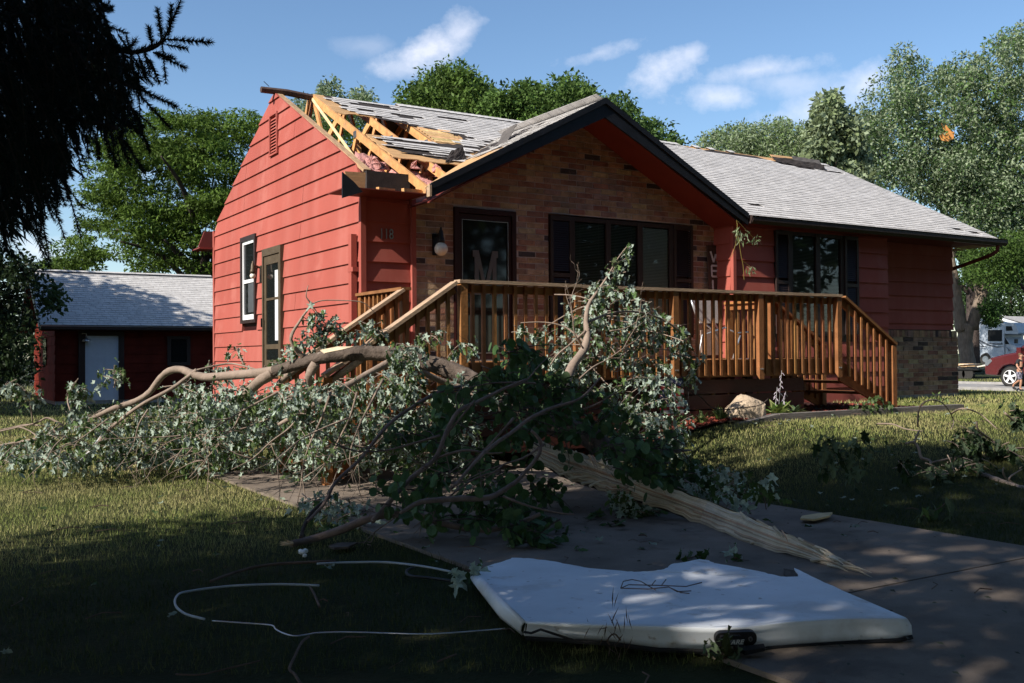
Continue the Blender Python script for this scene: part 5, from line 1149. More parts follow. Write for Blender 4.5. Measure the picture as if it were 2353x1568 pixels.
for px, py, Y, ang, L, r in [(1180, 960, -5.9, 3.9, .9, .012), (1090, 920, -5.8, 4.0, .8, .010), (1010, 1000, -5.9, 3.8, .9, .011), (1250, 1020, -6.1, 4.0, .8, .011), (1150, 1080, -6.1, 3.6, .8, .010), (1230, 880, -5.6, 3.4, .8, .010), (1000, 1120, -6.0, 3.7, .7, .009), (1340, 940, -5.8, .6, .7, .009)]:
    forked(rl, px, py, Y, ang, L, r, 'limb_bark')
for k in range(40):
    c = V(random.choice(rc)); a = random.uniform(0, 6.28); d = V((math.cos(a), math.sin(a), random.uniform(-.3, .5))).normalized(); L = random.uniform(.3, .8)
    p = [c-d*L*.5, c-d*L*.15+V((0, 0, .03)), c+d*L*.2, c+d*L*.5-V((0, 0, .04))]
    for q in p: q.z = max(q.z, .02)
    MB().tube(smooth_path(p, 3), .005, 5).build('twig', 'dark_bark', rl)
# ------------------------------------------------------------------ branch at the right edge
rb = thing('fallen_leafy_branch', 'fallen branch with big dark maple leaves on the lawn at the right edge', 'tree branch', (3.2, -6.3, 0))
Z6 = lambda x, y: (.8553*(2250+x/3.92), .8553*(1050+y/3.92))
def z6(pts, Ys): return [(*Z6(x, y), Y) for (x, y), Y in zip(pts, Ys)]
branch('branch', z6([(2300, 1150), (1960, 1040), (1880, 1020), (1700, 950), (1550, 890), (1460, 830), (1340, 790), (1200, 850), (1080, 870), (1000, 870), (860, 815)], [-7.2, -6.9, -6.8, -6.6, -6.4, -6.3, -6.2, -6.1, -6.0, -5.95, -5.9]), [10, 9, 9, 8, 7, 6.5, 5.5, 4.5, 4.5, 4, 2], 'smooth_bark', rb, 4, 10)
branch('branch', z6([(985, 870), (985, 790), (960, 730), (880, 700), (850, 600), (800, 540), (720, 550)], [-5.95, -5.9, -5.85, -5.8, -5.75, -5.7, -5.7]), [4.5, 4, 4, 3.5, 3, 3, 2.5], 'smooth_bark', rb, 4, 8)
branch('branch', z6([(805, 545), (825, 480), (860, 410)], [-5.7, -5.7, -5.7]), [3, 2.5, 1.2], 'smooth_bark', rb, 4, 8)
for pts, Y in [([(1960, 1010), (1800, 950), (1740, 860), (1745, 800)], -6.6), ([(2060, 900), (1900, 980), (1800, 920), (1940, 820)], -6.7), ([(1460, 320), (1480, 410), (1600, 500), (1720, 590), (1840, 680), (1960, 760)], -5.9), ([(1760, 230), (1880, 340), (1960, 430), (2050, 560)], -6.2), ([(1000, 750), (1200, 705), (1400, 680), (1600, 690), (1800, 720)], -5.9), ([(1480, 600), (1650, 660), (1800, 760), (1960, 800)], -5.9), ([(2100, 600), (1900, 600), (1800, 620)], -6.0)]:
    branch('twig', [(*Z6(x, y), Y) for x, y in pts], [2.4]*(len(pts)-1)+[1.2], 'smooth_bark', rb, 4, 6)
bc = [tuple(at(*Z6(x, y), Y=Y)) for x, y, Y in [(1400, 400, -5.9), (1290, 480, -5.9), (1470, 430, -5.9), (1400, 520, -5.9), (1480, 540, -5.9), (1360, 560, -5.9), (1540, 570, -5.9), (1720, 560, -6.0), (1760, 600, -6.0), (1920, 180, -6.2), (1940, 240, -6.2), (1880, 260, -6.2), (1850, 110, -6.2), (1470, 630, -5.9), (1240, 540, -5.9)]]*2
bc += region([Z6(*p) for p in [(640, 760), (900, 720), (1150, 720), (1400, 700), (1700, 680), (1960, 620), (1960, 960), (1700, 860), (1500, 830), (1300, 800), (1100, 850), (950, 960), (760, 900)]], 60, -6.4, -5.4, .0, 1.2)
sprays(bc, 5, .2, .15, rb, mt, 'dark_maple', 'foliage', (.03, .055, .02), single=120, tr=.004)
# ------------------------------------------------------------------ trees
def crown(name, parent, poly, dist, thick, ncl, Rc, nleaf, size, m, col, w=.45, seed=0, zmin=.6, lay=1.0, up=.5, extra=None, flat=1.0):
    rg = np.random.default_rng(seed); P = samp_poly(poly, ncl); C = []; pa = np.array(poly, float); lo_, hi_ = pa.min(0), pa.max(0); mid_ = (lo_+hi_)/2; P = mid_+(P-mid_)*np.maximum(.5, 1-.42*Rc*FPX/dist/((hi_-lo_)/2))
    for q in P: C.append(at(q[0], q[1], D=dist+thick*rg.uniform(-.5, .5)))
    C = np.array([tuple(c) for c in C]); C = C[C[:, 2] > zmin]; k = max(1, nleaf//len(C)); n = k*len(C)
    R_ = Rc*rg.uniform(.6, 1.25, len(C)); d = rg.normal(0, 1, (n, 3)); d /= np.linalg.norm(d, axis=1, keepdims=True); rad = rg.uniform(.35, 1, n)**.6
    d[:, 2] *= flat
    pos = np.repeat(C, k, 0)+d*(np.repeat(R_, k)*rad)[:, None]
    down = rg.normal(0, 1, (n, 3))*.6+d*.5+np.array([0, 0, -.35]); nrm = rg.normal(0, 1, (n, 3))+np.array([0, 0, up])
    cc = np.repeat(rg.uniform(.62, 1.38, len(C)), k)[:, None]*np.array(col)[None]*rg.uniform(.75, 1.25, (n, 1))
    return leaf_cloud(name, simple_template(w), pos, frames(down, nrm), size*rg.uniform(.6, 1.3, n), cc, m, parent)
def limbs(parent, lst, m='pale_bark'):
    for nm, pts, r in lst:
        P = smooth_path(pts, 4); k = len(pts); rr = [r[min(i//4, k-1)]*(1-(i % 4)/4)+r[min(i//4+1, k-1)]*((i % 4)/4) for i in range(len(P))]
        mb = MB(); mb.tube(P, rr, 12, rough=.08); mb.build(nm, m, parent, True)
def tree(label, base, cat='tree', group=None): return thing('tree', label, cat, base, group)
def auto_limbs(t, base, top, n, r0, spread, m='pale_bark'):
    base, top = V(base), V(top); limbs(t, [('trunk', [base, base.lerp(top, .4)+V((random.uniform(-.2, .2), 0, 0)), base.lerp(top, .8)], [r0, r0*.7, r0*.3])], m)
    for i in range(n):
        f = random.uniform(.25, .75); s_ = base.lerp(top, f); a = random.uniform(0, 6.28); e = s_+V((math.cos(a)*spread, math.sin(a)*spread, spread*random.uniform(.5, 1.1)))*random.uniform(.6, 1)
        limbs(t, [('limb', [s_, s_.lerp(e, .5)+V((0, 0, .15*spread)), e], [r0*.4, r0*.25, r0*.08])], m)
# pinnate-leaved tree behind the garage
t = tree('big bright green tree with feathery leaves rising behind the red garage', at(470, 700, D=37))
t.location.z = 0; auto_limbs(t, (t.location.x, t.location.y, 0), at(470, 440, D=37), 12, .34, 4.0, 'dark_bark')
P1 = [(150, 640), (90, 640), (135, 560), (170, 545), (200, 500), (185, 440), (215, 350), (235, 300), (290, 265), (340, 245), (400, 240), (450, 245), (520, 238), (560, 240), (620, 250), (660, 300), (660, 420), (560, 640), (330, 640), (320, 610), (250, 600), (270, 540), (240, 480), (200, 560), (230, 640)]
crown('crown', t, P1, 37, 5, 330, .75, 75000, .17, 'tree_leaf', (.085, .14, .024), .35, 3, flat=.38)
crown('crown', t, [(500, 500), (720, 260), (830, 300), (840, 420), (600, 640)], 38, 4, 60, 1.0, 10000, .18, 'tree_leaf', (.06, .11, .02), .4, 4)
t = tree('pale leafy treetops showing above the torn gable end', at(760, 400, D=46)); t.location.z = 0; auto_limbs(t, (t.location.x, t.location.y, 0), at(760, 230, D=46), 5, .25, 2.5)
crown('crown', t, [(655, 300), (660, 245), (690, 232), (715, 225), (728, 195), (760, 182), (780, 205), (800, 218), (820, 212), (862, 224), (862, 260), (800, 330)], 46, 3, 70, .55, 10000, .17, 'pale_leaf', (.10, .15, .06), .5, 5)
for i, (lab, poly, D_, n, c, pxc) in enumerate([
        ('rounded green maple behind the ridge, left of the front gable peak', [(915, 240), (918, 190), (940, 200), (965, 165), (1000, 152), (1060, 145), (1085, 165), (1110, 205), (1150, 215), (1160, 260), (1140, 300), (1000, 330), (915, 320)], 31, 19000, (.085, .14, .03), 1010),
        ('broad green maple rising directly behind the front gable peak', [(1080, 260), (1100, 215), (1150, 195), (1185, 200), (1210, 185), (1240, 200), (1285, 175), (1330, 178), (1375, 215), (1430, 240), (1420, 330), (1100, 330)], 30, 21000, (.085, .145, .035), 1250),
        ('green treetop sloping down to the right of the front gable peak', [(1370, 245), (1400, 225), (1430, 225), (1450, 250), (1475, 275), (1520, 295), (1560, 322), (1570, 350), (1400, 400), (1350, 300)], 33, 11000, (.075, .13, .035), 1450)]):
    t = tree(lab, at(pxc, 500, D=D_), group='trees behind the house'); t.location.z = 0; auto_limbs(t, (t.location.x, t.location.y, 0), at(pxc, 300, D=D_), 5, .26, 1.2, 'dark_bark')
    crown('crown', t, poly, D_, 3.5, 150, .42, n, .15, 'tree_leaf', c, .5, 20+i)
t = tree('row of pale silvery young trees low behind the right roof', at(1750, 500, D=52)); t.location.z = 0
auto_limbs(t, (t.location.x, t.location.y, 0), at(1790, 270, D=52), 6, .22, 3)
crown('crown', t, [(1600, 335), (1620, 315), (1650, 302), (1690, 290), (1735, 305), (1770, 285), (1795, 250), (1820, 275), (1850, 262), (1875, 300), (1880, 400), (1700, 370), (1600, 345)], 52, 4, 150, .6, 22000, .17, 'pale_leaf', (.13, .19, .07), .45, 31)
t = tree('narrow conical tree with broad pale leaves beside the big willow-leaved tree', at(1905, 500, D=48)); t.location.z = 0
auto_limbs(t, (t.location.x, t.location.y, 0), at(1905, 200, D=48), 8, .25, 1.6)
crown('crown', t, [(1820, 430), (1840, 340), (1865, 280), (1885, 225), (1903, 178), (1925, 190), (1945, 240), (1975, 290), (2000, 430)], 48, 3, 120, .5, 13000, .26, 'pale_leaf', (.15, .19, .09), .65, 32)
t = tree('huge windblown silvery green tree on the right with a plywood scrap caught in it', at(2230, 700, D=60)); t.location.z = .3
auto_limbs(t, (t.location.x, t.location.y, 0), at(2230, 330, D=60), 14, .45, 6, 'dark_bark'); auto_limbs(t, (t.location.x+4, t.location.y-3, 0), at(2350, 380, D=60), 10, .35, 5, 'dark_bark')
P7 = [(1955, 300), (1975, 240), (2010, 200), (2035, 165), (2050, 115), (2095, 100), (2110, 150), (2140, 170), (2190, 135), (2220, 108), (2235, 150), (2270, 130), (2290, 85), (2320, 75), (2352, 55), (2560, 20), (2560, 640), (2352, 640), (2300, 590), (2290, 540), (2170, 470), (2050, 430), (1960, 420), (1930, 380)]
crown('crown', t, P7, 60, 8, 520, .95, 120000, .22, 'pale_leaf', (.075, .13, .04), .45, 33)
crown('crown', t, [(1960, 420), (2170, 470), (2290, 540), (2352, 600), (2352, 420), (2200, 330), (2000, 330)], 57, 4, 140, 1.0, 18000, .2, 'pale_leaf', (.06, .105, .035), .45, 34)
t = tree('forked shade tree with a thick mottled trunk at the right end of the house', at(2222, 838, D=56)); t.location.z = .25
q = lambda x, y: at(x, y, D=56)
limbs(t, [('trunk', [q(2226, 852), q(2222, 825), q(2216, 780), q(2222, 745)], [.50, .40, .40, .44]), ('limb', [q(2210, 760), q(2200, 700), q(2192, 640), q(2180, 560)], [.36, .30, .26, .16]), ('limb', [q(2232, 755), q(2250, 690), q(2275, 640), q(2310, 600), (q(2360, 560))], [.34, .30, .26, .2, .14]), ('limb', [q(2248, 690), q(2244, 640), q(2238, 590)], [.2, .17, .1])])
crown('crown', t, [(2190, 600), (2196, 560), (2250, 555), (2352, 530), (2420, 560), (2420, 620), (2352, 625), (2310, 660), (2270, 655), (2230, 660), (2205, 640)], 55, 6, 110, .7, 15000, .17, 'tree_leaf', (.075, .13, .03), .5, 36)
crown('crown', t, [(2250, 690), (2290, 690), (2300, 730), (2275, 750), (2255, 720)], 55, 3, 18, .5, 1800, .17, 'tree_leaf', (.04, .08, .02), .5, 37)
t = tree('dim distant trees closing the view behind the motorhome', at(2320, 760, D=120)); t.location.z = .4; auto_limbs(t, (t.location.x, t.location.y, 0), at(2320, 600, D=120), 5, .4, 5, 'dark_bark')
crown('crown', t, [(2180, 760), (2180, 640), (2480, 560), (2480, 740)], 120, 10, 220, 1.7, 16000, .42, 'tree_leaf', (.05, .085, .03), .5, 38)
# dark tree by the fence on the left
t = tree('dark shaded broadleaf tree at the left edge beside the garage', at(-60, 900, D=24)); t.location.z = 0
auto_limbs(t, (t.location.x, t.location.y, 0), at(-60, 500, D=24), 8, .25, 2.2, 'dark_bark')
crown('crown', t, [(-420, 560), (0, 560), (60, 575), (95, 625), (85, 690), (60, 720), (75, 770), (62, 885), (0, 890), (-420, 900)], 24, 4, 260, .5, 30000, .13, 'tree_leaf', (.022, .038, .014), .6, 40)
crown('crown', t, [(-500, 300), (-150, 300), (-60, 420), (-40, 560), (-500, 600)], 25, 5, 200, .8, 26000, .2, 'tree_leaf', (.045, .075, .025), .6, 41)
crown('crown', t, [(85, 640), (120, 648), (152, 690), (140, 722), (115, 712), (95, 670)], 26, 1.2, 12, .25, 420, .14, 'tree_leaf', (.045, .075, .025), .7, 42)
t = tree('tall hedge of dark trees far behind the left lawn', at(0, 840, D=60)); t.location.z = 0
crown('crown', t, [(-700, 820), (-700, 650), (0, 700), (120, 720), (120, 850), (0, 855), (-700, 850)], 60, 6, 300, 1.1, 16000, .3, 'tree_leaf', (.04, .07, .02), .5, 43, zmin=.2)
ball_tree_args = ('leafy tree beside the garage, out past the left edge', -9.2, 17.2, 4.6, 1.5, 10.7, 22000, .26, .25, 21, .03)
# the tall trees left of the driveway, outside the picture, that shade the foreground
def ball_tree(label, x, y, r, z0, z1, n, size, r0=.3, seed=0, gaps=.0):
    rg = np.random.default_rng(seed); t = tree(label, (x, y, 0), group='trees along the left of the yard'); auto_limbs(t, (x, y, 0), (x, y, z1*.8), 8, r0, r*.6, 'dark_bark')
    d = rg.normal(0, 1, (n, 3)); d /= np.linalg.norm(d, axis=1, keepdims=True); rad = rg.uniform(.25, 1, n)**.5*(1+.12*np.sin(d[:, 0]*5+seed)*np.cos(d[:, 2]*6))
    pos = np.array([x, y, (z0+z1)/2])+d*rad[:, None]*np.array([r, r, (z1-z0)/2])
    cl = np.floor(pos/1.1); hsh = np.abs(np.sin(cl@np.array([12.9898, 78.233, 37.719])+seed)*43758.5453) % 1; pos = pos[hsh > gaps]; n = len(pos)
    leaf_cloud('crown', simple_template(.55), pos, frames(rg.normal(0, 1, (n, 3))+np.array([0, 0, -.4]), rg.normal(0, 1, (n, 3))), size*rg.uniform(.6, 1.3, n), np.array([.05, .09, .03])[None]*rg.uniform(.7, 1.3, (n, 1)), 'tree_leaf', t)
ball_tree(*ball_tree_args)
ball_tree('tall broad yard tree left of the driveway', -13, -12.0, 6.4, 2.2, 13.6, 32000, .30, .4, 3, .04)
ball_tree('tall broad yard tree beyond the near spruce', -14, -17.5, 6.5, 2, 14, 24000, .34, .4, 4, .04)
ball_tree('broad yard tree at the far left of the lawn', -21, -12, 6, 2, 12, 12000, .4, .4, 5, .1)
ball_tree('unseen spreading tree added behind the photographer to darken the foreground', -4.2, -15.6, 7.0, 5.6, 13, 28000, .36, .35, 7, .02)  # crown added overhead, out of view, to cut sky light on the foreground
ball_tree('tall tree behind the photographer', -9.5, -24, 6, 4, 14, 10000, .4, .35, 17, .1)
ball_tree('leafy tree across the road, straight behind the photographer', -2, -22, 7, 1.5, 17, 15000, .5, .4, 8, .05)  # roadside trees raised and brought closer to cut sky light on the walls
ball_tree('leafy tree across the road facing the deck', 9, -20.5, 7, 1.5, 17.5, 16000, .5, .4, 9, .05)
ball_tree('leafy tree across the road facing the right end of the house', 21, -17.5, 7, 1.5, 17, 16000, .5, .4, 10, .05)
ball_tree('leafy tree across the road at the far right', 33, -13, 6, 1.5, 13, 10000, .5, .4, 12, .05)

# ------------------------------------------------------------------ near spruce
spr = thing('spruce_tree', 'dark spruce whose drooping needled boughs hang into the top left corner', 'tree', (-6.6, -6.6, 0))
limbs(spr, [('trunk', [(-7.0, -6.9, 0), (-7.0, -6.9, 4), (-7, -6.9, 9)], [.22, .16, .04])], 'dark_bark')
NP, ND, NL = [], [], []
stm = MB()
def shoot(a, b, dens=1.0, rr=.027):
    a, b = np.array(a), np.array(b); L = np.linalg.norm(b-a); n = int(L*900*dens); d = (b-a)/L; t = RNG.uniform(0, 1, n)**.9; v = RNG.normal(0, 1, (n, 3)); v -= (v@d)[:, None]*d; v /= np.linalg.norm(v, axis=1, keepdims=True)
    NP.append(a+(b-a)*t[:, None]); dd = v+d*.75; dd /= np.linalg.norm(dd, axis=1, keepdims=True); ND.append(dd*(rr*RNG.uniform(.8, 1.15, n)*(1-.3*(t > .95)))[:, None]); stm.tube([a, (a+b)/2, b], [.0042, .003, .002], 4)
ZA = .8553/3.357
def sp(x, y, D_): return at(x*ZA, y*ZA, D=D_)
for a, b, D_ in [((880, 200), (1150, 300), 4.3), ((1480, 350), (1640, -20), 4.0), ((1470, 350), (1910, 380), 4.0), ((1455, 350), (1420, 75), 4.0), ((1520, 310), (1548, 45), 4.05), ((1370, 400), (1340, 240), 4.0), ((1380, 470), (1680, 615), 4.0), ((1500, 400), (1690, 440), 4.1), ((1320, 510), (1445, 750), 4.0), ((1250, 500), (1320, 720), 4.1), ((1180, 560), (1230, 740), 4.1),
                 ((1240, 790), (1600, 965), 4.1), ((1230, 820), (1535, 1160), 4.15), ((1200, 1000), (1350, 1370), 4.2), ((1060, 1180), (1300, 1540), 4.2), ((940, 1190), (1055, 1500), 4.2), ((1060, 1230), (1180, 1500), 4.25), ((860, 1200), (890, 1440), 4.2), ((780, 1200), (800, 1440), 4.25), ((930, 100), (1010, 70), 4.3), ((820, 130), (990, 20), 4.3), ((880, 250), (1020, 380), 4.3), ((740, 60), (830, -10), 4.3), ((1190, 700), (1380, 880), 4.15), ((1100, 640), (1250, 800), 4.15), ((1000, 400), (1150, 450), 4.2), ((1150, 450), (1230, 350), 4.1),
                 ((1000, 430), (1250, 475), 4.15), ((1150, 480), (1360, 425), 4.1), ((1220, 470), (1480, 365), 4.05), ((1300, 450), (1345, 650), 4.1), ((1100, 500), (1150, 700), 4.2), ((1400, 480), (1570, 530), 4.05), ((1130, 1050), (1250, 1200), 4.2), ((1150, 900), (1290, 1160), 4.2), ((1000, 900), (1110, 1200), 4.3)]: 
    shoot(sp(*a, D_), sp(*b, D_+random.uniform(-.15, .15)), 1.5)
stm.tube(smooth_path([sp(500, 250, 4.6), sp(800, 330, 4.4), sp(1000, 440, 4.2), sp(1200, 470, 4.1), sp(1380, 430, 4.0), sp(1480, 350, 4.0)], 4), .008, 6)
stm.tube(smooth_path([sp(100, 140, 4.5), sp(250, 130, 4.5), sp(420, 210, 4.4), sp(560, 380, 4.4)], 4), .006, 6); stm.tube(smooth_path([sp(-100, 700, 4.8), sp(300, 650, 4.5), sp(700, 680, 4.4), sp(1000, 720, 4.3), sp(1240, 800, 4.15)], 4), .009, 6)
stm.tube(smooth_path([sp(-200, 200, 5), sp(300, 60, 4.8), sp(800, 100, 4.4)], 4), .01, 6); stm.tube(smooth_path([sp(-200, 1100, 5), sp(300, 1050, 4.7), sp(700, 1080, 4.4), sp(1050, 1150, 4.2)], 4), .009, 6)
mass = [(-150, -60), (180, -60), (245, 0), (250, 20), (235, 50), (262, 88), (258, 105), (300, 118), (335, 125), (372, 110), (392, 95), (385, 130), (348, 150), (320, 175), (300, 190), (325, 225), (320, 262), (300, 300), (275, 310), (235, 300), (200, 330), (172, 400), (160, 470), (125, 500), (100, 510), (75, 545), (40, 560), (-150, 560)]
Pm = samp_poly(mass, 1250)
for q in Pm:
    D_ = random.uniform(3.9, 6.2) if q[0] > 60 else random.uniform(3.8, 7); a = at(q[0], q[1], D=D_); b = a+V((random.uniform(-.02, .13), random.uniform(-.12, .08), -random.uniform(.10, .28))); a = a-(b-a)*.45; b = b-(b-a)*.15
    if inpoly(*proj(b)[:2], mass) or random.random() < .25: shoot(a, b, .95)
Pi = samp_poly([(-150, -60), (170, -60), (225, 20), (220, 60), (240, 110), (300, 140), (350, 130), (310, 170), (280, 200), (290, 250), (260, 280), (200, 290), (160, 330), (140, 400), (130, 450), (90, 480), (50, 520), (-150, 540)], 3600)
Pi = np.array([tuple(at(q[0], q[1], D=random.uniform(4.6, 7.5))) for q in Pi]); ni = len(Pi)
leaf_cloud('inner_needles', simple_template(.12), Pi, frames(RNG.normal(0, .5, (ni, 3))+np.array([.3, 0, -1]), RNG.normal(0, 1, (ni, 3))), RNG.uniform(.06, .16, ni), np.tile([.02, .035, .02], (ni, 1)), 'needle', spr)
NPa = np.concatenate(NP); NDa = np.concatenate(ND); n = len(NPa); sd = np.cross(NDa, RNG.normal(0, 1, (n, 3))); sd /= np.linalg.norm(sd, axis=1, keepdims=True); wv = sd*.0019
vv = np.stack([NPa-wv, NPa+wv, NPa+NDa], 1).reshape(-1, 3); tag(fast('needles', vv, np.arange(3*n).reshape(-1, 3), np.tile([.02, .035, .02], (3*n, 1)), 'needle', spr), kind='stuff')
stm.build('boughs', 'dark_bark', spr)
# upper crown out of the picture
n = 16000; rg = np.random.default_rng(5); zz = rg.uniform(1.9, 9, n); rr = (9.2-zz)/7.3*2.6*rg.uniform(.1, 1, n)**.5; aa = rg.uniform(0, 6.28, n); pos = np.stack([-7.0+rr*np.cos(aa), -6.9+rr*np.sin(aa), zz], 1)
rel = (pos-CAMC)@CAMM; keep = ~((rel[:, 2] > .3) & (np.abs(rel[:, 0]/rel[:, 2]) < .56) & (np.abs(rel[:, 1]/rel[:, 2]) < .40)); pos = pos[keep]; n = len(pos)
leaf_cloud('crown', simple_template(.25), pos, frames(np.stack([np.cos(aa[keep]), np.sin(aa[keep]), -np.ones(n)*.7], 1), rg.normal(0, 1, (n, 3))), rg.uniform(.12, .28, n), np.tile([.02, .035, .02], (n, 1)), 'needle', spr)

# ------------------------------------------------------------------ across the street
K = lambda x, y: (.8553*(2550+x/6.03), .8553*(820+y/6.03))
rv = thing('motorhome', 'white motorhome with grey swoosh stripes parked beyond the street', 'motorhome', (60, 20, .4)); RX = 60
def rvpoly(pts, name, m, x0=0, th=2.3, par=None):
    b = MB(); b.prism([at(*K(x, y), X=RX+x0) for x, y in pts], (th, 0, 0)); return b.build(name, m, par or rv, fixn=True)
rvpoly([(350, 290), (885, 285), (885, 860), (390, 865), (355, 780), (345, 500)], 'body', 'rv_white')
rvpoly([(887, 288), (1040, 280), (1075, 330), (1118, 440), (1110, 462), (890, 458)], 'overcab', 'rv_white')
rvpoly([(887, 500), (925, 540), (990, 630), (1070, 650), (1105, 700), (1110, 830), (887, 845)], 'cab', 'rv_white', .1, 2.0)
rvpoly([(620, 395), (845, 395), (845, 575), (620, 575)], 'window', 'far_glass', -.03, .025); rvpoly([(412, 395), (472, 395), (472, 545), (412, 545)], 'window', 'far_glass', -.03, .025); rvpoly([(910, 335), (1000, 335), (1022, 405), (912, 410)], 'window', 'far_glass', -.03, .025)
rvpoly([(900, 520), (965, 625), (902, 625)], 'window', 'far_glass', .07, .025); rvpoly([(395, 365), (488, 365), (492, 860), (400, 860)], 'door', 'white_vinyl', -.015, .012)
rvpoly([(410, 600), (427, 600), (427, 628), (410, 628)], 'door_handle', 'black_metal', -.05, .03)
for pts in [[(445, 550), (520, 600), (620, 650), (760, 680), (875, 672), (875, 663), (760, 660), (650, 635), (560, 590), (480, 550)], [(620, 600), (720, 612), (830, 610), (840, 595), (862, 620), (860, 632), (740, 634), (660, 618)], [(430, 545), (500, 600), (560, 660), (548, 675), (480, 600)], [(370, 655), (500, 660), (600, 655), (590, 668), (500, 674), (375, 668)], [(380, 680), (490, 692), (590, 686), (560, 695), (480, 700)], [(915, 665), (970, 715), (975, 735), (940, 745), (955, 725)]]: rvpoly(pts, 'stripe', 'grey_stripe', -.022, .012)
rvpoly([(385, 268), (610, 262), (880, 275), (880, 284), (380, 289)], 'roof_cap', 'rv_white', .1, 2.0); rvpoly([(430, 225), (500, 215), (520, 262), (440, 266)], 'roof_vent', 'white_vinyl', .7, .6)
rvpoly([(1045, 545), (1082, 545), (1082, 615), (1045, 615)], 'mirror', 'black_metal', -.35, .2)
b = MB(); c = at(*K(582, 868), X=RX-.02); rw = .42; b.lathe(c, [(rw, 0), (rw, .25)], 20, axis='x'); wh = b.build('wheel', 'tyre', rv); b = MB(); b.lathe(c+V((-.02, 0, 0)), [(rw*.55, 0), (rw*.5, .03)], 14, axis='x'); b.build('rim', 'steel', wh)
c = at(*K(1040, 868), X=RX+.05); b = MB(); b.lathe(c, [(rw, 0), (rw, .25)], 20, axis='x'); wh = b.build('wheel', 'tyre', rv)
rvpoly([(545, 860), (548, 790), (580, 765), (620, 770), (645, 800), (648, 862)], 'wheel_arch', 'black_metal', -.012, .03); rvpoly([(390, 866), (1100, 850), (1100, 905), (420, 930)], 'undercarriage', 'black_metal', .4, 1.4)
nb = thing('neighbour_house', 'cream-sided neighbouring house with a grey roof behind the motorhome', 'house', (72, 15, .4))
def npoly(pts, name, m, x0=0, th=8): b = MB(); b.prism([at(*K(x, y), X=72+x0) for x, y in pts], (th, 0, 0)); return b.build(name, m, nb, fixn=True)
npoly([(600, 330), (780, 230), (1300, 400), (1700, 480), (1700, 980), (600, 980)], 'wall', 'cream_siding', .05, 7)
for k in range(15): y = 360+k*38; npoly([(620, y), (1700, y+4), (1700, y+38), (620, y+34)], 'siding_board', 'cream_siding', random.uniform(-.02, .0), .04)
npoly([(780, 168), (1700, 190), (1700, 430), (1206, 290)], 'roof', 'grey_roof', .4, 7); npoly([(770, 188), (1206, 322), (1700, 470), (1700, 490), (1206, 352), (760, 215)], 'rake_board', 'white_vinyl', -.4, .5); npoly([(900, 455), (1700, 458), (1700, 476), (900, 474)], 'eave_trim', 'dark_frame', -.1, .2)
npoly([(600, 330), (780, 168), (790, 190), (640, 340)], 'roof', 'grey_roof', -.3, 8)
# dark red vehicle, front half in view
SX = 31.0; fy = at(2261, 870, X=SX).y
car = thing('suv', 'dark red sport utility vehicle parked at the kerb, its front half in view', 'car', (SX+.9, fy-2.5, 0))
cp_ = lambda d, z, x=0: V((SX+x, fy-d, z))
prof_ = [(.02, .45), (.0, .75), (.06, .98), (.25, 1.10), (.8, 1.24), (1.25, 1.31), (1.55, 1.55), (1.85, 1.78), (2.2, 1.87), (3.5, 1.90), (4.6, 1.86), (4.95, 1.45), (5.1, 1.15), (5.12, .5), (4.7, .40), (4.62, .62), (4.45, .80), (4.15, .86), (3.85, .80), (3.68, .62), (3.6, .38), (1.62, .36), (1.55, .62), (1.38, .80), (1.08, .86), (.78, .80), (.60, .62), (.52, .42)]
b = MB(); b.prism([cp_(d, z) for d, z in prof_], (1.9, 0, 0)); o = b.build('body', 'car_paint', car, fixn=True)
bv = o.modifiers.new('bevel', 'BEVEL'); bv.width = .06; bv.segments = 3
b = MB(); b.prism([cp_(d, z, -.012) for d, z in [(1.55, 1.36), (1.85, 1.68), (2.3, 1.78), (2.75, 1.79), (2.75, 1.36)]], (.02, 0, 0)); b.build('window', 'glass_dark', car, fixn=True); b = MB(); b.prism([cp_(d, z, -.012) for d, z in [(2.85, 1.36), (2.85, 1.79), (3.9, 1.79), (4.6, 1.7), (4.8, 1.36)]], (.02, 0, 0)); b.build('window', 'glass_dark', car, fixn=True)
b = MB(); b.prism([cp_(d, z, .12) for d, z in [(1.24, 1.33), (1.86, 1.80), (1.84, 1.82), (1.20, 1.34)]], (1.6, 0, 0)); b.build('windscreen', 'glass_dark', car, fixn=True)
b = MB(); b.prism([cp_(d, z, -.015) for d, z in [(.03, .85), (.09, .99), (.27, 1.08), (.33, .98), (.14, .80)]], (.3, 0, 0)); b.build('headlight', 'steel', car, fixn=True)
b = MB(); b.box(SX-.2, SX-.0, fy-1.62, fy-1.45, 1.25, 1.50); b.build('mirror', 'car_paint', car); b = MB(); b.box(SX-.03, SX+.02, fy-3.55, fy-1.75, .40, .48); b.build('running_board', 'black_metal', car)
b = MB(); b.box(SX-.012, SX-.004, fy-2.1, fy-1.85, 1.0, 1.06); b.build('door_handle', 'steel', car)
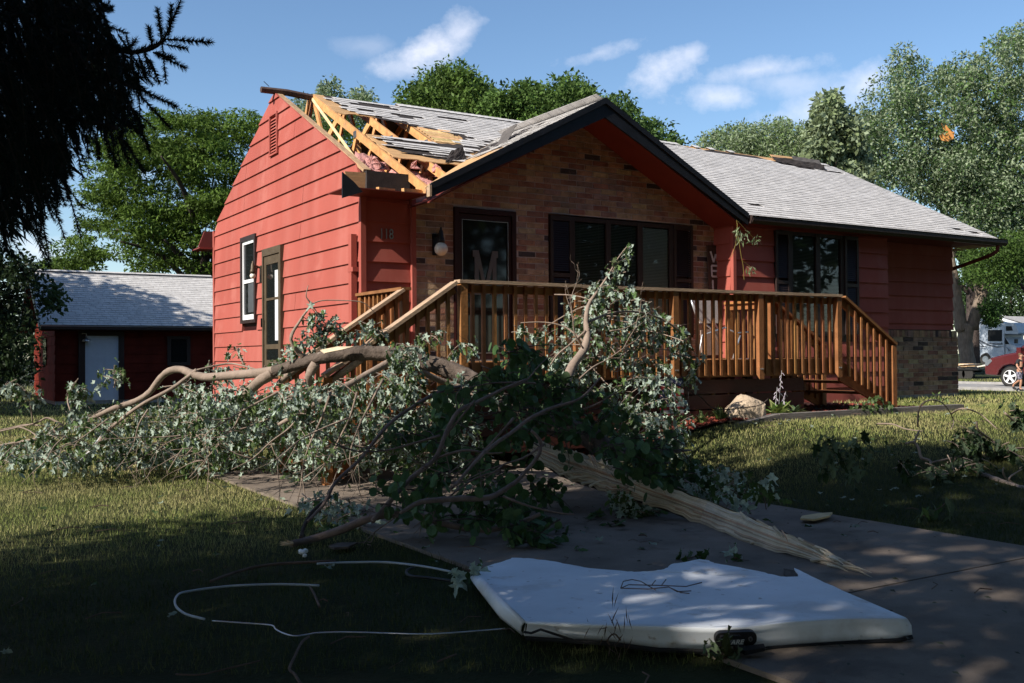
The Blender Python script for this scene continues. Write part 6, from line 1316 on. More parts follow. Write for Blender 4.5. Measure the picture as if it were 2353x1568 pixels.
for d in (1.08, 4.15):
    c = cp_(d, .38, -.02); b = MB(); b.lathe(c, [(.24, .01), (.30, -.01), (.365, .0), (.385, .05), (.385, .20), (.36, .24)], 28, axis='x'); wh = b.build('wheel', 'tyre', car)
    b = MB(); b.lathe(c+V((.03, 0, 0)), [(.245, -.03), (.25, .0), (.24, .08)], 24, axis='x'); b.build('rim_barrel', 'black_metal', wh)
    for k in range(5):
        a = k*2*math.pi/5+.3; e = V((0, math.cos(a), math.sin(a))); b = MB(); b.beam(c+V((-.022, 0, 0))+e*.03, c+V((-.022, 0, 0))+e*.235, .075, .03, (1, 0, 0)); b.build('spoke', 'white_vinyl', wh)
    b = MB(); b.tube([c+V((-.03, .25*math.cos(a), .25*math.sin(a))) for a in np.linspace(0, 6.283, 25)], .013, 6); b.build('rim', 'white_vinyl', wh); b = MB(); b.lathe(c+V((-.045, 0, 0)), [(.05, 0), (.07, .03)], 12, axis='x'); b.build('hub_cap', 'white_vinyl', wh)
    b = MB(); b.lathe(c+V((.06, 0, 0)), [(.43, .0), (.43, .5)], 24, axis='x'); b.build('wheel_well', 'black_metal', car)
# flat trailer with storm debris
tr_ = thing('flatbed_trailer', 'flat trailer loaded with torn plywood and boards beyond the street', 'trailer', (40, 22, 0)); TX = 40
def tpoly(pts, name, m, x0=0, th=2, par=None): b = MB(); b.prism([at(*K(x, y), X=TX+x0) for x, y in pts], (th, 0, 0)); return b.build(name, m, par or tr_, fixn=True)
tpoly([(-300, 1022), (455, 1025), (455, 1050), (-300, 1048)], 'bed', 'black_metal'); tpoly([(-300, 1052), (300, 1052), (280, 1085), (-300, 1085)], 'chassis', 'black_metal', .3, 1.2)
for x in (290, 160): b = MB(); b.lathe(at(*K(x, 1108), X=TX+.05), [(.30, 0), (.30, .2)], 18, axis='x'); b.build('wheel', 'tyre', tr_)
db = thing('plywood_debris', 'heap of torn plywood sheets and splintered boards on the flat trailer', 'debris', (40.8, 22, .7))
for k in range(9):
    x = random.uniform(-100, 380); y = 1018-k*8; w_ = random.uniform(90, 240); sk = random.uniform(-14, 14); b = MB(); x0 = random.uniform(0, .8)
    b.prism([at(*K(x-w_/2, y), X=TX+x0), at(*K(x+w_/2, y+sk*.3), X=TX+x0), at(*K(x+w_/2, y+sk*.3-6), X=TX+x0), at(*K(x-w_/2, y-6), X=TX+x0)], (random.uniform(.6, 1.2), 0, random.uniform(-.05, .12)), random.choice([(.6, .42, .24), (.55, .5, .42), (.7, .68, .62), (.62, .36, .16)])); b.build('board', 'cloth', db, fixn=True)
b = MB(); b.prism([at(*K(x, y), X=TX-.1) for x, y in [(450, 1000), (585, 978), (580, 970), (440, 985)]], (.8, 0, .1), (.66, .6, .5)); b.build('board', 'cloth', db, fixn=True)
# boy walking
def person_boy():
    F = V((0, -1, 0)); Sd = V((1, 0, 0)); _q = at(2342, 898, Z=.01); bx, by = _q.x, _q.y; g0 = V((bx, by, .012)); H_ = 1.30
    t = thing('person', 'boy in a black t-shirt and patterned shorts walking along the street edge', 'person', g0)
    def P(f, s, z): return g0+F*f+Sd*s+V((0, 0, z))
    def skin(name, verts, edges, rad, m, sub=2):
        me = bpy.data.meshes.new(name); me.from_pydata([tuple(v) for v in verts], edges, []); o = link(name, me, m, t, True); md = o.modifiers.new('skin', 'SKIN'); md.use_smooth_shade = True
        for i, r in enumerate(rad):
            sv = me.skin_vertices[0].data[i]; sv.radius = (r if isinstance(r, tuple) else (r, r)); sv.use_root = (i == 0)
        s_ = o.modifiers.new('sub', 'SUBSURF'); s_.levels = sub; s_.render_levels = sub; return o
    if True:
        vs = [P(0, 0, .66), P(.01, 0, .80), P(.02, 0, .95), P(.03, 0, 1.04), P(.05, 0, 1.10), P(.07, 0, 1.18), P(.075, 0, 1.24),
              P(.02, -.13, 1.01), P(.03, -.19, .86), P(.12, -.20, .74), P(.16, -.19, .69), P(.02, .13, 1.01), P(-.05, .18, .84), P(-.02, .18, .70), P(.0, .18, .64),
              P(.01, -.065, .60), P(.10, -.07, .34), P(.06, -.07, .09), P(.16, -.07, .035), P(.0, .065, .60), P(-.04, .07, .36), P(-.25, .07, .22), P(-.27, .07, .13)]
        ed = [(0, 1), (1, 2), (2, 3), (3, 4), (4, 5), (5, 6), (3, 7), (7, 8), (8, 9), (9, 10), (3, 11), (11, 12), (12, 13), (13, 14), (0, 15), (15, 16), (16, 17), (17, 18), (0, 19), (19, 20), (20, 21), (21, 22)]
        rd = [(.09, .11), (.085, .105), (.095, .12), (.05, .06), (.04, .04), (.085, .075), (.07, .065), (.045), (.035), (.028), (.026), .045, .035, .028, .026, .065, .045, .032, .034, .065, .045, .032, .034]
        skin('body', vs, ed, rd, 'skin')
        skin('t_shirt', [P(.0, 0, .68), P(.01, 0, .82), P(.02, 0, .97), P(.03, 0, 1.05), P(.02, -.13, 1.01), P(.03, -.175, .90), P(.02, .13, 1.01), P(-.03, .17, .90)], [(0, 1), (1, 2), (2, 3), (3, 4), (4, 5), (3, 6), (6, 7)], [(.105, .13), (.10, .12), (.108, .135), (.062, .075), .06, .058, .06, .058], 'tee')
        skin('shorts', [P(0, 0, .70), P(0, 0, .62), P(.02, -.07, .56), P(.09, -.075, .37), P(.0, .07, .56), P(-.03, .075, .39)], [(0, 1), (1, 2), (2, 3), (1, 4), (4, 5)], [(.10, .12), (.10, .12), .085, .075, .085, .075], 'shorts')
        skin('shoe', [P(.03, -.07, .05), P(.11, -.07, .04), P(.19, -.07, .035)], [(0, 1), (1, 2)], [.045, .045, .035], 'tee'); skin('shoe', [P(-.29, .07, .13), P(-.23, .07, .09), P(-.16, .07, .05)], [(0, 1), (1, 2)], [.045, .045, .035], 'tee')
        skin('hair', [P(.03, 0, 1.17), P(.045, 0, 1.235), P(.075, 0, 1.265)], [(0, 1), (1, 2)], [(.07, .078), (.085, .082), (.075, .065)], 'hair')
        b = MB(); b.tube([P(.155, 0, 1.19), P(.175, 0, 1.175)], [.014, .010], 6); b.build('nose', 'skin', t)
        for s_ in (-1, 1):
            b = MB(); b.lathe(P(.14, s_*.035, 1.195), [(.001, -.01), (.009, 0), (.001, .01)], 8); b.build('eye', 'black_metal', t); b = MB(); b.tube([P(.06, s_*.082, 1.17), P(.055, s_*.09, 1.20)], [.014, .018], 6); b.build('ear', 'skin', t)
        for (hx_, hs_, hz_) in ((.16, -.19, .69), (.0, .18, .64)):
            for k in range(5):
                a = P(hx_+.0, hs_+(k-2)*.012, hz_-.015); e = a+F*(.03 if k else .05)+V((0, 0, -.05+(.008*abs(k-2)))); b = MB(); b.tube([a, a.lerp(e, .6), e], [.010, .009, .006], 6); b.build('finger' if k else 'thumb', 'skin', t)
        b = MB(); b.prism([P(.125, -.03, .93), P(.125, .03, .93), P(.13, .03, .99), P(.13, -.03, .99)], (0, -.004, 0)); b.build('shirt_print', 'red_print', t, fixn=True)
person_boy()
b = MB(); b.prism([at(x, y, D=56) for x, y in [(2162, 283), (2168, 300), (2158, 312), (2163, 322), (2178, 325), (2190, 318), (2193, 303), (2182, 298), (2172, 286), (2170, 292)]], V((.02, .02, 0))); o = b.build('plywood_scrap', 'orange_ply', fixn=True); tag(o, 'torn scrap of orange plywood caught high in the big right-hand tree', 'plywood')
b = MB(); b.beam(at(2200, 907, Z=.12), at(2290, 907, Z=.12), .2, .16); b.beam(at(2291, 910, Z=.10), at(2400, 912, Z=.10), .2, .12); tag(b.build('railroad_tie', 'timber'), 'long dark timber lying along the lawn edge right of the brick corner', 'timber')
# ------------------------------------------------------------------ torn white truck cap panel
Z4 = lambda x, y: (.8553*(1300+x/2.139), .8553*(1100+y/2.139)); ZR = lambda x, y: (.8553*(1500+x/2.353), .8553*(1400+y/2.353)); Z5 = lambda x, y: (.8553*(400+x/2.353), .8553*(1400+y/2.353))
pn = thing('truck_cap_panel', 'torn white fibreglass truck cap panel with a black handle badged ARE, lying on the driveway', 'panel', (-1.6, -8.3, 0))
foldL = [(1112, 1328, .09), (1152, 1373, .11), (1206, 1427, .13)]
fold = [(*Z4(240, 1215), .13), (*Z4(700, 1228), .13), (*Z4(1000, 1235), .13), (*Z4(1320, 1245), .13), (*Z4(1500, 1238), .13), (*Z4(1750, 1208), .13), (*Z4(2050, 1190), .13), (*ZR(2120, 600), .12)]
back = [(*ZR(1780, 430), .12), (*ZR(1600, 345), .10), (*ZR(1490, 295), .09), (*ZR(1530, 352), .09), (*ZR(1400, 348), .09), (*ZR(1330, 330), .09), (*ZR(1260, 312), .09), (*ZR(1100, 282), .09), (*ZR(980, 262), .09), (*ZR(950, 245), .09), (*ZR(890, 238), .09), (*ZR(800, 255), .09), (*ZR(720, 268), .09), (*ZR(690, 290), .09), (*ZR(660, 303), .09), (*ZR(600, 312), .085), (*ZR(480, 318), .075),
        (*ZR(400, 312), .08), (*ZR(200, 295), .08), (*ZR(60, 270), .08), (*Z4(380, 868), .08), (*Z4(250, 852), .08), (*Z4(160, 850), .08), (*Z4(120, 868), .075), (*Z4(10, 900), .07), (1089, 1322, .07)]
def P3(l): return [at(x, y, Z=z) for x, y, z in l]
def densify(l, k=2, j=.0):
    out = []
    for a, b in zip(l, l[1:]):
        for i in range(k): t = i/k; out.append(a.lerp(b, t)+V((random.uniform(-j, j), random.uniform(-j, j), 0)))
    out.append(l[-1]); return out
F_, B_, L_f = P3(fold), P3(back), P3(foldL)
# top skin split along the crease
cr0, cr1 = at(*ZR(480, 318), Z=.075), at(*Z4(1395, 1238), Z=.13); crm = cr0.lerp(cr1, .5)-V((0, 0, .03))
Br = B_[:17]; Bl = B_[16:]
right = [cr1]+[p for p in F_ if p.x > cr1.x+.03]+densify(Br, 4, .006)+[crm]
left = densify(Bl, 4, .006)+[L_f[0], L_f[1]]+[F_[0]]+[p for p in F_[1:] if p.x < cr1.x-.03]+[cr1, crm]
for pts in (right, left):
    b = MB(); b.prism(pts, (0, 0, -.010)); b.build('panel_skin', 'panel_white', pn, fixn=True)
bot = P3([(*Z4(235, 1300), .03), (*Z4(700, 1330), .03), (*Z4(1000, 1368), .025), (*Z4(1320, 1378), .02), (*Z4(1500, 1372), .02), (*Z4(1750, 1350), .02), (*Z4(2050, 1330), .02), (*ZR(2140, 738), .03)])
mb = MB(); n = len(F_)
rowsL = []
for i in range(n):
    a, c = F_[i], bot[i]; out_ = V((0, -.03, 0)); rowsL.append([a+V((0, 0, -.001)), a+V((.0, -.02, -.006)), a.lerp(c, .35)+out_*.4+V((0, 0, .008)), a.lerp(c, .7)+out_*.25+V((0, 0, .004)), c])
e = at(*ZR(2230, 655), Z=.08); e2 = at(*ZR(2235, 715), Z=.04); rowsL.append([at(*ZR(2190, 605), Z=.115), at(*ZR(2205, 615), Z=.11), e, e.lerp(e2, .6), e2]); e3 = at(*ZR(2215, 625), Z=.12)
for r in rowsL:
    for p in r: mb.v.append(tuple(p)); mb.c.append((.6, .6, .65))
for i in range(len(rowsL)-1):
    for k in range(4): mb.f.append((i*5+k, (i+1)*5+k, (i+1)*5+k+1, i*5+k+1))
o = mb.build('panel_lip', 'panel_white', pn, True, fixn=True); s_ = o.modifiers.new('solid', 'SOLIDIFY'); s_.thickness = .008
tri = MB(); tri.prism([F_[-1], rowsL[-1][0], at(*ZR(1780, 430), Z=.12)], (0, 0, -.01)); tri.build('panel_skin', 'panel_white', pn, fixn=True)
mb = MB(); mb.tube([p+V((0, -.006, -.008)) for p in bot]+[e2+V((0, 0, -.01)), e3+V((.01, .03, -.09))], .011, 6); mb.build('edge_seal', 'black_rubber', pn)
LL = P3([(1089, 1322, .07), (1112, 1328, .09), (1152, 1373, .11), (*Z4(240, 1215), .13)]); LB = P3([(1088, 1330, .03), (1112, 1367, .03), (1152, 1418, .03), (*Z4(225, 1290), .03)])
mb = MB()
for r in zip(LL, LB):
    a, c = r
    for p in (a, a.lerp(c, .3)+V((-.015, 0, 0)), a.lerp(c, .7)+V((-.015, 0, 0)), c): mb.v.append(tuple(p)); mb.c.append((.6, .6, .6))
for i in range(3):
    for k in range(3): mb.f.append((i*4+k, (i+1)*4+k, (i+1)*4+k+1, i*4+k+1))
o = mb.build('panel_lip', 'panel_white', pn, True, fixn=True); s_ = o.modifiers.new('solid', 'SOLIDIFY'); s_.thickness = .008
mb = MB(); q0, q1 = LL[-1], LB[-1]; mb.v += [tuple(q0), tuple(q1), tuple(bot[0]), tuple(F_[0])]; mb.c += [(.5,)*3]*4; mb.f.append((0, 1, 2, 3)); mb.build('panel_lip', 'panel_white', pn)
# handle on the lip
hc = at(*Z4(1410, 1298), Z=.082)+V((0, -.030, .004)); a_, b_ = F_[3], F_[5]; u = (F_[4]-F_[3]).normalized(); vv_ = (F_[3]-bot[3]).normalized(); w_ = u.cross(vv_).normalized()
if w_.dot(V(CAMC)-hc) < 0: w_ = -w_
def rr_poly(hw, hh, r, n=6):
    P = []
    for cx_, cy_, a0 in ((hw-r, hh-r, 0), (-hw+r, hh-r, 90), (-hw+r, -hh+r, 180), (hw-r, -hh+r, 270)):
        for i in range(n+1): a = R(a0+90*i/n); P.append((cx_+r*math.cos(a), cy_+r*math.sin(a)))
    return P
SC = px2m(hc)*1.0; hw, hh = 49*SC, 18*SC
hd = MB(); hd.prism([hc+u*x+vv_*y for x, y in rr_poly(hw, hh, hh*.85)], w_*.022); hd = hd.build('handle', 'black_rubber', pn, fixn=True)
b = MB(); b.prism([hc+w_*.0225+u*(x-.3*hw)+vv_*(y+.1*hh) for x, y in rr_poly(hw*.5, hh*.62, hh*.3)], w_*.014); b.build('handle_grip', 'black_rubber', hd, fixn=True)
b = MB(); b.prism([hc+w_*.0366+u*(x*hw*.34-.02*hw)+vv_*(y*hh*.34-.15*hh) for x, y in [(-1.1, -1), (.85, -1), (1.1, 1), (-.85, 1)]], w_*.0015); b.build('badge', 'grey_stripe', hd, fixn=True)
text('badge_lettering', 'ARE', 'letter_white', hh*.95, frameM(hc+w_*.0395-u*.02*hw-vv_*.15*hh, u, vv_), hd, .0008, shear=.25)
b = MB(); cc_ = hc+w_*.023+u*hw*.68; N_ = 18
for (r0, d0) in ((.30, .006),): b.prism([cc_+(u*math.cos(2*math.pi*i/N_)+vv_*math.sin(2*math.pi*i/N_))*hh*r0 for i in range(N_)], w_*d0)
b.build('lock', 'steel', hd, fixn=True); MB().beam(cc_+w_*.0065-vv_*hh*.18, cc_+w_*.0065+vv_*hh*.18, .004, .003, w_).build('key_slot', 'black_rubber', hd)
b = MB(); b.tube([at(*Z4(1400, 1345), Z=.05)+V((0, -.04, 0)), at(*Z4(1460, 1370), Z=.04)+V((0, -.04, 0)), at(*Z4(1565, 1352), Z=.05)+V((0, -.04, 0)), at(*Z4(1570, 1362), Z=.04)+V((0, -.04, 0))], [.01, .022, .018, .008], 6); b.build('latch', 'black_rubber', pn)
MB().tube([at(*Z4(225, 1275), Z=.11), at(*Z4(270, 1283), Z=.10), at(*Z4(325, 1262), Z=.11), at(*Z4(420, 1293), Z=.07), at(*Z4(545, 1335), Z=.03)], .006, 6).build('strut', 'black_rubber', pn)
# twig lying on the panel
tg = thing('twig', 'forked bare twig lying on the white panel', 'twig', at(*Z4(1000, 1010), Z=.12))
for pts in ([(785, 1025), (830, 1005), (980, 1008), (1160, 1015), (1250, 992)], [(785, 1025), (800, 985), (850, 975), (900, 985), (985, 1035)], [(785, 1025), (940, 1030), (1060, 1018), (1110, 1045), (1190, 1040)], [(965, 1005), (985, 980)], [(1020, 1008), (1045, 975)], [(1060, 1018), (1130, 1050), (1180, 1055)]):
    MB().tube([at(*Z4(x, y), Z=.135) for x, y in pts], .0028, 5).build('twig_fork', 'twig', tg)
# conduits and sticks on the grass
def ground_line(name, label, cat, pts, rpx, m, Z=.025, group=None):
    P = smooth_path([at(*Z5(x, y), Z=Z) for x, y in pts], 5); r = px2m(P[0])*rpx; mb = MB(); mb.tube(P, r, 8); o = mb.build(name, m, None, True); return tag(o, label, cat, group)
ground_line('conduit_pipe', 'pale grey plastic conduit bent in a hook, left piece on the dark grass', 'pipe', [(1075, 405), (840, 397), (560, 405), (380, 422), (250, 442), (195, 455), (168, 485), (165, 520), (185, 552), (240, 588), (350, 617)], 2.6, 'pvc', .04)
ground_line('conduit_pipe', 'pale conduit arching over the grass and tucked under the white panel', 'pipe', [(1060, 268), (1180, 262), (1300, 258), (1500, 258), (1700, 279), (1850, 305), (1960, 330)], 2.6, 'pvc', .05)
ground_line('conduit_pipe', 'long thin grey conduit running across the grass below the hooked one', 'pipe', [(400, 628), (600, 642), (770, 655), (800, 680), (850, 706), (920, 724), (1000, 715), (1080, 703), (1300, 700), (1700, 712), (1900, 705), (2250, 678)], 1.7, 'steel', .03)
ground_line('rubber_hose', 'short black hose curled beside the panel corner', 'hose', [(1675, 288), (1635, 305), (1628, 325), (1660, 345), (1800, 360), (1975, 385)], 3.2, 'black_rubber', .035)
ground_line('fallen_stick', 'long brown stick meeting the upper conduit on the grass', 'stick', [(390, 378), (520, 330), (620, 300), (700, 283), (850, 265), (1180, 250)], 3.6, 'twig', .04)
ground_line('fallen_stick', 'short stick leaning off the end of the hooked conduit', 'stick', [(1020, 415), (1045, 460), (1078, 540)], 2.6, 'twig', .03)
ground_line('fallen_stick', 'crooked stick at the bottom edge of the grass', 'stick', [(1010, 728), (965, 765), (925, 845), (888, 928), (920, 965), (960, 1030)], 3.0, 'twig', .03)
ground_line('fallen_stick', 'thin stick low at the left of the dark grass', 'stick', [(170, 965), (320, 968), (450, 940), (700, 880)], 2, 'twig', .02)
def gl2(name, label, cat, pts, rpx, m, Z=.03, conv=None):
    P = smooth_path([at(*(conv(x, y) if conv else (x, y)), Z=z if len(r) else Z) for x, y, *r in pts for z in (r or [Z])], 4); mb = MB(); mb.tube(P, [px2m(P[0])*rpx*(1-.6*i/len(P)) for i in range(len(P))], 7, rough=.05); return tag(mb.build(name, m, None, True), label, cat)
b = MB(); b.prism([at(x, y, Z=.05) for x, y in [(1838, 1190), (1842, 1184), (1880, 1178), (1912, 1176), (1905, 1184), (1870, 1192)]], (0, 0, -.014), (.6, .45, .25)); tag(b.build('wood_splinter', 'split_wood', None, fixn=True), 'flat splinter of raw wood at the right edge of the driveway', 'wood piece')
b = MB(); b.prism([at(*Z5(x, y), Z=.03) for x, y in [(1135, 150), (1200, 132), (1320, 130), (1260, 158), (1170, 165)]], (0, 0, -.015)); tag(b.build('bark_chip', 'bark', None, fixn=True), 'flat dark bark chip on the grass under the fallen limb', 'bark chip')
gl2('fallen_stick', 'small dark stick by the torn tip of the white panel', 'stick', [(1815, 1330), (1850, 1333), (1880, 1332)], 4, 'twig', .03)
b = MB(); b.prism([at(x, y, Z=.03) for x, y in [(1800, 1305), (1835, 1312), (1850, 1325), (1845, 1332), (1815, 1326), (1800, 1318)]], (0, 0, -.012)); tag(b.build('bark_chip', 'bark', None, fixn=True), 'brown bark chip at the notch of the torn white panel', 'bark chip')
for k, (lab, pts) in enumerate([('arched thin branch on the sunlit lawn right of the timber end', [(2108, 980, .5), (2112, 935, .72), (2140, 918, .8), (2170, 930, .7), (2190, 965, .45), (2185, 985, .42)]), ('second bent branch looping down on the sunlit lawn', [(2185, 950, .55), (2210, 938, .68), (2250, 950, .6), (2290, 985, .43)]),
                                ('thin reddish twig on the sunlit lawn', [(2015, 973, .44), (2050, 974, .46), (2080, 985, .43), (2120, 990, .42)])]):
    gl2('bent_twig', lab, 'twig', pts, 2.2, 'smooth_bark')
gl2('loose_cable', 'thin dark cable sagging from the branches over the tan boulder', 'cable', [(0, 0, 0)] and [(1480, 868, .9), (1560, 885, .85)], 1, 'twig') if False else None
mb = MB(); P = smooth_path([at(1500, 862, Y=-3.6), at(1600, 905, Y=-3.35), at(1640, 938, Y=-3.3), at(1700, 937, Y=-3.25), at(1745, 930, Y=-3.2), at(1765, 915, Y=-3.15)], 5); mb.tube(P, .007, 6); tag(mb.build('bent_branch', 'dark_bark', None, True), 'thin dark branch sagging across the tan boulder', 'branch')
can = MB(); c = at(1723, 981, Z=.40); cm = MB(); cm.tube([c+V((-.07, 0, .01)), c+V((.07, -.02, .01))], .033, 14, (.05, .07, .12)); tag(cm.build('drink_can', 'cloth', None, True), 'crushed dark blue drink can on the lawn below the boulder', 'can')
# sprays hanging from the gutter corner and standing in the lawn
wl = thing('willow_sprig', 'torn willow sprig hanging from the gutter corner', 'sprig', at(1692, 510, Y=-.85))
for pts in ([(1692, 505), (1696, 545), (1702, 585), (1707, 610), (1709, 642)], [(1694, 512), (1690, 560), (1680, 590)], [(1695, 508), (1715, 530), (1740, 555)], [(1708, 600), (1725, 615)]): MB().tube([at(x, y, Y=-.85) for x, y in pts], .0045, 5, (.28, .22, .06)).build('stem', 'grass_blade', wl)
def sprig(t, centres, n, size, tm, m, col, spread=.07, name='leaf', down=(0, 0, -1), cast=None):
    pos, dn, nn = [], [], []
    for c in centres:
        for i in range(n): pos.append(np.array(c)+RNG.normal(0, spread, 3)); dn.append(np.array(down)+RNG.normal(0, .5, 3)); nn.append(RNG.normal(0, 1, 3))
    k = len(pos); leaf_cloud('foliage', tm, np.array(pos), frames(np.array(dn), np.array(nn)), size*RNG.uniform(.7, 1.2, k), np.array(col)[None]*RNG.uniform(.7, 1.3, (k, 1)), m, t, single=min(k, 40))
sprig(wl, [tuple(at(x, y, Y=-.85)) for x, y in [(1694, 525), (1697, 540), (1703, 548), (1716, 535), (1728, 545), (1738, 553), (1722, 612), (1728, 622), (1695, 532)]], 9, .10, simple_template(.22), 'pale_leaf', (.14, .2, .09), .03)
def yard_sprig(label, pts, Z0_, n, size, tm, m, col, stem=None, single=1, down=(0, 0, -1)):
    c0 = at(*pts[0], Z=Z0_); t = thing('leafy_sprig', label, 'sprig', c0); C = [tuple(at(x, y, Y=c0.y)) for x, y in pts[1:]] or [tuple(c0)]
    sprig(t, C, n, size, tm, m, col, .05, down=down); SP = [c0]+[V(c) for c in C]
    MB().tube([c0]+[V(C[-1])] if len(SP) < 3 else smooth_path(SP, 3), .004, 5).build('stem', 'twig', t)
mt0 = maple_template(1)
yard_sprig('upright maple sprig with dark drooping leaves on the shaded lawn right of the split trunk', [(1975, 1110), (1960, 1085), (1925, 1040), (1900, 1020), (1908, 1040), (1900, 1058), (1950, 1020), (1985, 1010)], .25, 6, .13, mt0, 'dark_maple', (.03, .055, .02))
yard_sprig('small pale maple sprig standing at the shaded lawn edge above the split trunk', [(1760, 1170), (1755, 1140), (1745, 1110), (1750, 1095)], .1, 5, .12, mt0, 'maple_leaf', (.06, .1, .03))
yard_sprig('dim maple leaves at the shaded lawn edge near the raw wood', [(1725, 1180), (1700, 1160), (1690, 1130), (1660, 1120)], .05, 6, .12, mt0, 'maple_leaf', (.05, .09, .03))
yard_sprig('sparse leafy weed on the lawn at the foot of the brick corner', [(2145, 925), (2150, 915), (2165, 922)], .5, 8, .09, simple_template(.4), 'hosta', (.12, .18, .06), down=(0, 0, 1))
yard_sprig('vine leaves climbing the right deck post', [(2010, 945), (2000, 925), (1985, 932), (2020, 915), (2035, 930), (1965, 940), (2045, 945), (2000, 938)], .5, 9, .11, mt0, 'hosta', (.06, .1, .03))
yard_sprig('low sprig with long leaves on the dark lawn at the lower right', [(2145, 1180), (2120, 1185), (2160, 1165), (2175, 1150)], .05, 6, .14, simple_template(.4), 'dark_maple', (.05, .09, .03))
yard_sprig('small clump of maple leaves on the driveway beside the white panel corner', [(1085, 1315), (1075, 1312), (1100, 1316), (1062, 1306)], .08, 6, .10, mt0, 'maple_leaf', (.05, .09, .03))
yard_sprig('curled maple leaf cluster on the driveway behind the white panel', [(1690, 1283), (1685, 1280), (1700, 1284)], .03, 4, .11, mt0, 'maple_leaf', (.05, .09, .03))
yard_sprig('dark leaves on the driveway at the top edge of the white panel', [(1590, 1280), (1575, 1282), (1600, 1278), (1620, 1280)], .03, 5, .10, mt0, 'dark_maple', (.04, .07, .02))
yard_sprig('torn leaves wedged under the panel handle', [(1650, 1500), (1648, 1495), (1665, 1512), (1690, 1512)], .04, 5, .10, mt0, 'dark_maple', (.05, .06, .02))
yard_sprig('tuft of uprooted grass and twigs against the front of the white panel', [(1400, 1480), (1395, 1470), (1410, 1455), (1425, 1470)], .05, 9, .09, simple_template(.06), 'twig', (.05, .04, .02), down=(0, 0, 1))
# foam chunk and small scraps
b = MB(); c = at(*Z5(978, 215), Z=.02)
for k in range(12): d = V((random.uniform(-.03, .03), random.uniform(-.03, .03), random.uniform(0, .04))); b.add([(c+d+V((a*.016, bb*.016, cc*.014))) for a, bb, cc in ico], icf)
tag(b.build('foam_chunk', 'white_vinyl'), 'crumbly white foam chunk on the grass below the limb end', 'foam')
# leaf litter
pos = []
for x0, x1, y0, y1, n in [(DXL, DXR, -8.0, -3, 90), (-6, DXL, -7.5, -1, 40), (DXR, 10, -7, -1.5, 240), (-7, -2, -2, 4, 50)]:
    for _ in range(n): x = random.uniform(x0, x1); y = random.uniform(y0, y1); pos.append((x, y, h(x, y)+.035))
k = len(pos); leaf_cloud('leaf_litter', mt0, np.array(pos), frames(np.stack([RNG.normal(0, 1, k), RNG.normal(0, 1, k), RNG.normal(0, .15, k)], 1), np.stack([RNG.normal(0, .25, k), RNG.normal(0, .25, k), RNG.choice([-1, 1], k)], 1)), RNG.uniform(.04, .10, k), np.array([.06, .1, .035])[None]*RNG.uniform(.5, 1.5, (k, 1)), 'litter_leaf')
pos = []
for _ in range(420): x = random.uniform(DXL, DXR); y = random.uniform(-10.5, -2.5); pos.append((x, y, .022+random.random()*.01))
k = len(pos); tag(leaf_cloud('crushed_litter', simple_template(.5), np.array(pos), frames(np.stack([RNG.normal(0, 1, k), RNG.normal(0, 1, k), RNG.normal(0, .1, k)], 1), np.stack([RNG.normal(0, .2, k), RNG.normal(0, .2, k), np.ones(k)], 1)), RNG.uniform(.012, .05, k), np.array([.05, .055, .03])[None]*RNG.uniform(.3, 1.6, (k, 1)), 'tree_leaf'), kind='stuff')
mb = MB()
for _ in range(260):
    x = random.uniform(-6, 8); y = random.uniform(-11, -1.5); a = random.uniform(0, 3.14); L = random.uniform(.04, .22); z = h(x, y)+.03; mb.tube([(x, y, z), (x+math.cos(a)*L*.5, y+math.sin(a)*L*.5, z+.01), (x+math.cos(a+.3)*L, y+math.sin(a+.3)*L, z)], random.uniform(.0015, .004), 4)
tag(mb.build('twig_litter', 'twig'), kind='stuff')
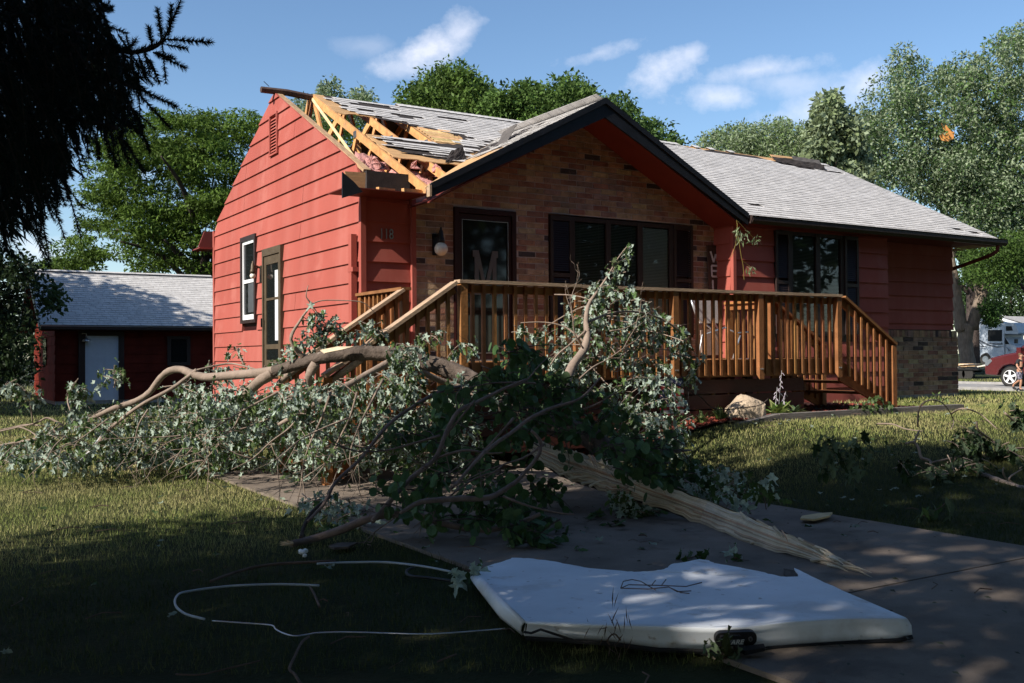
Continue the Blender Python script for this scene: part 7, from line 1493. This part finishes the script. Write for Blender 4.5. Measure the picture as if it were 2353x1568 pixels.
# ------------------------------------------------------------------ grass
def grass():
    out = []
    cells = [(4.2, 7.5, 1800, .035, .004), (7.5, 11, 2000, .034, .0042), (11, 17, 1150, .038, .0062), (17, 26, 190, .05, .014), (26, 48, 40, .06, .03)]
    P, Hh, Ww = [], [], []
    for d0, d1, dens, hh, ww in cells:
        A = 1.1*(d1*d1-d0*d0)*.53; n = int(A*dens); z = np.sqrt(RNG.uniform(d0*d0, d1*d1, n)); t = RNG.uniform(-.53, .53, n)
        w3 = (CAMM@np.stack([z*t, np.zeros(n), z])).T; x = w3[:, 0]+CAMC[0]; y = w3[:, 1]+CAMC[1]
        edge = .012*np.sin(y*23)+.02*np.sin(y*7.3); ok = ~((x > DXL+.02+edge) & (x < DXR-.02+edge) & (y < -.92) & (y > -17)); ok &= ~((x > 1.15) & (x < 8.4) & (y > -3.24) & (y < -.2)); ok &= ~((x > -.1) & (x < 13) & (y > -.1) & (y < 7.3)); ok &= ~((x > -1.4) & (y > 18.85) & (y < 24) & (x < 9)); ok &= ~((x > 27.2) & (x < 33.4)); ok &= ~((x > -1.9) & (x < .1) & (y > -2.8) & (y < -1.3))
        x, y = x[ok], y[ok]; n = len(x); P.append(np.stack([x, y], 1)); Hh.append(hh*RNG.uniform(.4, 1.5, n)); Ww.append(ww*RNG.uniform(.6, 1.3, n))
    P = np.concatenate(P); Hh = np.concatenate(Hh); Ww = np.concatenate(Ww); n = len(P)
    def smv(x): x = np.clip(x, 0, 1); return x*x*(3-2*x)
    X, Y = P[:, 0], P[:, 1]; Z = .46*smv((X-1.15)/2.6)*smv((Y+7.6)/4.4)*(1-smv((X-14)/9))*(1-smv((Y-8)/6))+.45*smv((X-34)/30)-.012
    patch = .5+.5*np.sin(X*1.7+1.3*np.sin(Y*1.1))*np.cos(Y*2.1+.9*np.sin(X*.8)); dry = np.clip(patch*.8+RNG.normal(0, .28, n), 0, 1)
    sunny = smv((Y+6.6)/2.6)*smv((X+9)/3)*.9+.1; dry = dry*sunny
    c = np.array([.018, .032, .008])[None]*(1-sunny[:, None])+np.array([.21, .26, .07])[None]*sunny[:, None]; c = c*(1-dry[:, None])+np.array([.52, .46, .22])[None]*dry[:, None]; c *= RNG.uniform(.7, 1.3, (n, 1))  # sunlit zone put into the blade colour; shaded foreground darkened, dry patches lighter
    a = RNG.uniform(0, 6.28, n); l = RNG.uniform(0, .7, n); b = RNG.uniform(0, 6.28, n)
    base = np.stack([X, Y, Z], 1); sd = np.stack([np.cos(a), np.sin(a), np.zeros(n)], 1)*(Ww/2)[:, None]; tip = base+np.stack([np.cos(b)*l*Hh, np.sin(b)*l*Hh, Hh], 1)
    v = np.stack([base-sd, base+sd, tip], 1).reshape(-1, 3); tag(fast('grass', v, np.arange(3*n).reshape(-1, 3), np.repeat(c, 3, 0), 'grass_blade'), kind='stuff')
grass()
